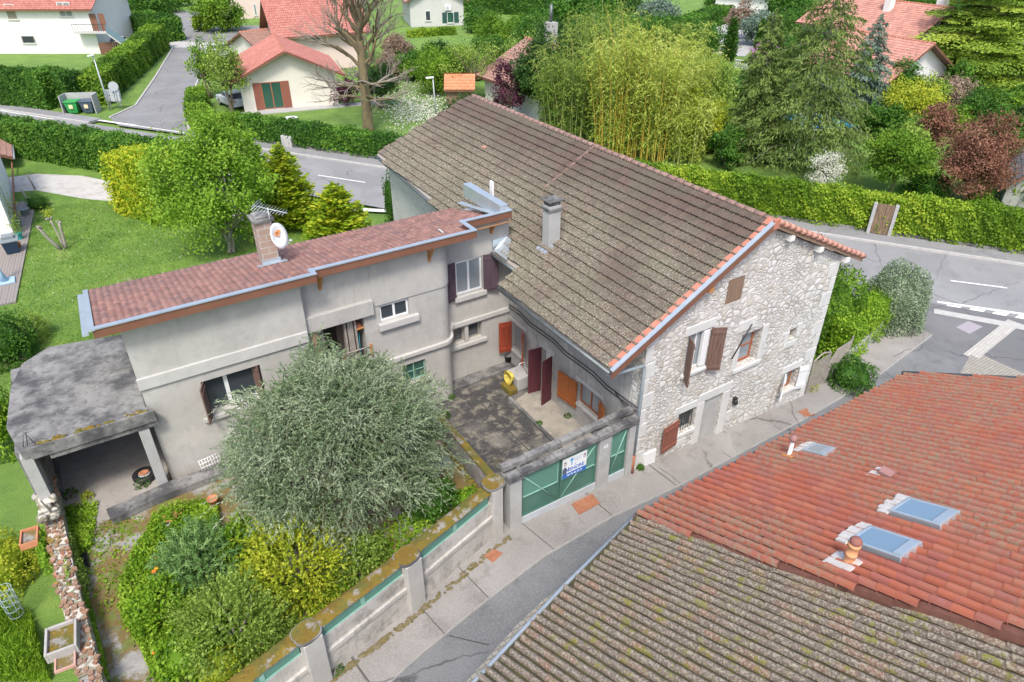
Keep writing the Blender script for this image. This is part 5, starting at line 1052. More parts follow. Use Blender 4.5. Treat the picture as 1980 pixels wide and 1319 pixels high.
leaves('crown', c, olive_l, ol, .095, .03, sd*.8, .5, np.repeat(tone, 14)*.75+rng.uniform(0, .3, n*14), .35, a)
mb = MB(); k0 = Vector((-9.3, 3.1, 1.0)); k1 = Vector((-9.2, 3.0, 2.0)); limb(mb, k0, k1, .26, .2, 9, .05)
for i in rng.choice(n, 60, replace=False): limb(mb, k1, cen+q[i]*.9, .07, .012, 5, .1)
mb.build('trunk', bark_gray, ol)
mb = MB()
for i in rng.choice(n, 900, replace=False):
    p = Vector(cen+q[i]); e = Vector(dv[i]).normalized(); mb.tube([p-e*.2, p+e*.22, p+e*.45-Vector((0, 0, .06))], [.007, .006, .003], 3, False)
mb.build('twigs', mat('olive_twig', (.3, .31, .2), (.38, .37, .26), 4), ol)
# shrubs of the garden
bush('yellow_green_shrub', 'loose yellow-green budding shrub under the olive tree by the lane wall', (*P(575, 1120, 1.0)[:2], 1.0), 1.9, 1.35, yel_l, 1500, .11, .06, k=10, sl=.7, stem=bark_gray, droop=.1)
bush('twiggy_shrub', 'twiggy shrub with sparse small yellow-green leaves, nearest the lane wall corner', (*P(455, 1240, 1.0)[:2], 1.0), 1.7, 1.3, spring_l, 1300, .095, .05, k=9, sl=.7, stem=bark_gray, droop=.1)
ole = thing('oleander', 'long-leaved oleander shrub left of the yellow-green shrub', 'shrub', (*P(400, 1120, 1.0)[:2], 1.0))
b_ = np.array([*P(395, 1110, 1.0)[:2], 1.0]); n = 700; d = rnd_dirs(n); d[:, 2] = np.abs(d[:, 2])
c, a, sd = sprigs(b_+d*np.array([1.1, 1.35, 1.5])*rng.uniform(.4, .95, n)[:, None], d*.6+np.array([0, 0, .6])+rng.normal(0, .25, (n, 3)), .5, 13, .35)
leaves('foliage', c, leaf_mat('oleander_leaf', [(.08, .18, .05), (.16, .29, .08), (.28, .42, .16)], .25), ole, .22, .035, sd*.5, .4, np.repeat(rng.uniform(0, .8, n), 13)+rng.uniform(0, .2, n*13), .3, a)
mb = MB()
for i in range(20): limb(mb, b_, b_+d[i]*np.array([1, 1.2, 1.3])*.85, .02, .008, 4)
mb.build('stems', bark_gray, ole)
bush('rose_bush', 'bright green leafy shrub at the bottom edge left of the lane wall', (*P(380, 1275, 1.0)[:2], 1.0), .85, (1.0, .8), lime_l, 1900, .11, .075)
bush('laurel_shrub', 'dark green evergreen shrub squeezed between the olive tree and the mossy coping', (*P(835, 985, 1.0)[:2], 1.0), 1.1, (.9, .8), green_l, 2600, .1, .055)
bush('lime_shrub', 'small lime green shrub beside the channel and low edging', (*P(905, 975, 1.0)[:2], 1.0), .55, (.5, .5), lime_l, 800, .09, .055)
bush('lime_sapling', 'lime green sapling poking up against the lower rim of the olive crown', (*P(545, 1050, 1.0)[:2], 1.0), 1.7, (.55, .55), lime_l, 900, .11, .06)
bush('wall_shrub', 'yellow-green shrub at the bottom edge beside the mossy corner of the lane wall', (*P(430, 1300, 1.0)[:2], 1.0), .7, .6, yel_l, 700, .09, .055)
bush('ivy', 'trailing green plant at the inner foot of the stone boundary wall', (*P(150, 1150, 1.0)[:2], 1.0), .75, (.28, 2.2), spring_l, 2600, .1, .07)
bush('ivy', 'bright green weeds hanging over the stone boundary wall near the planter', (*P(85, 1060, 1.6)[:2], 1.3), .65, (.18, .8), lime_l, 700, .08, .06)
bush('garden_shrub', 'leafy lime shrub filling the gap between oleander and olive tree', (*P(470, 1075, 1.0)[:2], 1.0), 1.25, (.8, .8), lime_l, 1100, .11, .06, k=5, sl=.4)
bush('garden_shrub', 'loose fresh green shrub left of the twiggy shrub at the path edge', (*P(318, 1190, 1.0)[:2], 1.0), .95, (.8, .9), lime_l, 1000, .11, .07, k=5, sl=.4)
bush('garden_shrub', 'feathery green shrub under the right side of the olive against the lane wall', (*P(690, 1100, 1.0)[:2], 1.0), 1.0, (.9, .6), spring_l, 900, .12, .05, k=6, sl=.45)
gc = []
def area(poly, n, z, h):
    f = inpoly([tuple(P(*p, z)[:2]) for p in poly]); q = np.array([P(*p, z)[:2] for p in poly]); lo, hi = q.min(0), q.max(0); r = []
    while len(r) < n:
        c = rng.uniform(lo, hi, (4000, 2)); r += [x for x in c if f(*x)]
    r = np.array(r[:n]); return np.column_stack([r, z+h*rng.uniform(0.05, 1, n)*(.6+.4*np.sin(r[:, 0]*3)*np.sin(r[:, 1]*2.7))])
c = np.concatenate([area([(300, 1000), (420, 960), (430, 1030), (330, 1120), (300, 1200), (235, 1180), (235, 1130)], 9000, 1.0, .45),
    area([(110, 985), (190, 975), (180, 1060), (130, 1100)], 2600, 1.0, .3), area([(230, 1180), (330, 1150), (400, 1319), (300, 1319), (270, 1250)], 7000, 1.0, .5),
    area([(85, 1030), (120, 1080), (150, 1180), (180, 1319), (215, 1319), (180, 1180), (140, 1080)], 4200, 1.0, .5), area([(340, 1130), (600, 1120), (760, 1010), (880, 940), (880, 985), (640, 1180), (450, 1300)], 6000, 1.0, .35),
    area([(120, 1010), (300, 1000), (260, 1120), (200, 1200)], 700, 1.0, .12)])
tag(leaves('ground_cover', c, lime_l, None, .1, .065, None, .9, np.clip(.55+.3*np.sin(c[:, 0]*2.3)*np.sin(c[:, 1]*3)+rng.uniform(-.3, .4, len(c)), 0, 1)), kind='stuff')
c = np.concatenate([area([(0, 1180), (60, 1190), (100, 1319), (0, 1319)], 9000, .2, .6)])
dd = rng.normal(0, .4, (len(c), 3))+np.array([0, 0, 1.]); tag(leaves('tall_grass', c, lime_l, None, .3, .03, None, .2, None, .9, dd), kind='stuff')
bush('hedge_shrub', 'clipped yellow-green shrub at the left edge outside the boundary wall', (*P(5, 1120, .2)[:2], .2), 1.5, (1.0, 1.2), yel_l, 3200, .1, .06)
bush('hedge_shrub', 'leafy green shrub left of the carport slab above the stone wall', (*P(-5, 850, .6)[:2], .6), 2.6, (.9, 1.1), lime_l, 3200, .12, .075)
bush('hedge_shrub', 'dark green shrub at the left edge behind the carport slab', (*P(12, 690, .0)[:2], .0), 2.2, (1.3, 1.2), green_l, 3600, .13, .08)
bush('lawn_shrub', 'loose shrub on the lawn behind the carport slab', (*P(68, 655, -.2)[:2], -.2), 1.5, (.7, .7), spring_l, 500, .08, .05, k=6, sl=.4)
fl = []
for (px, py, l) in ((303, 1098, 'round yellow flower above the orange one by the mossy path'), (298, 1105, 'small orange flower touching the yellow one by the mossy path'), (302, 1076, 'orange flower highest in the flower bed'), (303, 1101, None), (300, 1262, 'orange flower low down near the bottom edge'), (295, 1180, 'orange flower in the dark gap of the flower bed')):
    if not l: continue
    p = P(px, py, 1.45); t = thing('flower', l, 'flower', p, 'garden flowers'); MB().ball(p, .07, .07, .045, 9, 5).build('petals', mat('flower_yellow', (.7, .4, .02), None) if 'yellow flower' in l or 'round' in l else mat('flower_orange', (.75, .2, .02), None), t); MB().tube([(p[0], p[1], 1.0), tuple(p)], .008, 4).build('stem', green_gate, t)
def pot(px, py, z, r, h, label, m=terra, plant=None, square=False):
    p = P(px, py, z); t = thing('flower_pot', label, 'flower pot', p)
    MB().lathe(p, [(r*.7, 0), (r, h), (r*1.06, h), (r*1.06, h*.86), (r*1.0, h*.85), (r*.9, h*.99), (r*.8, h*.86), (0, h*.84)], 4 if square else 16, not square).build('pot', m, t)
    if plant: leaves('foliage', np.array(p)+np.column_stack([rng.normal(0, r*.8, (260, 2)), h+abs(rng.normal(.3, .3, 260))*plant[1]]), plant[0], t, .1, .06)
    return t
pot(332, 1008, 1.05, .2, .22, 'tipped terracotta bowl among leaves left of the olive tree'); pot(349, 996, 1.05, .14, .18, 'small pale terracotta pot beside the larger tipped bowl')
pot(414, 975, 1.1, .16, .26, 'terracotta pot at the lower left rim of the olive crown'); pot(279, 917, 1.1, .15, .12, 'terracotta saucer pot in front of the black tyre')
pot(845, 873, .95, .22, .25, 'pale pink clay pot on the mossy edging by the courtyard', mat('pink_clay', (.5, .3, .22), (.58, .38, .3), 3))
p = P(324, 1018, 1.02); tag(MB().lathe(p, [(.09, 0), (.12, .16), (.1, .16), (.08, .03)], 12).build('white_cup', white_m), 'white plastic cup beside the terracotta bowl', 'cup')
# weathered bench and step ledge in front of the wing
ld = thing('stone_ledge', 'long low mossy stone ledge along the foot of the wing', 'ledge', (-12.5, 5.9, 1.0))
mb = MB(); mb.prism([tuple(P(*q, 1.25)[:2]) for q in ((205, 985), (330, 930), (460, 885), (460, 905), (400, 925), (300, 965), (215, 1005))], 1.0, 1.28); mb.build('slab', conc, ld, bevel=.03)
crt = thing('white_rack', 'small white wire rack leaning at the foot of the wing wall', 'rack', P(408, 905, 1.25)); mb = MB(); fr_ = Fr(P(392, 912, 1.25), (1, .12, 0)); 
for i in range(8): mb.tube([fr_(i*.09, 0, 0), fr_(i*.09, .32, -.18)], .012, 4)
for z in (0, .1, .21, .32): mb.tube([fr_(-.02, z, -z*.56), fr_(.66, z, -z*.56)], .012, 4)
mb.build('wires', white_m, crt)
gr = thing('iron_grate', 'dark iron grate lying on the mossy garden path', 'grate', P(146, 1085, 1.02)); pc = P(146, 1085, 1.02); mb = MB()
for i in range(7): mb.box(pc[0]-.3, pc[0]+.3, pc[1]-.42+i*.13, pc[1]-.36+i*.13, 1.02, 1.07)
mb.box(pc[0]-.33, pc[0]-.3, pc[1]-.45, pc[1]+.45, 1.02, 1.08).box(pc[0]+.3, pc[0]+.33, pc[1]-.45, pc[1]+.45, 1.02, 1.08); mb.build('bars', black_m, gr)
stk = thing('wooden_pole', 'thin grey pole leaning on the stone wall below the carport', 'pole', P(118, 1008, 1.0)); MB().tube([P(118, 1010, 1.0), Px(78, 968, -17.0)], .025, 6).build('stick', wood_gray, stk)
# planters and boxes on the boundary wall
pl_ = thing('planter_box', 'pale concrete planter full of moss on the boundary wall', 'planter', P(122, 1235, 1.9)); f = Fr((*P(122, 1240, 1.9)[:2], 1.79), (1, -.08, 0)); mb = MB()
mb.fbox(f, -.34, -.28, 0, .3, -.42, .42).fbox(f, .28, .34, 0, .3, -.42, .42).fbox(f, -.28, .28, 0, .3, -.42, -.36).fbox(f, -.28, .28, 0, .3, .36, .42); mb.build('box', mat('pale_planter', (.32, .3, .29), (.42, .4, .38), 3, .95, over=[(6, .55, .7, (.2, .19, .16), .6)]), pl_, bevel=.01); MB().fbox(f, -.28, .28, .0, .2, -.36, .36).build('moss_fill', moss_conc, pl_)
for px, py, l, m in ((58, 1040, 'orange clay planter on the boundary wall near the carport', terra), (125, 1270, 'flat red clay tray on the boundary wall below the pale planter', mat('pinkish_clay', (.45, .25, .2), (.52, .32, .26), 3))):
    t = thing('clay_planter', l, 'planter', P(px, py, 1.9)); f = Fr((*P(px, py, 1.9)[:2], 1.8), (1, -.08, 0)); mb = MB(); h = .2 if 'near' in l else .08
    mb.fbox(f, -.22, -.18, 0, h, -.32, .32).fbox(f, .18, .22, 0, h, -.32, .32).fbox(f, -.18, .18, 0, h, -.32, -.28).fbox(f, -.18, .18, 0, h, .28, .32).build('box', m, t); MB().fbox(f, -.18, .18, 0, h*.6, -.28, .28).build('earth', soil, t)
cg = thing('plant_cage', 'pale wire plant support tower in the lower garden', 'plant support', P(45, 1200, .2)); mb = MB(); pc = P(40, 1200, .2); k = 6
for j in range(k): t = 6.28*j/k; mb.tube([(pc[0]+.16*math.cos(t), pc[1]+.16*math.sin(t), .2), (pc[0]+.2*math.cos(t), pc[1]+.2*math.sin(t), 1.5)], .012, 4)
for z in (.5, .75, 1.0, 1.25, 1.5): r = .16+.03*z; mb.tube([(pc[0]+r*math.cos(6.28*j/14), pc[1]+r*math.sin(6.28*j/14), z) for j in range(15)], .012, 4)
mb.build('wires', mat('pale_wire', (.26, .34, .33), None, metal=.2), cg)
# courtyard things
p = P(893, 716, .12); br = thing('brick_stack', 'two stacked red clay blocks on the courtyard step', 'bricks', p); MB().box(p[0]-.28, p[0]+.25, p[1]-.1, p[1]+.16, .12, .26).build('block', newtile, br, bevel=.02); MB().box(p[0]-.26, p[0]+.27, p[1]-.08, p[1]+.15, .263, .39).build('block', newtile, br, bevel=.02)
p = P(934, 708, .12); tag(MB().box(p[0]-.22, p[0]+.22, p[1]-.14, p[1]+.14, .124, .14).build('drain_cover', rust_m), 'small square iron drain cover on the courtyard step', 'drain cover')
p = P(983, 698, .12); pt = thing('black_pot', 'black cooking pot standing in the courtyard corner', 'pot', p); MB().lathe(p, [(.0, 0), (.15, .0), (.19, .3), (.2, .31), (.17, .3), (.14, .04), (0, .04)], 16).build('pot', black_m, pt); MB().tube([(p[0]-.18, p[1], .4), (p[0], p[1], .56), (p[0]+.18, p[1], .4)], .012, 4).build('handle', black_m, pt)
b0 = P(1008, 762, 0); ba = thing('stone_trough', 'grey stone water trough with mossy foot against the courtyard wall', 'trough', b0)
MB().box(-1.05, -.22, 6.1, 6.95, 0, .62).build('basin', conc_clean, ba, bevel=.05); MB().box(-1.5, -1.1, 6.0, 6.7, 0, .3).build('foot', moss_conc, ba, bevel=.06)
p = P(990, 722, .6); ho = thing('garden_hose', 'coiled yellow garden hose hanging on the stone trough', 'hose', (-1.1, 6.6, .62)); mb = MB(); rr = random.Random(2)
for i in range(6): r = .15+.02*i; mb.tube([(-1.12-.035*i+.02*math.sin(3*t), 6.45+r*math.cos(t)*1.1, .6+r*math.sin(t)*1.25) for t in (6.28*j/18 for j in range(19))], .02, 5)
mb.build('coil', mat('hose_yellow', (.6, .48, .04), (.7, .6, .15), 6, .5), ho)
mb = MB().tube([(-1.0, 6.3, .9), (-.85, 6.25, 1.25), (-.6, 6.3, 1.2), (-.55, 6.2, .7)], .018, 5); mb.build('loose_end', white_m, ho)
p = P(1050, 748, .06); wd = []
for px, py, l, s in ((872, 770, 'weed tuft at the foot of the rounded wing corner', .16), (1098, 808, 'weed tuft on the beige path under the orange shutter', .17), (1042, 822, 'weed tuft along the narrow courtyard kerb', .15), (862, 806, 'weed tuft by the olive tree at the edge of the courtyard', .2), (276, 938, 'weed tuft in front of the carport post', .25), (138, 958, 'weed tuft inside the left carport post', .22), (170, 963, 'yellowish weed tuft at the front edge of the carport floor', .2), (1238, 905, 'weed tuft at the foot of the gable downpipe', .13), (1569, 752, 'yellow weed at the right foot of the stone gable', .3), (652, 1297, 'weed tuft at the foot of the lane wall', .2)):
    z = 1.02 if px < 300 else (.1 if px > 1200 or px < 700 else .0)
    if px > 1500: z = -.42
    p = P(px, py, z); bush('weed', l, p, s*1.1, s, yel_l if 'yellow' in l else green_l, 130, .09, .04, cat='weed', group='weeds')
# ground covers in the lane
for pts, l in (([(1105, 975), (1145, 955), (1160, 973), (1120, 995)], 'rusty double manhole cover in the pavement before the green gate'), ([(935, 1075), (955, 1062), (973, 1070), (953, 1088)], 'rusty square manhole cover beside the lane wall'), ([(1543, 795), (1562, 788), (1577, 800), (1558, 806)], 'rust red plate in the pavement before the stone gable')):
    q = [P(*p, zl(P(*p, 0)[0])+.09)[:2] for p in pts]; z = np.mean([zl(a[0]) for a in q])+.094; tag(MB().prism(q, z-.03, [zl(a[0])+.1 for a in q]).build('manhole_cover', rust_m), l, 'manhole cover')
q = [P(*p, -.65)[:2] for p in ((1848, 633), (1872, 621), (1900, 632), (1874, 646))]; tag(MB().prism(q, -.7, -.64).build('drain_grate', mat('purple_grate', (.3, .27, .3), (.36, .33, .36), 20)), 'large square drain grate in the road junction', 'drain grate')
mb = MB(); rr = random.Random(31)
for i in range(260):
    t = rr.random()**.8; x = -5.3-8*t; y = float(np.interp(x, [-16.4, -12.1, -9.1, -6.1, -4.9], [-2.85, -1.95, -1.3, -.42, -.25]))+rr.uniform(-.1, .06); mb.ball((x, y, zl(x)+.088), rr.uniform(.04, .12), rr.uniform(.03, .07), .012, 8, 4)
tag(mb.build('moss', mat('dark_moss', (.1, .09, .03), (.19, .15, .07), 6, .98, over=[(9, .5, .65, (.25, .22, .18), .6)], bmp=.8)), kind='stuff')
# right of the gable: fence panels, hedges, bushes
fp = thing('lattice_gate', 'curved-top weathered wooden lattice gate at the right end of the stone gable', 'wooden gate', (9.4, -.1, -.5))
def slat_panel(parent, x0, y0, x1, y1, h, lean, nm):
    f = Fr((x0, y0, -.55), (x1-x0, y1-y0, 0)); L = math.hypot(x1-x0, y1-y0); mb = MB(); n = 9
    mb.fbox(f, 0, .06, 0, h, -.03, .03).fbox(f, L-.06, L, 0, h*1.06, -.03, .03).fbox(f, .06, L-.06, 0, .06, -.028, .028)
    mb.build('frame', wood_gray, parent); mb = MB()
    for i in range(-6, 12):
        a, b = i*.16, i*.16+lean*h; z0, z1 = .06, h*.98
        if a < .05: z0 += (.05-a)/(b-a)*(h-.06); a = .05
        if b > L-.05: z1 -= (b-L+.05)/(b-a+1e-6)*(z1-z0); b = L-.05
        if z1-z0 < .1 or a > L-.1 or b < .06: continue
        mb.add([f(a, z0, 0), f(a+.07, z0, 0), f(b+.07, z1, 0), f(b, z1, 0), f(a, z0, .02), f(a+.07, z0, .02), f(b+.07, z1, .02), f(b, z1, .02)], [(4, 5, 6, 7), (0, 3, 2, 1), (0, 4, 7, 3), (1, 2, 6, 5), (0, 1, 5, 4), (3, 7, 6, 2)])
    mb.build(nm, wood_gray, parent)
slat_panel(fp, 9.3, .05, 10.5, .15, 1.7, .5, 'slats'); MB().tube([Fr((9.3, .05, -.55), (1.2, .1, 0))(1.2*i/10, 1.7+.2*math.sin(math.pi*i/10), 0) for i in range(11)], .035, 6).build('arched_rail', wood_gray, fp)
fq = thing('slatted_panel', 'weathered panel of slanting slats right of the arched lattice gate', 'fence panel', (11.4, .2, -.5)); slat_panel(fq, 10.55, .16, 12.3, .35, 1.7, .9, 'slats')
cw = thing('low_concrete_wall', 'low grey concrete wall under the hedge right of the wooden panels', 'low wall', (15, .9, -.6)); f = Fr((12.3, .35, 0), (6.2, 1.4, 0)); MB().fbox(f, 0, 6.3, -1, .25, -.25, 0).build('wall', conc_clean, cw, bevel=.02)
hedge('hedge', 'bright green clipped hedge above the low concrete wall', [(12.6, 1.0), (17.2, 2.0)], 1.1, 2.0, lime_l, -.6, 240, .12, .075)
bush('golden_shrub', 'large rounded yellow-green shrub right of the stone gable', (13.6, 2.9, -.7), 4.0, (2.3, 2.0), laurel_l, 8000, .15, .095, lump=.1)
bush('red_tipped_shrub', 'shrub with red shoots behind the large yellow-green shrub', (14.6, 4.8, -.7), 4.5, (1.9, 1.4), red_l, 1100, .12, .06, k=4, sl=.9, droop=-.1)
bush('grey_shrub', 'big dome of grey-green foliage at the road junction', (17.9, 1.9, -.7), 3.3, (1.75, 1.6), grey_l, 13000, .12, .06, lump=.06)
bush('box_shrub', 'small dark green shrub on the pavement by the wooden panels', (*P(1642, 742, -.45)[:2], -.45), 1.2, .95, green_l, 3000, .1, .055)
bush('climbing_plant', 'narrow climbing plant on the far corner of the stone house', (*P(757, 425, -.5)[:2], -.5), 3.3, (.4, .4), green_l, 900, .12, .08)
# lawn behind the wing
tree('round_tree', 'large round bright green tree on the lawn behind the wing', 'tree', (-7.5, 26.6, -.2), 8.1, (3.2, 3.0), fresh_l, bark_gray, .06, 110, 240, .17, .11, .12, 5, .24, 1, open_=.3, top=.7)
conifer('golden_conifer', 'tallest golden conifer, right of the round green tree', (-3.4, 28.2, -.3), 5.2, 1.9, gold_l, bark, tiers=30, per=13, nl=55, L=.3, W=.11, droop=-.15, group='golden conifers', power=.6, hang=-.3)
conifer('golden_conifer', 'broad yellow golden conifer next to the wing roof', (-1.7, 24.6, -.3), 3.6, 1.9, gold_l, bark, tiers=24, per=13, nl=55, L=.3, W=.11, droop=-.1, group='golden conifers', power=.55, hang=-.3)
conifer('golden_conifer', 'green golden-tipped conifer half hidden behind the round green tree', (-4.3, 31, -.3), 4.8, 1.7, lime_l, bark, tiers=24, per=12, nl=50, L=.3, W=.11, droop=-.15, group='golden conifers', power=.6, hang=-.3)
hedge('conifer_hedge', 'square clipped golden-green conifer hedge by the gravel drive', [P(262, 398, -.2), P(345, 425, -.2)], 2.6, [3.7, 3.9], gold_l, -.2, 200, .22, .1, rough=.14)
hedge('hedge', 'long thick dark green hedge between the road and the gravel drive', [rd(16.4, 66), rd(16.6, 46), rd(16.5, 35)], 1.9, 2.65, hedge_l, -.3, 170, .19, .12)
st = thing('pollarded_tree', 'three bare pollarded stems on the lawn at the left', 'tree', P(127, 482, -.2)); b_ = Vector(P(127, 482, -.2)); mb = MB()
for e, r in (((-.9, .2, 1.5), .1), ((-.25, .6, 1.75), .07), ((.15, .05, 1.6), .1)):
    s = b_+Vector((e[0]*.25, e[1]*.4, 0)); q = b_+Vector(e); limb(mb, s, q, r, r*.75, 8, .04)
    for j in range(5): mb.ball(q+Vector((random.uniform(-.14, .14), random.uniform(-.14, .14), random.uniform(-.02, .08))), .075, n=7, k=5)
mb.build('trunk', bark_gray, st); leaves('shoots', np.array(b_)+np.array([-.25, .6, 2.1])+rng.normal(0, .16, (70, 3)), yel_l, st, .16, .06)
c = np.array([P(px, py, -.17) for px, py in zip(rng.uniform(60, 430, 900), rng.uniform(385, 620, 900))]); c = c[(c[:, 1] > 14)]
tag(leaves('daisies', c, white_l, None, .05, .05, None, 3, np.clip(rng.uniform(.3, 1.2, len(c)), 0, 1)), kind='stuff')
c = []; 
g_ = np.column_stack([rng.uniform(-22, -1, 52000), rng.uniform(11.2, 40, 52000), np.full(52000, -.14)])
no_ = [inpoly(P2((22, 372), (15, 343), (70, 336), (160, 340), (250, 358), (420, 385), (520, 395), (520, 440), (400, 412), (255, 393), (160, 384), (70, 368), z=-.19)), inpoly(P2((-60, 590), (30, 583), (70, 386), (-60, 400), z=-.1))]
g_ = g_[[not (no_[0](a, b) or no_[1](a, b)) for a, b in g_[:, :2]]]; ng_ = len(g_)
tag(leaves('lawn_grass', g_, leaf_mat('grass_blade', [(.07, .16, .02), (.14, .26, .03), (.25, .36, .06), (.36, .4, .14)], .3), None, .15, .03, None, .3, np.clip(.45+.28*np.sin(g_[:, 0]*1.1+g_[:, 1]*.7)*np.sin(g_[:, 1]*1.3)+.2*np.sin(g_[:, 0]*.5+2)*np.sin(g_[:, 1]*.42+g_[:, 0]*.2)+rng.uniform(-.35, .35, ng_), 0, 1), .7, rng.normal(0, .6, (ng_, 3))+np.array([0, 0, .8])), kind='stuff')
# ------------------------------------------------------------- house and deck at the left edge
bh = thing('neighbour_house', 'white house with brown tiled roof cut by the left edge', 'house', P(28, 425, -.2))
hc = P(28, 425, -.2); zt_ = 4.6
MB().box(hc[0]-9, hc[0], hc[1]-3.5, hc[1]+7.5, -.5, zt_).build('wall', cream_m, bh)
far_t = tile_mat('far_red_tiles', [(.34, .125, .1), (.4, .15, .12), (.44, .19, .15), (.37, .14, .115)], [(3, .55, .7, (.3, .11, .09), .5), (25, .6, .72, (.5, .3, .22), .5)])
far_b = tile_mat('far_brown_tiles', [(.26, .15, .12), (.32, .19, .15), (.3, .17, .14)], [(3, .55, .7, (.2, .12, .1), .5), (25, .6, .72, (.42, .34, .28), .5)])
e0 = Px(18, 237, hc[0]+.45); ez, ey = e0[2], e0[1]
def slope_roof(parent, a, b, c, d, m, pitch=.25, course=.38, prof='roman', th=.16, amp=.05):
    "tiled slope from eave a-b up to ridge d-c (corner points)"
    a, b, c, d = [np.asarray(q, float) for q in (a, b, c, d)]; eu = b-a; ev = d-a; ev = ev-unit(eu)*(ev@unit(eu))
    poly = [tuple(q[:2]) for q in (a, b, c, d)]; lo = min(0, (d-a)@unit(eu)); L = max(np.linalg.norm(eu), (c-a)@unit(eu))-lo
    o = a+unit(eu)*lo
    tile_roof('roof', o+np.array([0, 0, .03]), eu, ev, int(L/pitch)+1, int(np.linalg.norm(ev)/course)+1, pitch, course, m, parent, prof, amp, .04, inpoly(poly), 4, .006, 0, .03, 9)
    mb = MB(); mb.prism(poly, [q[2]-th for q in (a, b, c, d)], [q[2]+.005 for q in (a, b, c, d)]); mb.build('roof_deck', board_m, parent)
x1 = hc[0]+.45; slope_roof(bh, (x1, ey-11.5, ez), (x1, ey, ez), (x1-5, ey, ez+2.3), (x1-5, ey-11.5, ez+2.3), far_b)
MB().tube([(x1+.06, ey-11.5, ez-.06), (x1+.06, ey+.05, ez-.06)], .08, 8).build('gutter', zinc, bh)
MB().tube([(x1, ey-.1, ez-.1), (hc[0]+.1, hc[1]+.3, ez-.7), (hc[0]+.08, hc[1]+.1, -.2)], .055, 8).build('downpipe', rust_m, bh)
glazing(bh, Fr((hc[0], 0, 0), (0, -1, 0), (1, 0, 0)), -(hc[1]-.6), -(hc[1]-1.9), .6, 2.4, .02, white_m, glass_pale, 1)
deck_m = plank_mat('deck_boards', (.2, .175, .16), (.3, .27, .25))
dk = thing('wooden_deck', 'weathered grey plank deck at the left edge of the lawn', 'deck', P(20, 500, -.15))
q = [P(*p, -.1)[:2] for p in ((30, 583), (70, 386))]; A_, B_ = q; d_ = unit(B_-A_); s_ = np.array([-d_[1], d_[0]]); mb = MB()
for i in range(46): o = A_+s_*(.0+i*.145); L = np.linalg.norm(B_-A_); mb.prism([o, o+d_*L, o+d_*L+s_*.135, o+s_*.135], -.3, -.1+.004*(i % 2))
mb.build('boards', deck_m, dk)
pb = P(12, 545, -.09); um = thing('folded_parasol', 'pale blue folded parasol on a square base standing on the deck', 'parasol', pb); MB().box(pb[0]-.42, pb[0]+.42, pb[1]-.4, pb[1]+.4, -.094, .0).build('base', mat('pale_blue', (.33, .46, .58), None), um, bevel=.02)
MB().tube([(pb[0]-.05, pb[1], .0), (pb[0]-.16, pb[1]+.0, .5), (pb[0]-.2, pb[1], 2.4)], [.2, .16, .07], 10).build('cloth', mat('blue_cloth', (.36, .52, .68), (.45, .6, .74), 3), um); MB().tube([(pb[0]-.05, pb[1], 0), (pb[0]-.22, pb[1], 2.6)], .03, 8).build('pole', lamp_m, um)
pb = P(26, 487, -.09); bq = thing('dark_barbecue', 'dark blue barbecue cabinet with grey lid tray on the deck', 'barbecue', pb); MB().add([(pb[0]+x*s, pb[1]+y*s, z) for z, s in ((-.09, .3), (.62, .38)) for x, y in ((-1, -1), (1, -1), (1, 1), (-1, 1))], [(0, 1, 5, 4), (1, 2, 6, 5), (2, 3, 7, 6), (3, 0, 4, 7), (4, 5, 6, 7), (3, 2, 1, 0)]).build('cabinet', mat('navy', (.01, .03, .06), None, rough=.4), bq)
MB().box(pb[0]-.48, pb[0]+.48, pb[1]-.42, pb[1]+.42, .622, .72).box(pb[0]-.3, pb[0]+.3, pb[1]-.1, pb[1]+.4, .722, .9).build('tray', bin_g := mat('slate', (.2, .23, .25), None), bq, bevel=.02)
pb = P(8, 440, -.09); tl = thing('teal_tub', 'turquoise plastic tub behind the barbecue', 'tub', pb); MB().lathe(pb, [(.34, 0), (.42, .6), (.45, .62), (.4, .6), (.32, .05), (0, .05)], 18).build('tub', mat('teal', (.03, .36, .36), None, rough=.5), tl)
pot(50, 415, -.09, .3, .42, 'dark blue-grey pot at the far corner of the deck', bin_g); pot(37, 440, -.09, .22, .5, 'tall grey pot with yellow flowering plant on the deck', bin_g, (yel_l, 2.2)); pot(40, 462, -.09, .18, .4, 'teal pot with trailing pale plant on the deck', MATS['teal'], (spring_l, 1.2)); pot(38, 478, -.09, .13, .3, 'terracotta pot on the deck beside the barbecue')
for px, py, top, l in ((68, 366, 336, 'thin wooden post at the edge of the gravel drive'), (60, 400, 365, 'leaning wooden stake by the deck planting')):
    p = P(px, py, -.2); tag(MB().tube([p, (p[0]-.15, p[1], zat(p, top))], .06, 6).build('wooden_post', wood_gray), l, 'post')
bush('deck_shrub', 'small loose green shrub beside the deck and the house corner', P(75, 402, -.2), .9, .7, green_l, 700, .12, .07)

# ------------------------------------------------------------- side street corner
hedge('hedge', 'tall square clipped hedge left of the wheelie bin shelter', [P(-70, 193), P(112, 208)], 2.2, 3.4, hedge_l, -.7, 90, .24, .15)
hedge('hedge', 'shorter dark hedge block behind the wheelie bin shelter', [P(95, 196), P(158, 208)], 2.0, 3.3, green_l, -.7, 90, .24, .15)
hedge('hedge', 'long bright hedge climbing beside the side street', [P(188, 205), P(262, 140), P(312, 93)], 2.2, [2.9, 2.9, 3.1], laurel_l, -.7, 90, .26, .16)
hedge('hedge', 'far hedge past the parked white car', [P(262, 68), P(328, 82)], 5.0, 3.2, hedge_l, -.7, 60, .3, .2)
hedge('hedge', 'curved low hedge around the corner of the bungalow lawn', [P(388, 205), P(384, 240), P(410, 262), P(500, 268)], 1.6, [1.9, 2.0, 1.9, 1.8], laurel_l, -.7, 110, .22, .14)
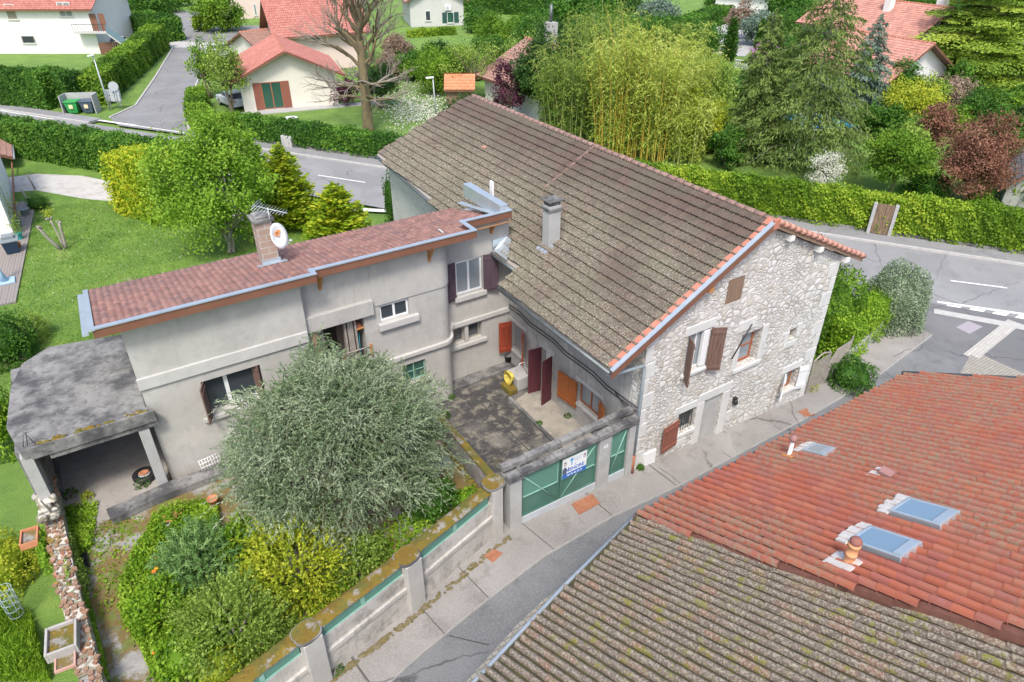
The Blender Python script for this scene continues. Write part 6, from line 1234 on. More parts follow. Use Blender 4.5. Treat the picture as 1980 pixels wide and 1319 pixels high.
hedge('hedge', 'dense clipped dark green hedge behind the sidewalk up to the tiled roof', [rd(28.4, 43.6), rd(28.4, 34), rd(28.3, 21)], 1.6, [1.8, 1.75, 1.7], hedge_l, -.6, 130, .2, .13)
hedge('hedge', 'long yellow-topped laurel hedge along the road behind the old plank door', [rd(28.35, 16), rd(28.35, 6), rd(28.3, -8), rd(28.35, -18), rd(28.4, -30)], 1.35, [2.0, 2.15, 2.25, 2.3, 2.35], laurel_hl, -.65, 200, .18, .12)
tag(MB().prism([rd(27.6, -80), rd(27.75, -80), rd(27.75, 46), rd(27.6, 46)], -.8, -.42).build('low_kerb_wall', conc), 'low grey edging wall along the foot of the roadside hedges', 'low wall')
dr = thing('old_plank_door', 'old stained plank door between two pale posts in the laurel hedge', 'door', (*rd(27.5, -8.1), -.6)); f = Fr((*rd(27.36, -7.5), 0), (*(-TDR), 0), (*(-NRM), 0))
MB().fbox(f, .12, 1.08, -.55, 1.35, -.06, 0).build('boards', plank_mat('stained_boards', (.06, .045, .035), (.3, .2, .12)), dr); MB().fbox(f, -.1, .1, -.6, 1.4, -.12, .08).fbox(f, 1.1, 1.3, -.6, 1.4, -.12, .08).build('post', conc_clean, dr, bevel=.02)
bs_ = thing('bin_shelter', 'three-sided concrete shelter around two wheelie bins', 'bin shelter', P(150, 222)); a_, b_ = P(126, 222), P(186, 220); f = Fr(a_, b_-a_, None); L = np.linalg.norm(b_-a_)
sgn = 1 if (f.n.dot(Vector(CAM)-f.O) > 0) else -1
MB().fbox(f, -.1, 0, -.1, 1.75, -1.3, .1).fbox(f, L, L+.1, -.1, 1.75, -1.3, .1).fbox(f, 0, L, -.1, 1.75, -1.4, -1.3).build('walls', conc_clean, bs_, bevel=.02)
def bin_(u, m, label):
    t = thing('wheelie_bin', label, 'wheelie bin', f(u, .0, -.6), 'wheelie bins'); mb = MB(); vs = [f(u+x*s, z, -.55+y*s) for z, s in ((.08, .42), (1.1, .58)) for x, y in ((-1, -1), (1, -1), (1, 1), (-1, 1))]
    mb.add(vs, [(0, 1, 5, 4), (1, 2, 6, 5), (2, 3, 7, 6), (3, 0, 4, 7), (4, 5, 6, 7), (3, 2, 1, 0)]).build('body', m, t, bevel=.03); MB().fbox(f, u-.64, u+.64, 1.11, 1.22, -1.2, .1).build('lid', m, t, bevel=.05)
    for k in (-.4, .4): MB().tube([f(u+k-.05, .1, -1.05), f(u+k+.05, .1, -1.05)], .1, 10).build('wheel', black_m, t)
    MB().fbox(f, u-.18, u+.18, .55, .9, .02, .05).build('sticker', mat('sticker', (.7, .6, .35), None), t)
bin_(.75, plastic_green, 'green wheelie bin in the concrete shelter'); bin_(2.15, plastic_grey, 'dark blue-grey wheelie bin in the concrete shelter')
def lamp(base, top, label, d=(-.7, -.2)):
    z = zat(base, top); t = thing('street_lamp', label, 'street lamp', base, 'street lamps'); b = Vector(base); e = b+Vector((d[0]*.12, d[1]*.1, z-b.z))
    MB().tube([b, b.lerp(e, .5), e], [.09, .075, .05], 8).build('pole', lamp_m, t); MB().add([e+Vector((x*.55*d[0]+y*.16*-d[1], x*.55*d[1]+y*.16*d[0], zz)) for zz, k in ((-.03, 1), (.1, .7)) for x, y in ((-.15, -k), (1.4, -k), (1.4, k), (-.15, k))], [(0, 1, 5, 4), (1, 2, 6, 5), (2, 3, 7, 6), (3, 0, 4, 7), (4, 5, 6, 7), (3, 2, 1, 0)]).build('lamp_head', white_m, t, bevel=.03)
lamp(P(213, 213), 107, 'grey street lamp beside the side street hedge', (-.6, -.5)); lamp(P(843, 222), 150, 'white street lamp rising behind the tiled ridge', (-.9, .1))
sb = P(232, 212); sg = thing('round_sign', 'round grey traffic sign seen from the back at the street corner', 'traffic sign', sb); zt = zat(sb, 167); MB().tube([sb, (sb[0], sb[1], zt+.4)], .04, 6).build('post', lamp_m, sg); cd_ = unit(np.array([CAM[0]-sb[0], CAM[1]-sb[1], 0.])); MB().tube([Vector((sb[0], sb[1], zt))+Vector(cd_)*.05, Vector((sb[0], sb[1], zt))+Vector(cd_)*.08], .45, 20).build('disc', lamp_m, sg)
lb = P(225, 210); lx = thing('letter_boxes', 'cluster of grey letter boxes on posts at the street corner', 'letter boxes', lb); f2 = Fr(lb, (_r[0], _r[1], 0), (-_f[0], -_f[1], 0)); mb = MB()
for i in range(3): mb.fbox(f2, -.65+i*.5, -.2+i*.5, .75, 1.3, 0, .35)
for i in range(3): mb.fbox(f2, -.6+i*.5, -.15+i*.5, 1.32, 1.85, 0, .35)
mb.build('boxes', lamp_m, lx, bevel=.02); MB().tube([f2(-.4, 0, .1), f2(-.4, .75, .1)], .04).tube([f2(.6, 0, .1), f2(.6, .75, .1)], .04).build('post', lamp_m, lx)
ub = P(556, 286); f2 = Fr(ub, (*(-TDR), 0), (*(-NRM), 0)); ux = thing('utility_box', 'pale double utility cabinet set into the roadside hedge', 'utility box', ub); mb = MB().fbox(f2, -.5, -.02, .0, 1.0, -.7, .05).fbox(f2, .02, .5, .0, 1.0, -.7, .05); mb.build('cabinet', mat('pale_cabinet', (.5, .5, .47), None), ux, bevel=.02); MB().fbox(f2, -.4, -.12, .15, .85, .05, .065).fbox(f2, .12, .4, .15, .85, .05, .065).build('door', conc_clean, ux)
gt = P(568, 258, -.6); tb = thing('garden_table', 'round white garden table just behind the roadside hedge', 'table', gt); MB().tube([(gt[0], gt[1], .75), (gt[0], gt[1], .8)], .55, 18).build('table_top', white_m, tb); MB().tube([(gt[0], gt[1], -.7), (gt[0], gt[1], .75)], .06, 8).build('leg', white_m, tb)
def car(base, heading, m, label, L=4.2, W=1.75, H=1.5, group=None):
    t = thing('parked_car', label, 'car', base, group); ex = Vector((math.cos(heading), math.sin(heading), 0)); f = Fr(base, ex)
    lo = [(-.5, .2), (.5, .2), (.5, .52), (.46, .62), (.2, .7), (-.4, .72), (-.5, .62)]; up = [(.22, .7), (.06, 1.0), (-.3, 1.0), (-.46, .72)]
    def ext(mb, pr, w, w2=None): 
        n = len(pr); mb.add([f(a*L, b*H, w*W/2) for a, b in pr]+[f(a*L, b*H, -w*W/2) for a, b in pr], [tuple(range(n)), tuple(reversed(range(n, 2*n)))]+[(i, n+i, n+(i+1) % n, (i+1) % n) for i in range(n)])
    mb = MB(); ext(mb, lo, 1); b = mb.build('body', m, t, bevel=.09); mb = MB(); ext(mb, [(.2, .72), (.06, .965), (-.29, .965), (-.44, .72)], .86); mb.build('windows', glass, t, bevel=.05); mb = MB(); ext(mb, [(.055, .965), (.05, 1.0), (-.28, 1.0), (-.3, .965)], .84); ext(mb, [(-.1, .7), (-.09, .99), (-.13, .99), (-.14, .7)], .875); mb.build('roof', m, t, bevel=.02)
    for x in (-.3, .31):
        for s in (-1, 1): w = MB().tube([f(x*L, .32, s*(W/2-.2)), f(x*L, .32, s*(W/2+.015))], .32, 14).build('wheel', black_m, t); MB().tube([f(x*L, .32, s*(W/2+.016)), f(x*L, .32, s*(W/2+.03))], .19, 12).build('rim', lamp_m, w)
    for s in (-1, 1): MB().fbox(f, L*.47, L*.505, .75, .9, s*W*.35-.18, s*W*.35+.18).build('headlight', glass_pale, t); MB().fbox(f, -L*.505, -L*.48, .8, .98, s*W*.38-.12, s*W*.38+.12).build('tail_light', newtile, t)
    return t
car(P(236, 92), R(35), white_m, 'white car parked by the white house behind the hedge'); car(P(432, 112), R(-60), mat('pale_car', (.55, .62, .66), None, rough=.3), 'pale blue-grey car in the yard behind the thin spring tree', 4.4, 1.8, 1.7); car(P(452, 205), R(100), mat('silver_car', (.5, .56, .62), None, rough=.3), 'silver car parked by the left side of the bungalow')
ac = P(430, 88)

# ------------------------------------------------------------- houses in the background
def house_(name, label, a, b, depth, hw, hr, wall_m, tile_m, ridge='along', over=.5, z=-.7, tilt=None):
    "a-b is the foot of the wall facing us; ridge along it, or 'gable' for a gable front"
    a = np.array([*a[:2]]); b = np.array([*b[:2]]); t = thing(name, label, 'house', (*((a+b)/2), z)); f = Fr((*a, z), (*(b-a), 0)); L = np.linalg.norm(b-a)
    if f.n.dot(Vector(CAM)-f.O) < 0: f = Fr((*b, z), (*(a-b), 0))
    mb = MB()
    if ridge == 'gable':
        mb.add([f(0, 0, 0), f(L, 0, 0), f(L, hw, 0), f(L/2, hr-.15, 0), f(0, hw, 0), f(0, 0, -depth), f(L, 0, -depth), f(L, hw, -depth), f(L/2, hr-.15, -depth), f(0, hw, -depth)], [(0, 1, 2, 3, 4), (5, 9, 8, 7, 6), (0, 4, 9, 5), (1, 6, 7, 2)])
        k = (hr-hw)/(L/2); ze = hw-over*k
        slope_roof(t, f(-over, ze, -depth-over), f(-over, ze, over), f(L/2, hr, over), f(L/2, hr, -depth-over), tile_m); slope_roof(t, f(L+over, ze, over), f(L+over, ze, -depth-over), f(L/2, hr, -depth-over), f(L/2, hr, over), tile_m)
        m2 = MB(); ridge_tiles(m2, f(L/2, hr+.03, over), f(L/2, hr+.03, -depth-over), .13, .45); m2.build('ridge_tiles', newtile, t)
    else:
        mb.add([f(u, zz, d) for zz in (0, hw) for u, d in ((0, 0), (L, 0), (L, -depth), (0, -depth))], [(0, 1, 5, 4), (1, 2, 6, 5), (2, 3, 7, 6), (3, 0, 4, 7)]); mb.add([f(0, hw, 0), f(0, hw, -depth), f(0, hr-.15, -depth/2), f(L, hw, 0), f(L, hw, -depth), f(L, hr-.15, -depth/2)], [(0, 2, 1), (3, 4, 5)])
        k = (hr-hw)/(depth/2); ze = hw-over*k
        slope_roof(t, f(-over, ze, over), f(L+over, ze, over), f(L+over, hr, -depth/2), f(-over, hr, -depth/2), tile_m); slope_roof(t, f(L+over, ze, -depth-over), f(-over, ze, -depth-over), f(-over, hr, -depth/2), f(L+over, hr, -depth/2), tile_m)
        m2 = MB(); ridge_tiles(m2, f(-over, hr+.03, -depth/2), f(L+over, hr+.03, -depth/2), .13, .45); m2.build('ridge_tiles', newtile, t)
    mb.build('wall', wall_m, t); return t, f, L
def hwin(t, f, u0, u1, z0, z1, gm=glass, fm=white_m, mull=1, shut=None, sw=.5):
    glazing(t, f, u0, u1, z0, z1, .012, fm, gm, mull, 0, .07); MB().fbox(f, u0-.1, u1+.1, z0-.12, z0-.01, .005, .12).build('sill', band_m, t)
    if shut:
        for s, u in ((-1, u0), (1, u1)): MB().fbox(f, u-(sw if s < 0 else 0), u+(sw if s > 0 else 0), z0, z1, .01, .05).build('shutter', shut, t)
def uz(f, px, py):
    "wall coordinates (u, z) of what shows at a pixel"
    d = Vector(ray(px, py)); o = Vector(CAM); k = (f.O-o).dot(f.n)/d.dot(f.n); q = o+d*k-f.O; return q.dot(f.ex), q.z
bt, bf, bL = house_('bungalow', 'cream gabled bungalow with bright red tiled roof and brown French doors', P(474, 218), P(655, 202), 9, 3.35, 5.5, beige_wall, far_t, 'gable', .9)
u0, z0 = uz(bf, 512, 210); u1, z1 = uz(bf, 542, 157); hwin(bt, bf, u0, u1, .15, z1, glass_green, MATS['red_frame'], 1, shut_red, .75)
tag(MB().fbox(bf, -1.5, bL+4.5, -.05, .06, .01, 1.3).build('terrace_paving', conc_clean), 'pale paved strip along the front of the bungalow', 'paving')
u0, z0 = uz(bf, 585, 90); sk = MB(); 
b2, f_, L_ = house_('two_storey_house', 'two-storey cream house with steep red tiled roof behind the bungalow', P(552, 142), P(708, 128), 8, 4.7, 7.6, pink_wall, far_t, 'along', .9)
u0, z0 = uz(f_, 603, 78); u1, z1 = uz(f_, 617, 64); hwin(b2, f_, u0, u1, z0, z1, glass, wood_gray, 0)
b3, f3, L3 = house_('garage_wing', 'low garage wing with dark red roof left of the two-storey house', P(515, 138), P(552, 132), 8, 2.4, 4.0, beige_wall, far_b, 'along', .6)
b4, f4, L4 = house_('grey_villa', 'grey walled villa with air conditioner and green shutters at the top', P(795, 53), P(897, 49), 10, 4.2, 6.6, grey_wall, far_b, 'gable', .8)
for a in ((822, 21, 833, 40, glass, None), (864, 24, 878, 44, glass_green, mat('dark_green_shutter', (.02, .07, .06), None))):
    u0, z1 = uz(f4, a[0], a[1]); u1, z0 = uz(f4, a[2], a[3]); hwin(b4, f4, min(u0, u1), max(u0, u1), min(z0, z1), max(z0, z1), a[4], white_m, 0, a[5], .8)
u0, z0 = uz(f4, 860, 20); aco = thing('air_conditioner', 'white air conditioner unit on the grey villa wall', 'air conditioner', f4(u0, z0, .1)); MB().fbox(f4, u0, u0+1.0, z0, z0+.75, .02, .4).build('casing', white_m, aco, bevel=.03); MB().tube([f4(u0+.4, z0+.37, .4), f4(u0+.4, z0+.37, .43)], .28, 16).build('fan_grille', lamp_m, aco)
b5, f5, L5 = house_('white_house', 'large white house with balcony at the top left corner', P(-60, 104), P(196, 104), 11, 5.9, 9.0, cream_m, far_t, 'along', .7)
for a in ((6, 8, 36, 38, 'r'), (108, 4, 142, 32, 'w'), (40, 69, 70, 84, 'b')):
    u0, z1 = uz(f5, a[0], a[1]); u1, z0 = uz(f5, a[2], a[3]); hwin(b5, f5, u0, u1, z0, z1, mat('roller_blind', (.3, .27, .22), None) if a[4] == 'r' else glass_pale if a[4] == 'w' else glass, cream_m, 1 if a[4] == 'w' else 0)
    if a[4] == 'b':
        mb = MB()
        for i in range(8): mb.fbox(f5, u0+(u1-u0)*i/7-.02, u0+(u1-u0)*i/7+.02, z0, z1, .05, .08)
        mb.build('window_bars', black_m, b5)
u0, zb = uz(f5, 152, 60); u1, _z = uz(f5, 214, 57); mb = MB().fbox(f5, u0, u1, zb-.15, zb, .01, 1.3); mb.build('balcony_slab', band_m, b5); mb = MB()
for i in range(14): mb.fbox(f5, u0+(u1-u0)*i/13-.015, u0+(u1-u0)*i/13+.015, zb, zb+.95, 1.22, 1.25)
mb.fbox(f5, u0, u1, zb+.95, zb+1.0, 1.2, 1.27); mb.build('balcony_railing', black_m, b5); u2, z2 = uz(f5, 178, 52); MB().fbox(f5, u2, u2+.9, zb+.01, zb+2.1, .008, .02).fbox(f5, u2+1.2, u2+2.0, zb+.01, zb+2.1, .008, .02).build('balcony_door', board_m, b5)
MB().add([f5(u1, zb, 1.2), f5(u1, zb, .1), f5(u1+3.4, 0, .1), f5(u1+3.4, 0, 1.2), f5(u1, zb-.3, 1.2), f5(u1, zb-.3, .1), f5(u1+3.0, 0, .1), f5(u1+3.0, 0, 1.2)], [(0, 1, 2, 3), (4, 7, 6, 5), (0, 3, 7, 4), (1, 5, 6, 2)]).build('outside_stair', band_m, b5); MB().add([f5(u1, zb+.0, 1.2), f5(u1+3.4, 0, 1.2), f5(u1+3.4, 1.0, 1.2), f5(u1, zb+1.0, 1.2), f5(u1, zb, 1.25), f5(u1+3.4, 0, 1.25), f5(u1+3.4, 1., 1.25), f5(u1, zb+1., 1.25)], [(0, 1, 2, 3), (4, 7, 6, 5), (3, 2, 6, 7), (0, 4, 5, 1)]).build('stair_panel', mat('blue_panel', (.12, .19, .24), None), b5)
fb = P(196, 106); f2 = Fr(fb, P(250, 102)-fb); fn = thing('brown_fence', 'brown board fence in front of the parked white car', 'fence', fb); mb = MB(); L = np.linalg.norm(P(250, 102)-fb)
for i in range(12): mb.fbox(f2, L*i/12, L*(i+1)/12-.03, 0, 1.5, -.05, 0)
mb.build('boards', board_m, fn)
b6, f6, L6 = house_('brown_roofed_house', 'low white house with brown tiled roof half hidden by trees, behind the stone house roof', P(938, 192), P(1040, 232), 11, 2.7, 5.4, cream_m, far_b, 'along', .7)
uc = uz(f6, 1010, 150); mb = MB().fbox(f6, 3.0, 4.0, 4.6, 7.4, -6.2, -5.3); mb.build('chimney', conc_clean, b6); MB().tube([f6(3.5, 7.4, -5.7), f6(3.5, 9.0, -5.7)], .16, 8).build('flue_pipe', zinc_dark, b6)
ptm = tile_mat('pale_terracotta', [(.42, .19, .15), (.47, .23, .18), (.5, .27, .21)], [(1.2, .5, .62, (.3, .15, .12), .6), (14, .58, .7, (.5, .36, .28), .5)])
b7, f7, L7 = house_('terracotta_roof_house', 'tall house part with faded terracotta roof, white chimneys and small white gable', P(1738, 160), P(1846, 142), 15, 4.9, 7.5, cream_m, ptm, 'gable', .7)
hwin(b7, f7, L7*.42, L7*.52, 4.6, 6.2, glass, cream_m, 0)
MB().fbox(f7, L7*.3, L7*.3+.8, 5, 9.0, -6.6, -5.8).build('chimney', cream_m, b7); MB().fbox(f7, L7*.62, L7*.62+.9, 5, 9.0, -.9+-1.5, -1.5).build('chimney', cream_m, b7)
b7b, f7b, L7b = house_('terracotta_roof_wing', 'lower front wing with faded terracotta roof below the white chimneys', P(1700, 205), P(1815, 184), 9, 2.9, 5.6, cream_m, ptm, 'gable', .9)
b8, f8, L8 = house_('pink_house', 'pale pink house at the top edge behind clipped conifers', P(452, 38), P(590, 30), 9, 6.5, 9.5, pink_wall, far_t, 'along', .6)
for a in ((489, 8, 498, 30), (520, 10, 530, 30)): u0, z1 = uz(f8, a[0], a[1]); u1, z0 = uz(f8, a[2], a[3]); hwin(b8, f8, u0, u1, z0, z1, glass_pale, white_m, 0)
b9, f9, L9 = house_('dark_roofed_shed', 'small building with dark slate roof at the right edge behind the hedge', P(1935, 395), P(2040, 412), 6, 1.6, 3.2, conc_clean, tile_mat('slate_tiles', [(.09, .09, .095), (.14, .14, .145)], []), 'gable', .5)
b10, f10, L10 = house_('white_villa', 'white villa glimpsed at the top between the bamboo and the spruces', P(1380, 30), P(1480, 40), 9, 4.0, 6.5, cream_m, far_b, 'along', .6)
tag(MB().sheet(P2((1340, 62), (1412, 38), (1490, 60), (1440, 110), (1335, 98)), -.68).build('driveway', conc_clean), kind='structure')
ws = thing('tool_shed', 'small wooden shed with orange tiled roof behind the stone house ridge', 'shed', P(880, 215)); sp = P(872, 208); f2 = Fr(sp, (_r[0], _r[1], 0), (-_f[0], -_f[1], 0)); MB().fbox(f2, -.4, 2.2, -.1, 2.0, -2.0, 0).build('wall', old_board, ws)
slope_roof(ws, f2(-.6, 1.75, .4), f2(2.4, 1.75, .4), f2(2.4, 3.0, -1.2), f2(-.6, 3.0, -1.2), tile_mat('orange_tiles', [(.55, .2, .1), (.6, .25, .13)], []), .28, .36); slope_roof(ws, f2(2.4, 1.75, -2.6), f2(-.6, 1.75, -2.6), f2(-.6, 3.0, -1.2), f2(2.4, 3.0, -1.2), bpy.data.materials['orange_tiles'], .28, .36)
# pool
po = thing('swimming_pool', 'blue swimming pool glimpsed through the spruce branches', 'pool', P(1600, 238)); q = P2((1500, 222), (1655, 222), (1668, 246), (1560, 252), (1500, 240)); MB().sheet(q, -.66).build('water', glass_mat('pool_water', (.02, .35, .62), .08), po); MB().sheet([tuple((np.array(p)-np.mean(q, 0))*1.18+np.mean(q, 0)) for p in q], -.68).build('pool_edge', band_m, po)
# ------------------------------------------------------------- trees in the background
bt_ = thing('bare_tree', 'big bare spreading tree on the bungalow lawn', 'tree', P(713, 255)); mb = MB(); tw = MB(); b_ = Vector(P(713, 255)); rr = random.Random(4)
def grow(p, d, L, r, lvl):
    q = p+d*L; m = p.lerp(q, .5)+Vector((rr.uniform(-1, 1), rr.uniform(-1, 1), rr.uniform(-.3, .6)))*L*.1
    (mb if lvl < 3 else tw).tube([p, m, q], [r, r*.85, r*.68], 7 if lvl < 2 else 4, False)
    if lvl >= 5: return
    k = 3 if lvl < 4 else 3
    for i in range(k):
        e = (d+Vector((rr.uniform(-1, 1), rr.uniform(-1, 1), rr.uniform(-.35, .7)))*(.85 if lvl else .7)).normalized(); grow(p.lerp(q, rr.uniform(.55, 1)), e, L*rr.uniform(.62, .85), r*rr.uniform(.42, .6), lvl+1)
trunk_top = b_+Vector((.15, 0, 11))
mb.tube([b_-Vector((0, 0, .1)), b_+Vector((0, 0, .4)), b_+Vector((.05, 0, 2.5)), b_+Vector((.1, 0, 6.5)), trunk_top], [.62, .48, .44, .36, .1], 12)
for i in range(24):
    a = 2.4*i+rr.uniform(-.3, .3); z = 2.7+7.6*(i/23)**1.15; low = i < 8
    grow(b_+Vector((.08, 0, z)), Vector((math.cos(a), math.sin(a), rr.uniform(-.05, .35) if low else rr.uniform(.8, 1.8))).normalized(), rr.uniform(2.0, 2.9), .15 if low else .17, 2 if low else 1)
mb.build('trunk', mat('mossy_bark', (.13, .095, .065), (.2, .17, .08), 2.5, .95, bmp=.7), bt_); tw.build('twigs', mat('twig_bark', (.22, .19, .15), (.3, .27, .22), 3), bt_)
tree('palm_like_shrub', 'dark palm-like shrub right of the bare tree on the lawn', 'shrub', P(738, 208), 4.2, (2.2, 2), dark_l, bark, .25, 40, 110, .4, .1, .2, 1, .3)
tree('flowering_shrub', 'reddish shrub against the right end of the bungalow', 'shrub', P(672, 205), 2.6, (1.6, 1.2), plum_l, bark, .1, 26, 90, .22, .12, .1)
c = np.array([P(px, py, -.6) for px, py in zip(rng.normal(812, 34, 3400), rng.normal(208, 22, 3400))]); c = c[(c[:, 0]*NRM[0]+c[:, 1]*NRM[1]) > 29.5]
tag(leaves('white_daisies', c, white_l, None, .16, .14, None, 3, np.clip(rng.uniform(.2, 1.2, len(c)), 0, 1)), kind='stuff')
tree('spring_tree', 'thin young tree with pale spring leaves beside the side street', 'tree', P(452, 222), 7.6, (2.6, 2.4), spring_l, bark, .2, 60, 55, .24, .15, .14, 2, .28, 1, open_=.15)
tree('spring_tree', 'second thin spring tree overhanging the side street mouth', 'tree', P(408, 190), 6.0, (2.2, 2.2), laurel_l, bark, .2, 46, 55, .24, .15, .12, 2, .28, 1, open_=.15)
def T(px, py, top, wpx, m, label, kind='tree', z0=.15, ncl=60, nl=120, ls=.22, name='leafy_tree', **k):
    nl = int(nl*1.5); ncl = int(ncl*1.15)
    p = P(px, py); h = zat(p, top)-p[2]; r = wpx/2/(CAMF/((p-CAM)@_f)); tree(name, label, kind, p, h, (r, r*.9), m, k.pop('mt', bark), z0, ncl, nl, ls, ls*.6, max(.08, h*.022), **k)
T(915, 190, 70, 130, spring_l, 'gnarled half-bare tree with sparse leaves above the tiled ridge', ncl=34, nl=34, open_=.3, cr=.26)
T(862, 180, 88, 120, laurel_l, 'bright green shrub mass left of the gnarled tree', 'shrub', .0, 50, 150, name='leafy_shrub'); T(985, 232, 115, 75, plum_l, 'dark purple leafless-looking tree in front of the brown-roofed house', z0=.1, ncl=34, nl=80)
T(1052, 235, 45, 130, dark_l, 'dark green conifer-like tree left of the bamboo', ncl=60, nl=150, ls=.25); T(905, 232, 190, 90, dark_l, 'dark bushes behind the far end of the ridge', 'shrub', 0, 30, 120, name='leafy_shrub')
T(690, 22, -30, 60, dark_l, 'dark tree at the top edge left of the grey villa', ncl=26, nl=70, ls=.4); T(935, 62, 20, 90, green_l, 'round green shrubs right of the grey villa', 'shrub', 0, 30, 90, .35, name='leafy_shrub'); T(1005, 70, 30, 50, laurel_l, 'lime shrub by the flue pipe of the brown-roofed house', 'shrub', 0, 24, 80, .35, name='leafy_shrub')
T(432, 62, -15, 90, laurel_l, 'large yellow-green clipped tree at the top of the side street', z0=.02, ncl=46, nl=130, ls=.35); T(400, 60, 15, 50, laurel_hl, 'yellow topped shrub by the upper street wall', 'shrub', 0, 24, 90, .35, name='leafy_shrub'); T(300, 25, -20, 110, green_l, 'green tree row above the far hedge', z0=0, ncl=40, nl=110, ls=.4); T(475, 30, -10, 30, plum_l, 'purple tree beside the pink house', ncl=20, nl=60, ls=.4); T(545, 48, -8, 60, blue_l, 'bluish conifer beside the pink house', ncl=28, nl=80, ls=.4)
T(250, 20, -10, 70, dark_l, 'dark hedge tree at the top left behind the white house', z0=0, ncl=30, nl=80, ls=.4); T(1340, 92, 52, 150, green_l, 'long green shrub bank behind the bamboo', 'shrub', 0, 50, 110, .35, name='leafy_shrub'); T(1270, 60, 5, 100, blue_l, 'grey-green pine behind the bamboo tops', ncl=40, nl=110, ls=.4)
T(1425, 75, 5, 70, brown_l, 'pinkish brown budding tree at the top beside the cypress', ncl=34, nl=80, ls=.3); T(1460, 88, 20, 70, blue_l, 'blue-green cedar beside the pinkish tree', ncl=34, nl=100, ls=.35); T(1478, 120, 78, 60, pink_l, 'pink and purple flowering shrub by the balustrade', 'shrub', 0, 26, 70, .26, name='leafy_shrub')
conifer('cypress', 'slim dark green cypress column behind the bamboo', P(1408, 118), zat(P(1408, 118), 36)+.7, .95, green_l, bark, .02, 40, 12, 24, .3, .12, -.6, hang=-.6, power=.35, group=None); conifer('cypress', 'shorter slim cypress further right by the pink shrub', P(1465, 100), zat(P(1465, 100), 38)+.7, .7, green_l, bark, .02, 30, 10, 20, .3, .12, -.6, hang=-.6, power=.35)
# bamboo: groves of canes with drooping feathery tops
def bamboo(label, base, rx, ry, h, ncan, ml, mc, dens=44):
    t = thing('bamboo_clump', label, 'bamboo', base, 'bamboo clumps'); b = np.array(base, float); mb = MB(); cs, ds, rn = [], [], []
    for i in range(ncan):
        a, q = rng.uniform(0, 6.28), rng.uniform(0, 1)**.5; s = b+np.array([math.cos(a)*rx*q, math.sin(a)*ry*q, 0]); hh = h*rng.uniform(.85, 1.25)*(1-.25*q); ln = np.array([math.cos(a), math.sin(a), 0])*rng.uniform(.1, .3)*hh*.55+rng.normal(0, .25, 3)*np.array([1, 1, 0])
        pts = [s+ln*(u**2.2)+np.array([0, 0, hh*(u-.1*u**3)]) for u in np.linspace(0, 1, 7)]; mb.tube(pts, [.035, .034, .032, .028, .022, .014, .006], 5, False)
        u = rng.uniform(.03, 1, dens)**.75; uu = u[:, None]; c0 = s+ln*(uu**2.2)+np.column_stack([np.zeros((dens, 2)), hh*(u-.1*u**3)]); dv = rng.normal(0, 1, (dens, 3))*np.array([1, 1, .25])+np.array([0, 0, .25])
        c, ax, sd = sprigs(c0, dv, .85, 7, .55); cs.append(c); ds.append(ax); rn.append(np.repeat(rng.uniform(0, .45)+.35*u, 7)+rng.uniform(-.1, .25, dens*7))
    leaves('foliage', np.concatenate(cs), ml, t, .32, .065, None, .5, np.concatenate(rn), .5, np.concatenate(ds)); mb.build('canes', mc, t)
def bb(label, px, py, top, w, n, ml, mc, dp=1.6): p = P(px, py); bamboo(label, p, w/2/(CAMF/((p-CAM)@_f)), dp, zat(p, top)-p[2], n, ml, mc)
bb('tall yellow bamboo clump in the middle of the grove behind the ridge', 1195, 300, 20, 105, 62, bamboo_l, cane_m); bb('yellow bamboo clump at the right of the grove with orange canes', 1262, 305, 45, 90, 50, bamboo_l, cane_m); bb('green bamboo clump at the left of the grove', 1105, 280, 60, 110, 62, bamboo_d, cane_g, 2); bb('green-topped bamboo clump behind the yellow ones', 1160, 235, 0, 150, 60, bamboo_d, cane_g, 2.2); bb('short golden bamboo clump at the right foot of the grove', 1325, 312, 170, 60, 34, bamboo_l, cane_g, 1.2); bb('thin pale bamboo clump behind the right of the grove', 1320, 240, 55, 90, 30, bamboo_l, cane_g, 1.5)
# big spruces
def con(px, py, top, wpx, label, ml=spruce_l, **k): p = P(px, py); conifer('spruce' if 'name' not in k else k.pop('name'), label, p, zat(p, top)-p[2], wpx/2/(CAMF/((p-CAM)@_f)), ml, bark_gray, **k)
con(1545, 318, -55, 265, 'huge drooping spruce in the centre right with bare grey trunk showing', z0=.1, tiers=32, per=10, nl=190, L=.32, W=.085, droop=.3, hang=1.0, power=.65)
con(1450, 305, 20, 140, 'slimmer drooping spruce left of the huge one', z0=.04, tiers=28, per=10, nl=160, L=.32, W=.085, droop=.25, hang=.9, power=.6); con(1655, 225, 30, 120, 'blue-green spruce behind the huge one on the right', blue_l, z0=.04, tiers=24, per=9, nl=90, L=.4, W=.12, droop=.2, hang=.8, power=.7)
con(1880, 165, -75, 250, 'tall cedar with yellow-green layered boughs at the upper right', cedar_l, name='cedar', z0=.1, tiers=16, per=11, nl=560, L=.42, W=.17, droop=.16, hang=.25, power=.42, flat=True, top_r=.12, cat='tree')
T(1582, 372, 288, 80, white_l, 'white blossoming small tree behind the laurel hedge', z0=.1, ncl=34, nl=55, ls=.13, open_=.25, name='blossom_tree'); T(1718, 378, 250, 135, laurel_l, 'bright lime green open-branched tree on the garden lawn', z0=.25, ncl=60, nl=90, ls=.19, flat=.5, name='lime_tree'); T(1860, 395, 215, 165, maple_l, 'bronze-red leaved maple tree behind the laurel hedge', z0=.1, ncl=80, nl=120, ls=.16, flat=.6, name='maple_tree'); T(1795, 305, 195, 100, maple_l, 'smaller reddish tree behind the lime green tree', z0=.2, ncl=34, nl=70, ls=.18, flat=.6)
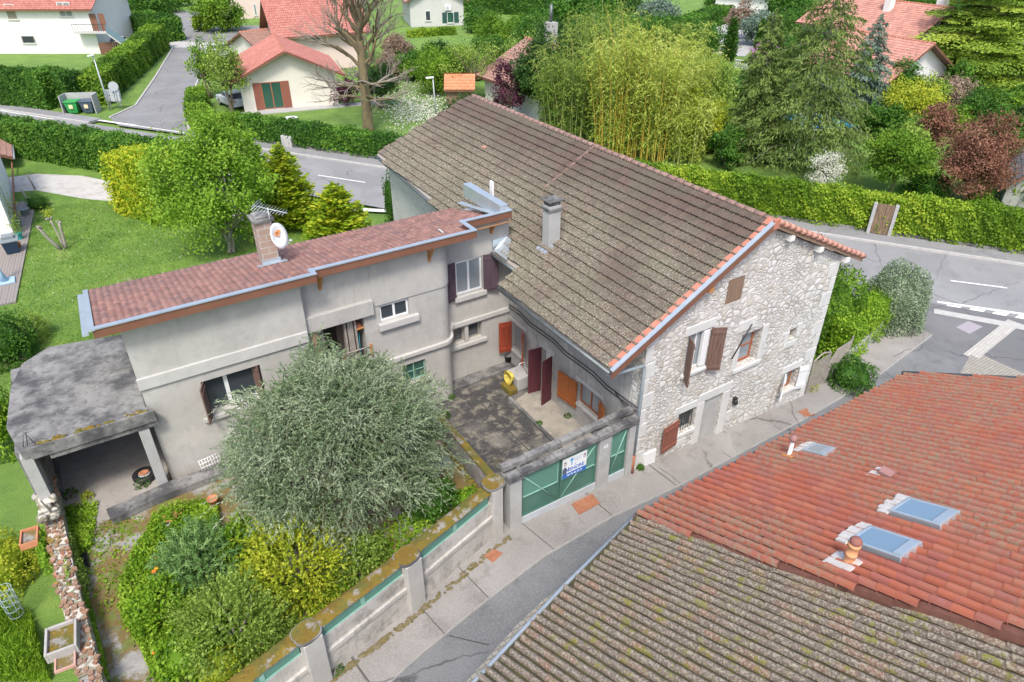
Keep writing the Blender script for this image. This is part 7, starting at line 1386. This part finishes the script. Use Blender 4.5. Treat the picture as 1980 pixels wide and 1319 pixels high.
T(1745, 250, 155, 120, yel_l, 'olive-yellow open tree between spruce and terracotta roof', z0=.3, ncl=46, nl=70, ls=.22); T(1800, 185, 140, 60, plum_l, 'magenta purple shrub under the cedar', 'shrub', 0, 26, 90, .22, name='leafy_shrub'); T(1895, 250, 175, 120, green_l, 'mid green rounded tree under the cedar', z0=.05, ncl=50, nl=120, ls=.22); T(1970, 215, 160, 60, green_l, 'dark rounded shrub at the right edge', 'shrub', 0, 30, 110, .24, name='leafy_shrub'); T(1785, 385, 330, 90, green_l, 'low dark shrub between lime tree and maple', 'shrub', 0, 34, 120, .16, name='leafy_shrub'); T(1890, 400, 365, 60, laurel_l, 'small round lime shrub at the foot of the maple', 'shrub', 0, 30, 110, .14, name='leafy_shrub'); T(1960, 345, 270, 110, green_l, 'green shrubs at the right edge above the slate roof', 'shrub', 0, 40, 120, .2, name='leafy_shrub'); T(1390, 250, 190, 110, spring_l, 'pale bare-looking thicket right of the bamboo', 'shrub', .1, 40, 60, .2, name='leafy_shrub'); T(1400, 325, 240, 70, green_l, 'dark shrub left of the spruces', 'shrub', 0, 30, 100, .2, name='leafy_shrub'); T(1520, 40, -20, 130, green_l, 'green tree mass at the top behind the spruces', ncl=40, nl=90, ls=.5, z0=0); T(1640, 40, -20, 90, green_l, 'green tree behind the terracotta roof', ncl=34, nl=90, ls=.5, z0=0); T(1760, 20, -25, 120, green_l, 'tree line above the terracotta roof', ncl=40, nl=90, ls=.5, z0=0); T(1110, 40, -15, 120, green_l, 'tree mass at the top behind the bamboo', ncl=40, nl=90, ls=.5, z0=0); T(1190, 25, -15, 100, dark_l, 'dark tree at the top edge above the bamboo', ncl=34, nl=90, ls=.5, z0=0); T(350, 12, -30, 60, laurel_l, 'slim yellow-green tree at the top edge of the side street', ncl=24, nl=70, ls=.45, z0=0)
bl = thing('balustrade', 'pale balustrade behind the spruces by the cypress', 'balustrade', P(1450, 135)); a_, b_ = P(1420, 130), P(1485, 142); f2 = Fr(a_, b_-a_); L = np.linalg.norm(b_-a_); mb = MB().fbox(f2, 0, L, .85, .95, -.12, .12).fbox(f2, 0, L, 0, .1, -.12, .12)
for i in range(int(L/.3)): mb.tube([f2(.15+i*.3, .1, 0), f2(.15+i*.3, .5, 0), f2(.15+i*.3, .85, 0)], [.06, .09, .05], 6)
mb.build('balusters', band_m, bl)

# more of the green belt along the top of the photo
hedge('hedge', 'long clipped hedge beyond the bamboo tops', [P(1195, 72), P(1330, 66), P(1400, 40)], 3, 2.4, hedge_l, -.7, 45, .35, .2)
hedge('hedge', 'yellowish low hedge in front of the grey villa', [P(790, 72), P(880, 66)], 1.2, .9, laurel_hl, -.7, 90, .25, .16)
hedge('hedge', 'dark hedge crossing behind the grey villa shrubs at the top edge', [P(905, 22), P(1060, 30)], 3, 2.6, green_l, -.7, 40, .4, .25)
for px, py, top, w, m, l in ((800, 150, 100, 90, green_l, 'dark green shrubs right of the bare tree crown'), (850, 125, 85, 70, dark_l, 'dusky shrub below the grey villa lawn'), (770, 108, 70, 70, brown_l, 'brownish bare shrub beside the grey villa drive'), (960, 120, 70, 90, green_l, 'green shrub behind the brown-roofed house'), (1030, 140, 60, 90, spring_l, 'pale green tree behind the flue pipe'), (1090, 115, 40, 90, dark_l, 'dark tree behind the left bamboo clump'), (1370, 165, 120, 100, spring_l, 'pale shrub right of the bamboo by the driveway'), (1330, 130, 90, 90, bamboo_d, 'yellowish shrub behind the right bamboo clump'), (1440, 215, 140, 80, green_l, 'green tree between bamboo and spruce'), (1370, 290, 250, 60, laurel_l, 'bright shrub on the grass left of the spruces'), (1700, 260, 200, 90, green_l, 'green shrub behind the olive-yellow tree'), (1840, 260, 205, 80, laurel_l, 'light green shrub under the cedar'), (1940, 300, 225, 90, hedge_l, 'dense green tree at the right edge under the cedar'), (1560, 130, 60, 120, green_l, 'green tree hidden behind the huge spruce'), (1600, 20, -25, 100, hedge_l, 'dark green tree at the top edge right of the spruce tip'), (1850, 30, -10, 90, dark_l, 'dark tree behind the cedar'), (620, 25, -30, 60, green_l, 'green tree behind the two-storey house roof'), (1400, 18, -18, 80, green_l, 'green tree at the top edge above the white villa'), (1480, 25, -10, 70, hedge_l, 'dense tree beside the white villa'), (870, 20, -12, 50, green_l, 'green tree behind the grey villa'), (1010, 22, -12, 80, laurel_l, 'lime green tree at the top edge in the middle')):
    T(px, py, top, w, m, l, 'shrub' if 'shrub' in l else 'tree', .0, 36, 110, .3, name='leafy_shrub' if 'shrub' in l else 'leafy_tree')

for px, py, top, w, m, l in ((1345, 300, 165, 110, yel_l, 'yellow-green thicket at the right foot of the bamboo'), (1370, 225, 130, 120, spring_l, 'airy pale tree between bamboo and cypress'), (1310, 120, 40, 120, bamboo_d, 'light green tree behind the bamboo on the right'), (1250, 110, 25, 130, green_l, 'dark tree filling the gap behind the bamboo tops'), (1170, 90, 5, 140, hedge_l, 'broad tree behind the bamboo at the top'), (1080, 175, 60, 140, dark_l, 'broad dark pine left of the bamboo'), (1030, 100, 25, 110, green_l, 'full green tree behind the flue pipe'), (960, 90, 25, 90, laurel_l, 'fresh green tree right of the grey villa'), (890, 150, 90, 100, spring_l, 'loose pale tree behind the gnarled tree'), (760, 150, 105, 80, brown_l, 'brownish thicket behind the bare tree'), (830, 155, 95, 90, laurel_l, 'fresh green shrub bank above the daisy lawn'),
    (1740, 330, 235, 100, spring_l, 'pale green tree behind the lime green tree'), (1680, 180, 110, 90, blue_l, 'grey-green pine at the corner of the terracotta roof'), (1830, 210, 150, 90, brown_l, 'rosy thicket under the cedar trunk'), (1930, 250, 170, 90, laurel_l, 'fresh green shrub under the cedar boughs'), (1975, 290, 200, 90, dark_l, 'dark tree at the right edge below the cedar'), (1900, 330, 250, 110, green_l, 'green tree behind the maple crown'), (1975, 390, 330, 90, laurel_l, 'yellow-green shrub at the right edge beside the slate roof'),
    (1600, 90, 20, 130, spruce_l, 'dark green tree right behind the spruce tip'), (1540, 80, 10, 120, green_l, 'tree behind the spruce left of its tip'), (1690, 30, -20, 110, hedge_l, 'dark green tree behind the white chimney'), (1820, 60, -20, 110, green_l, 'green tree between chimney and cedar'), (1940, 40, -40, 130, dark_l, 'dark tree at the top right corner')):
    T(px, py, top, w, m, l, 'shrub' if any(q in l for q in ('shrub', 'thicket')) else 'tree', .0, 40, 90, .26, name='leafy_shrub' if any(q in l for q in ('shrub', 'thicket')) else 'leafy_tree', open_=.25)

for px, py, top, w, m, l in ((1735, 205, 118, 90, green_l, 'green tree hiding the left of the lower terracotta roof'), (1790, 215, 150, 80, spring_l, 'pale tree before the lower terracotta wing wall'), (1845, 195, 120, 70, hedge_l, 'dense green tree between terracotta wing and cedar'), (1760, 300, 225, 90, hedge_l, 'green shrub behind the small reddish tree')):
    T(px, py, top, w, m, l, 'shrub' if 'shrub' in l else 'tree', .0, 40, 90, .24, name='leafy_shrub' if 'shrub' in l else 'leafy_tree', open_=.25)
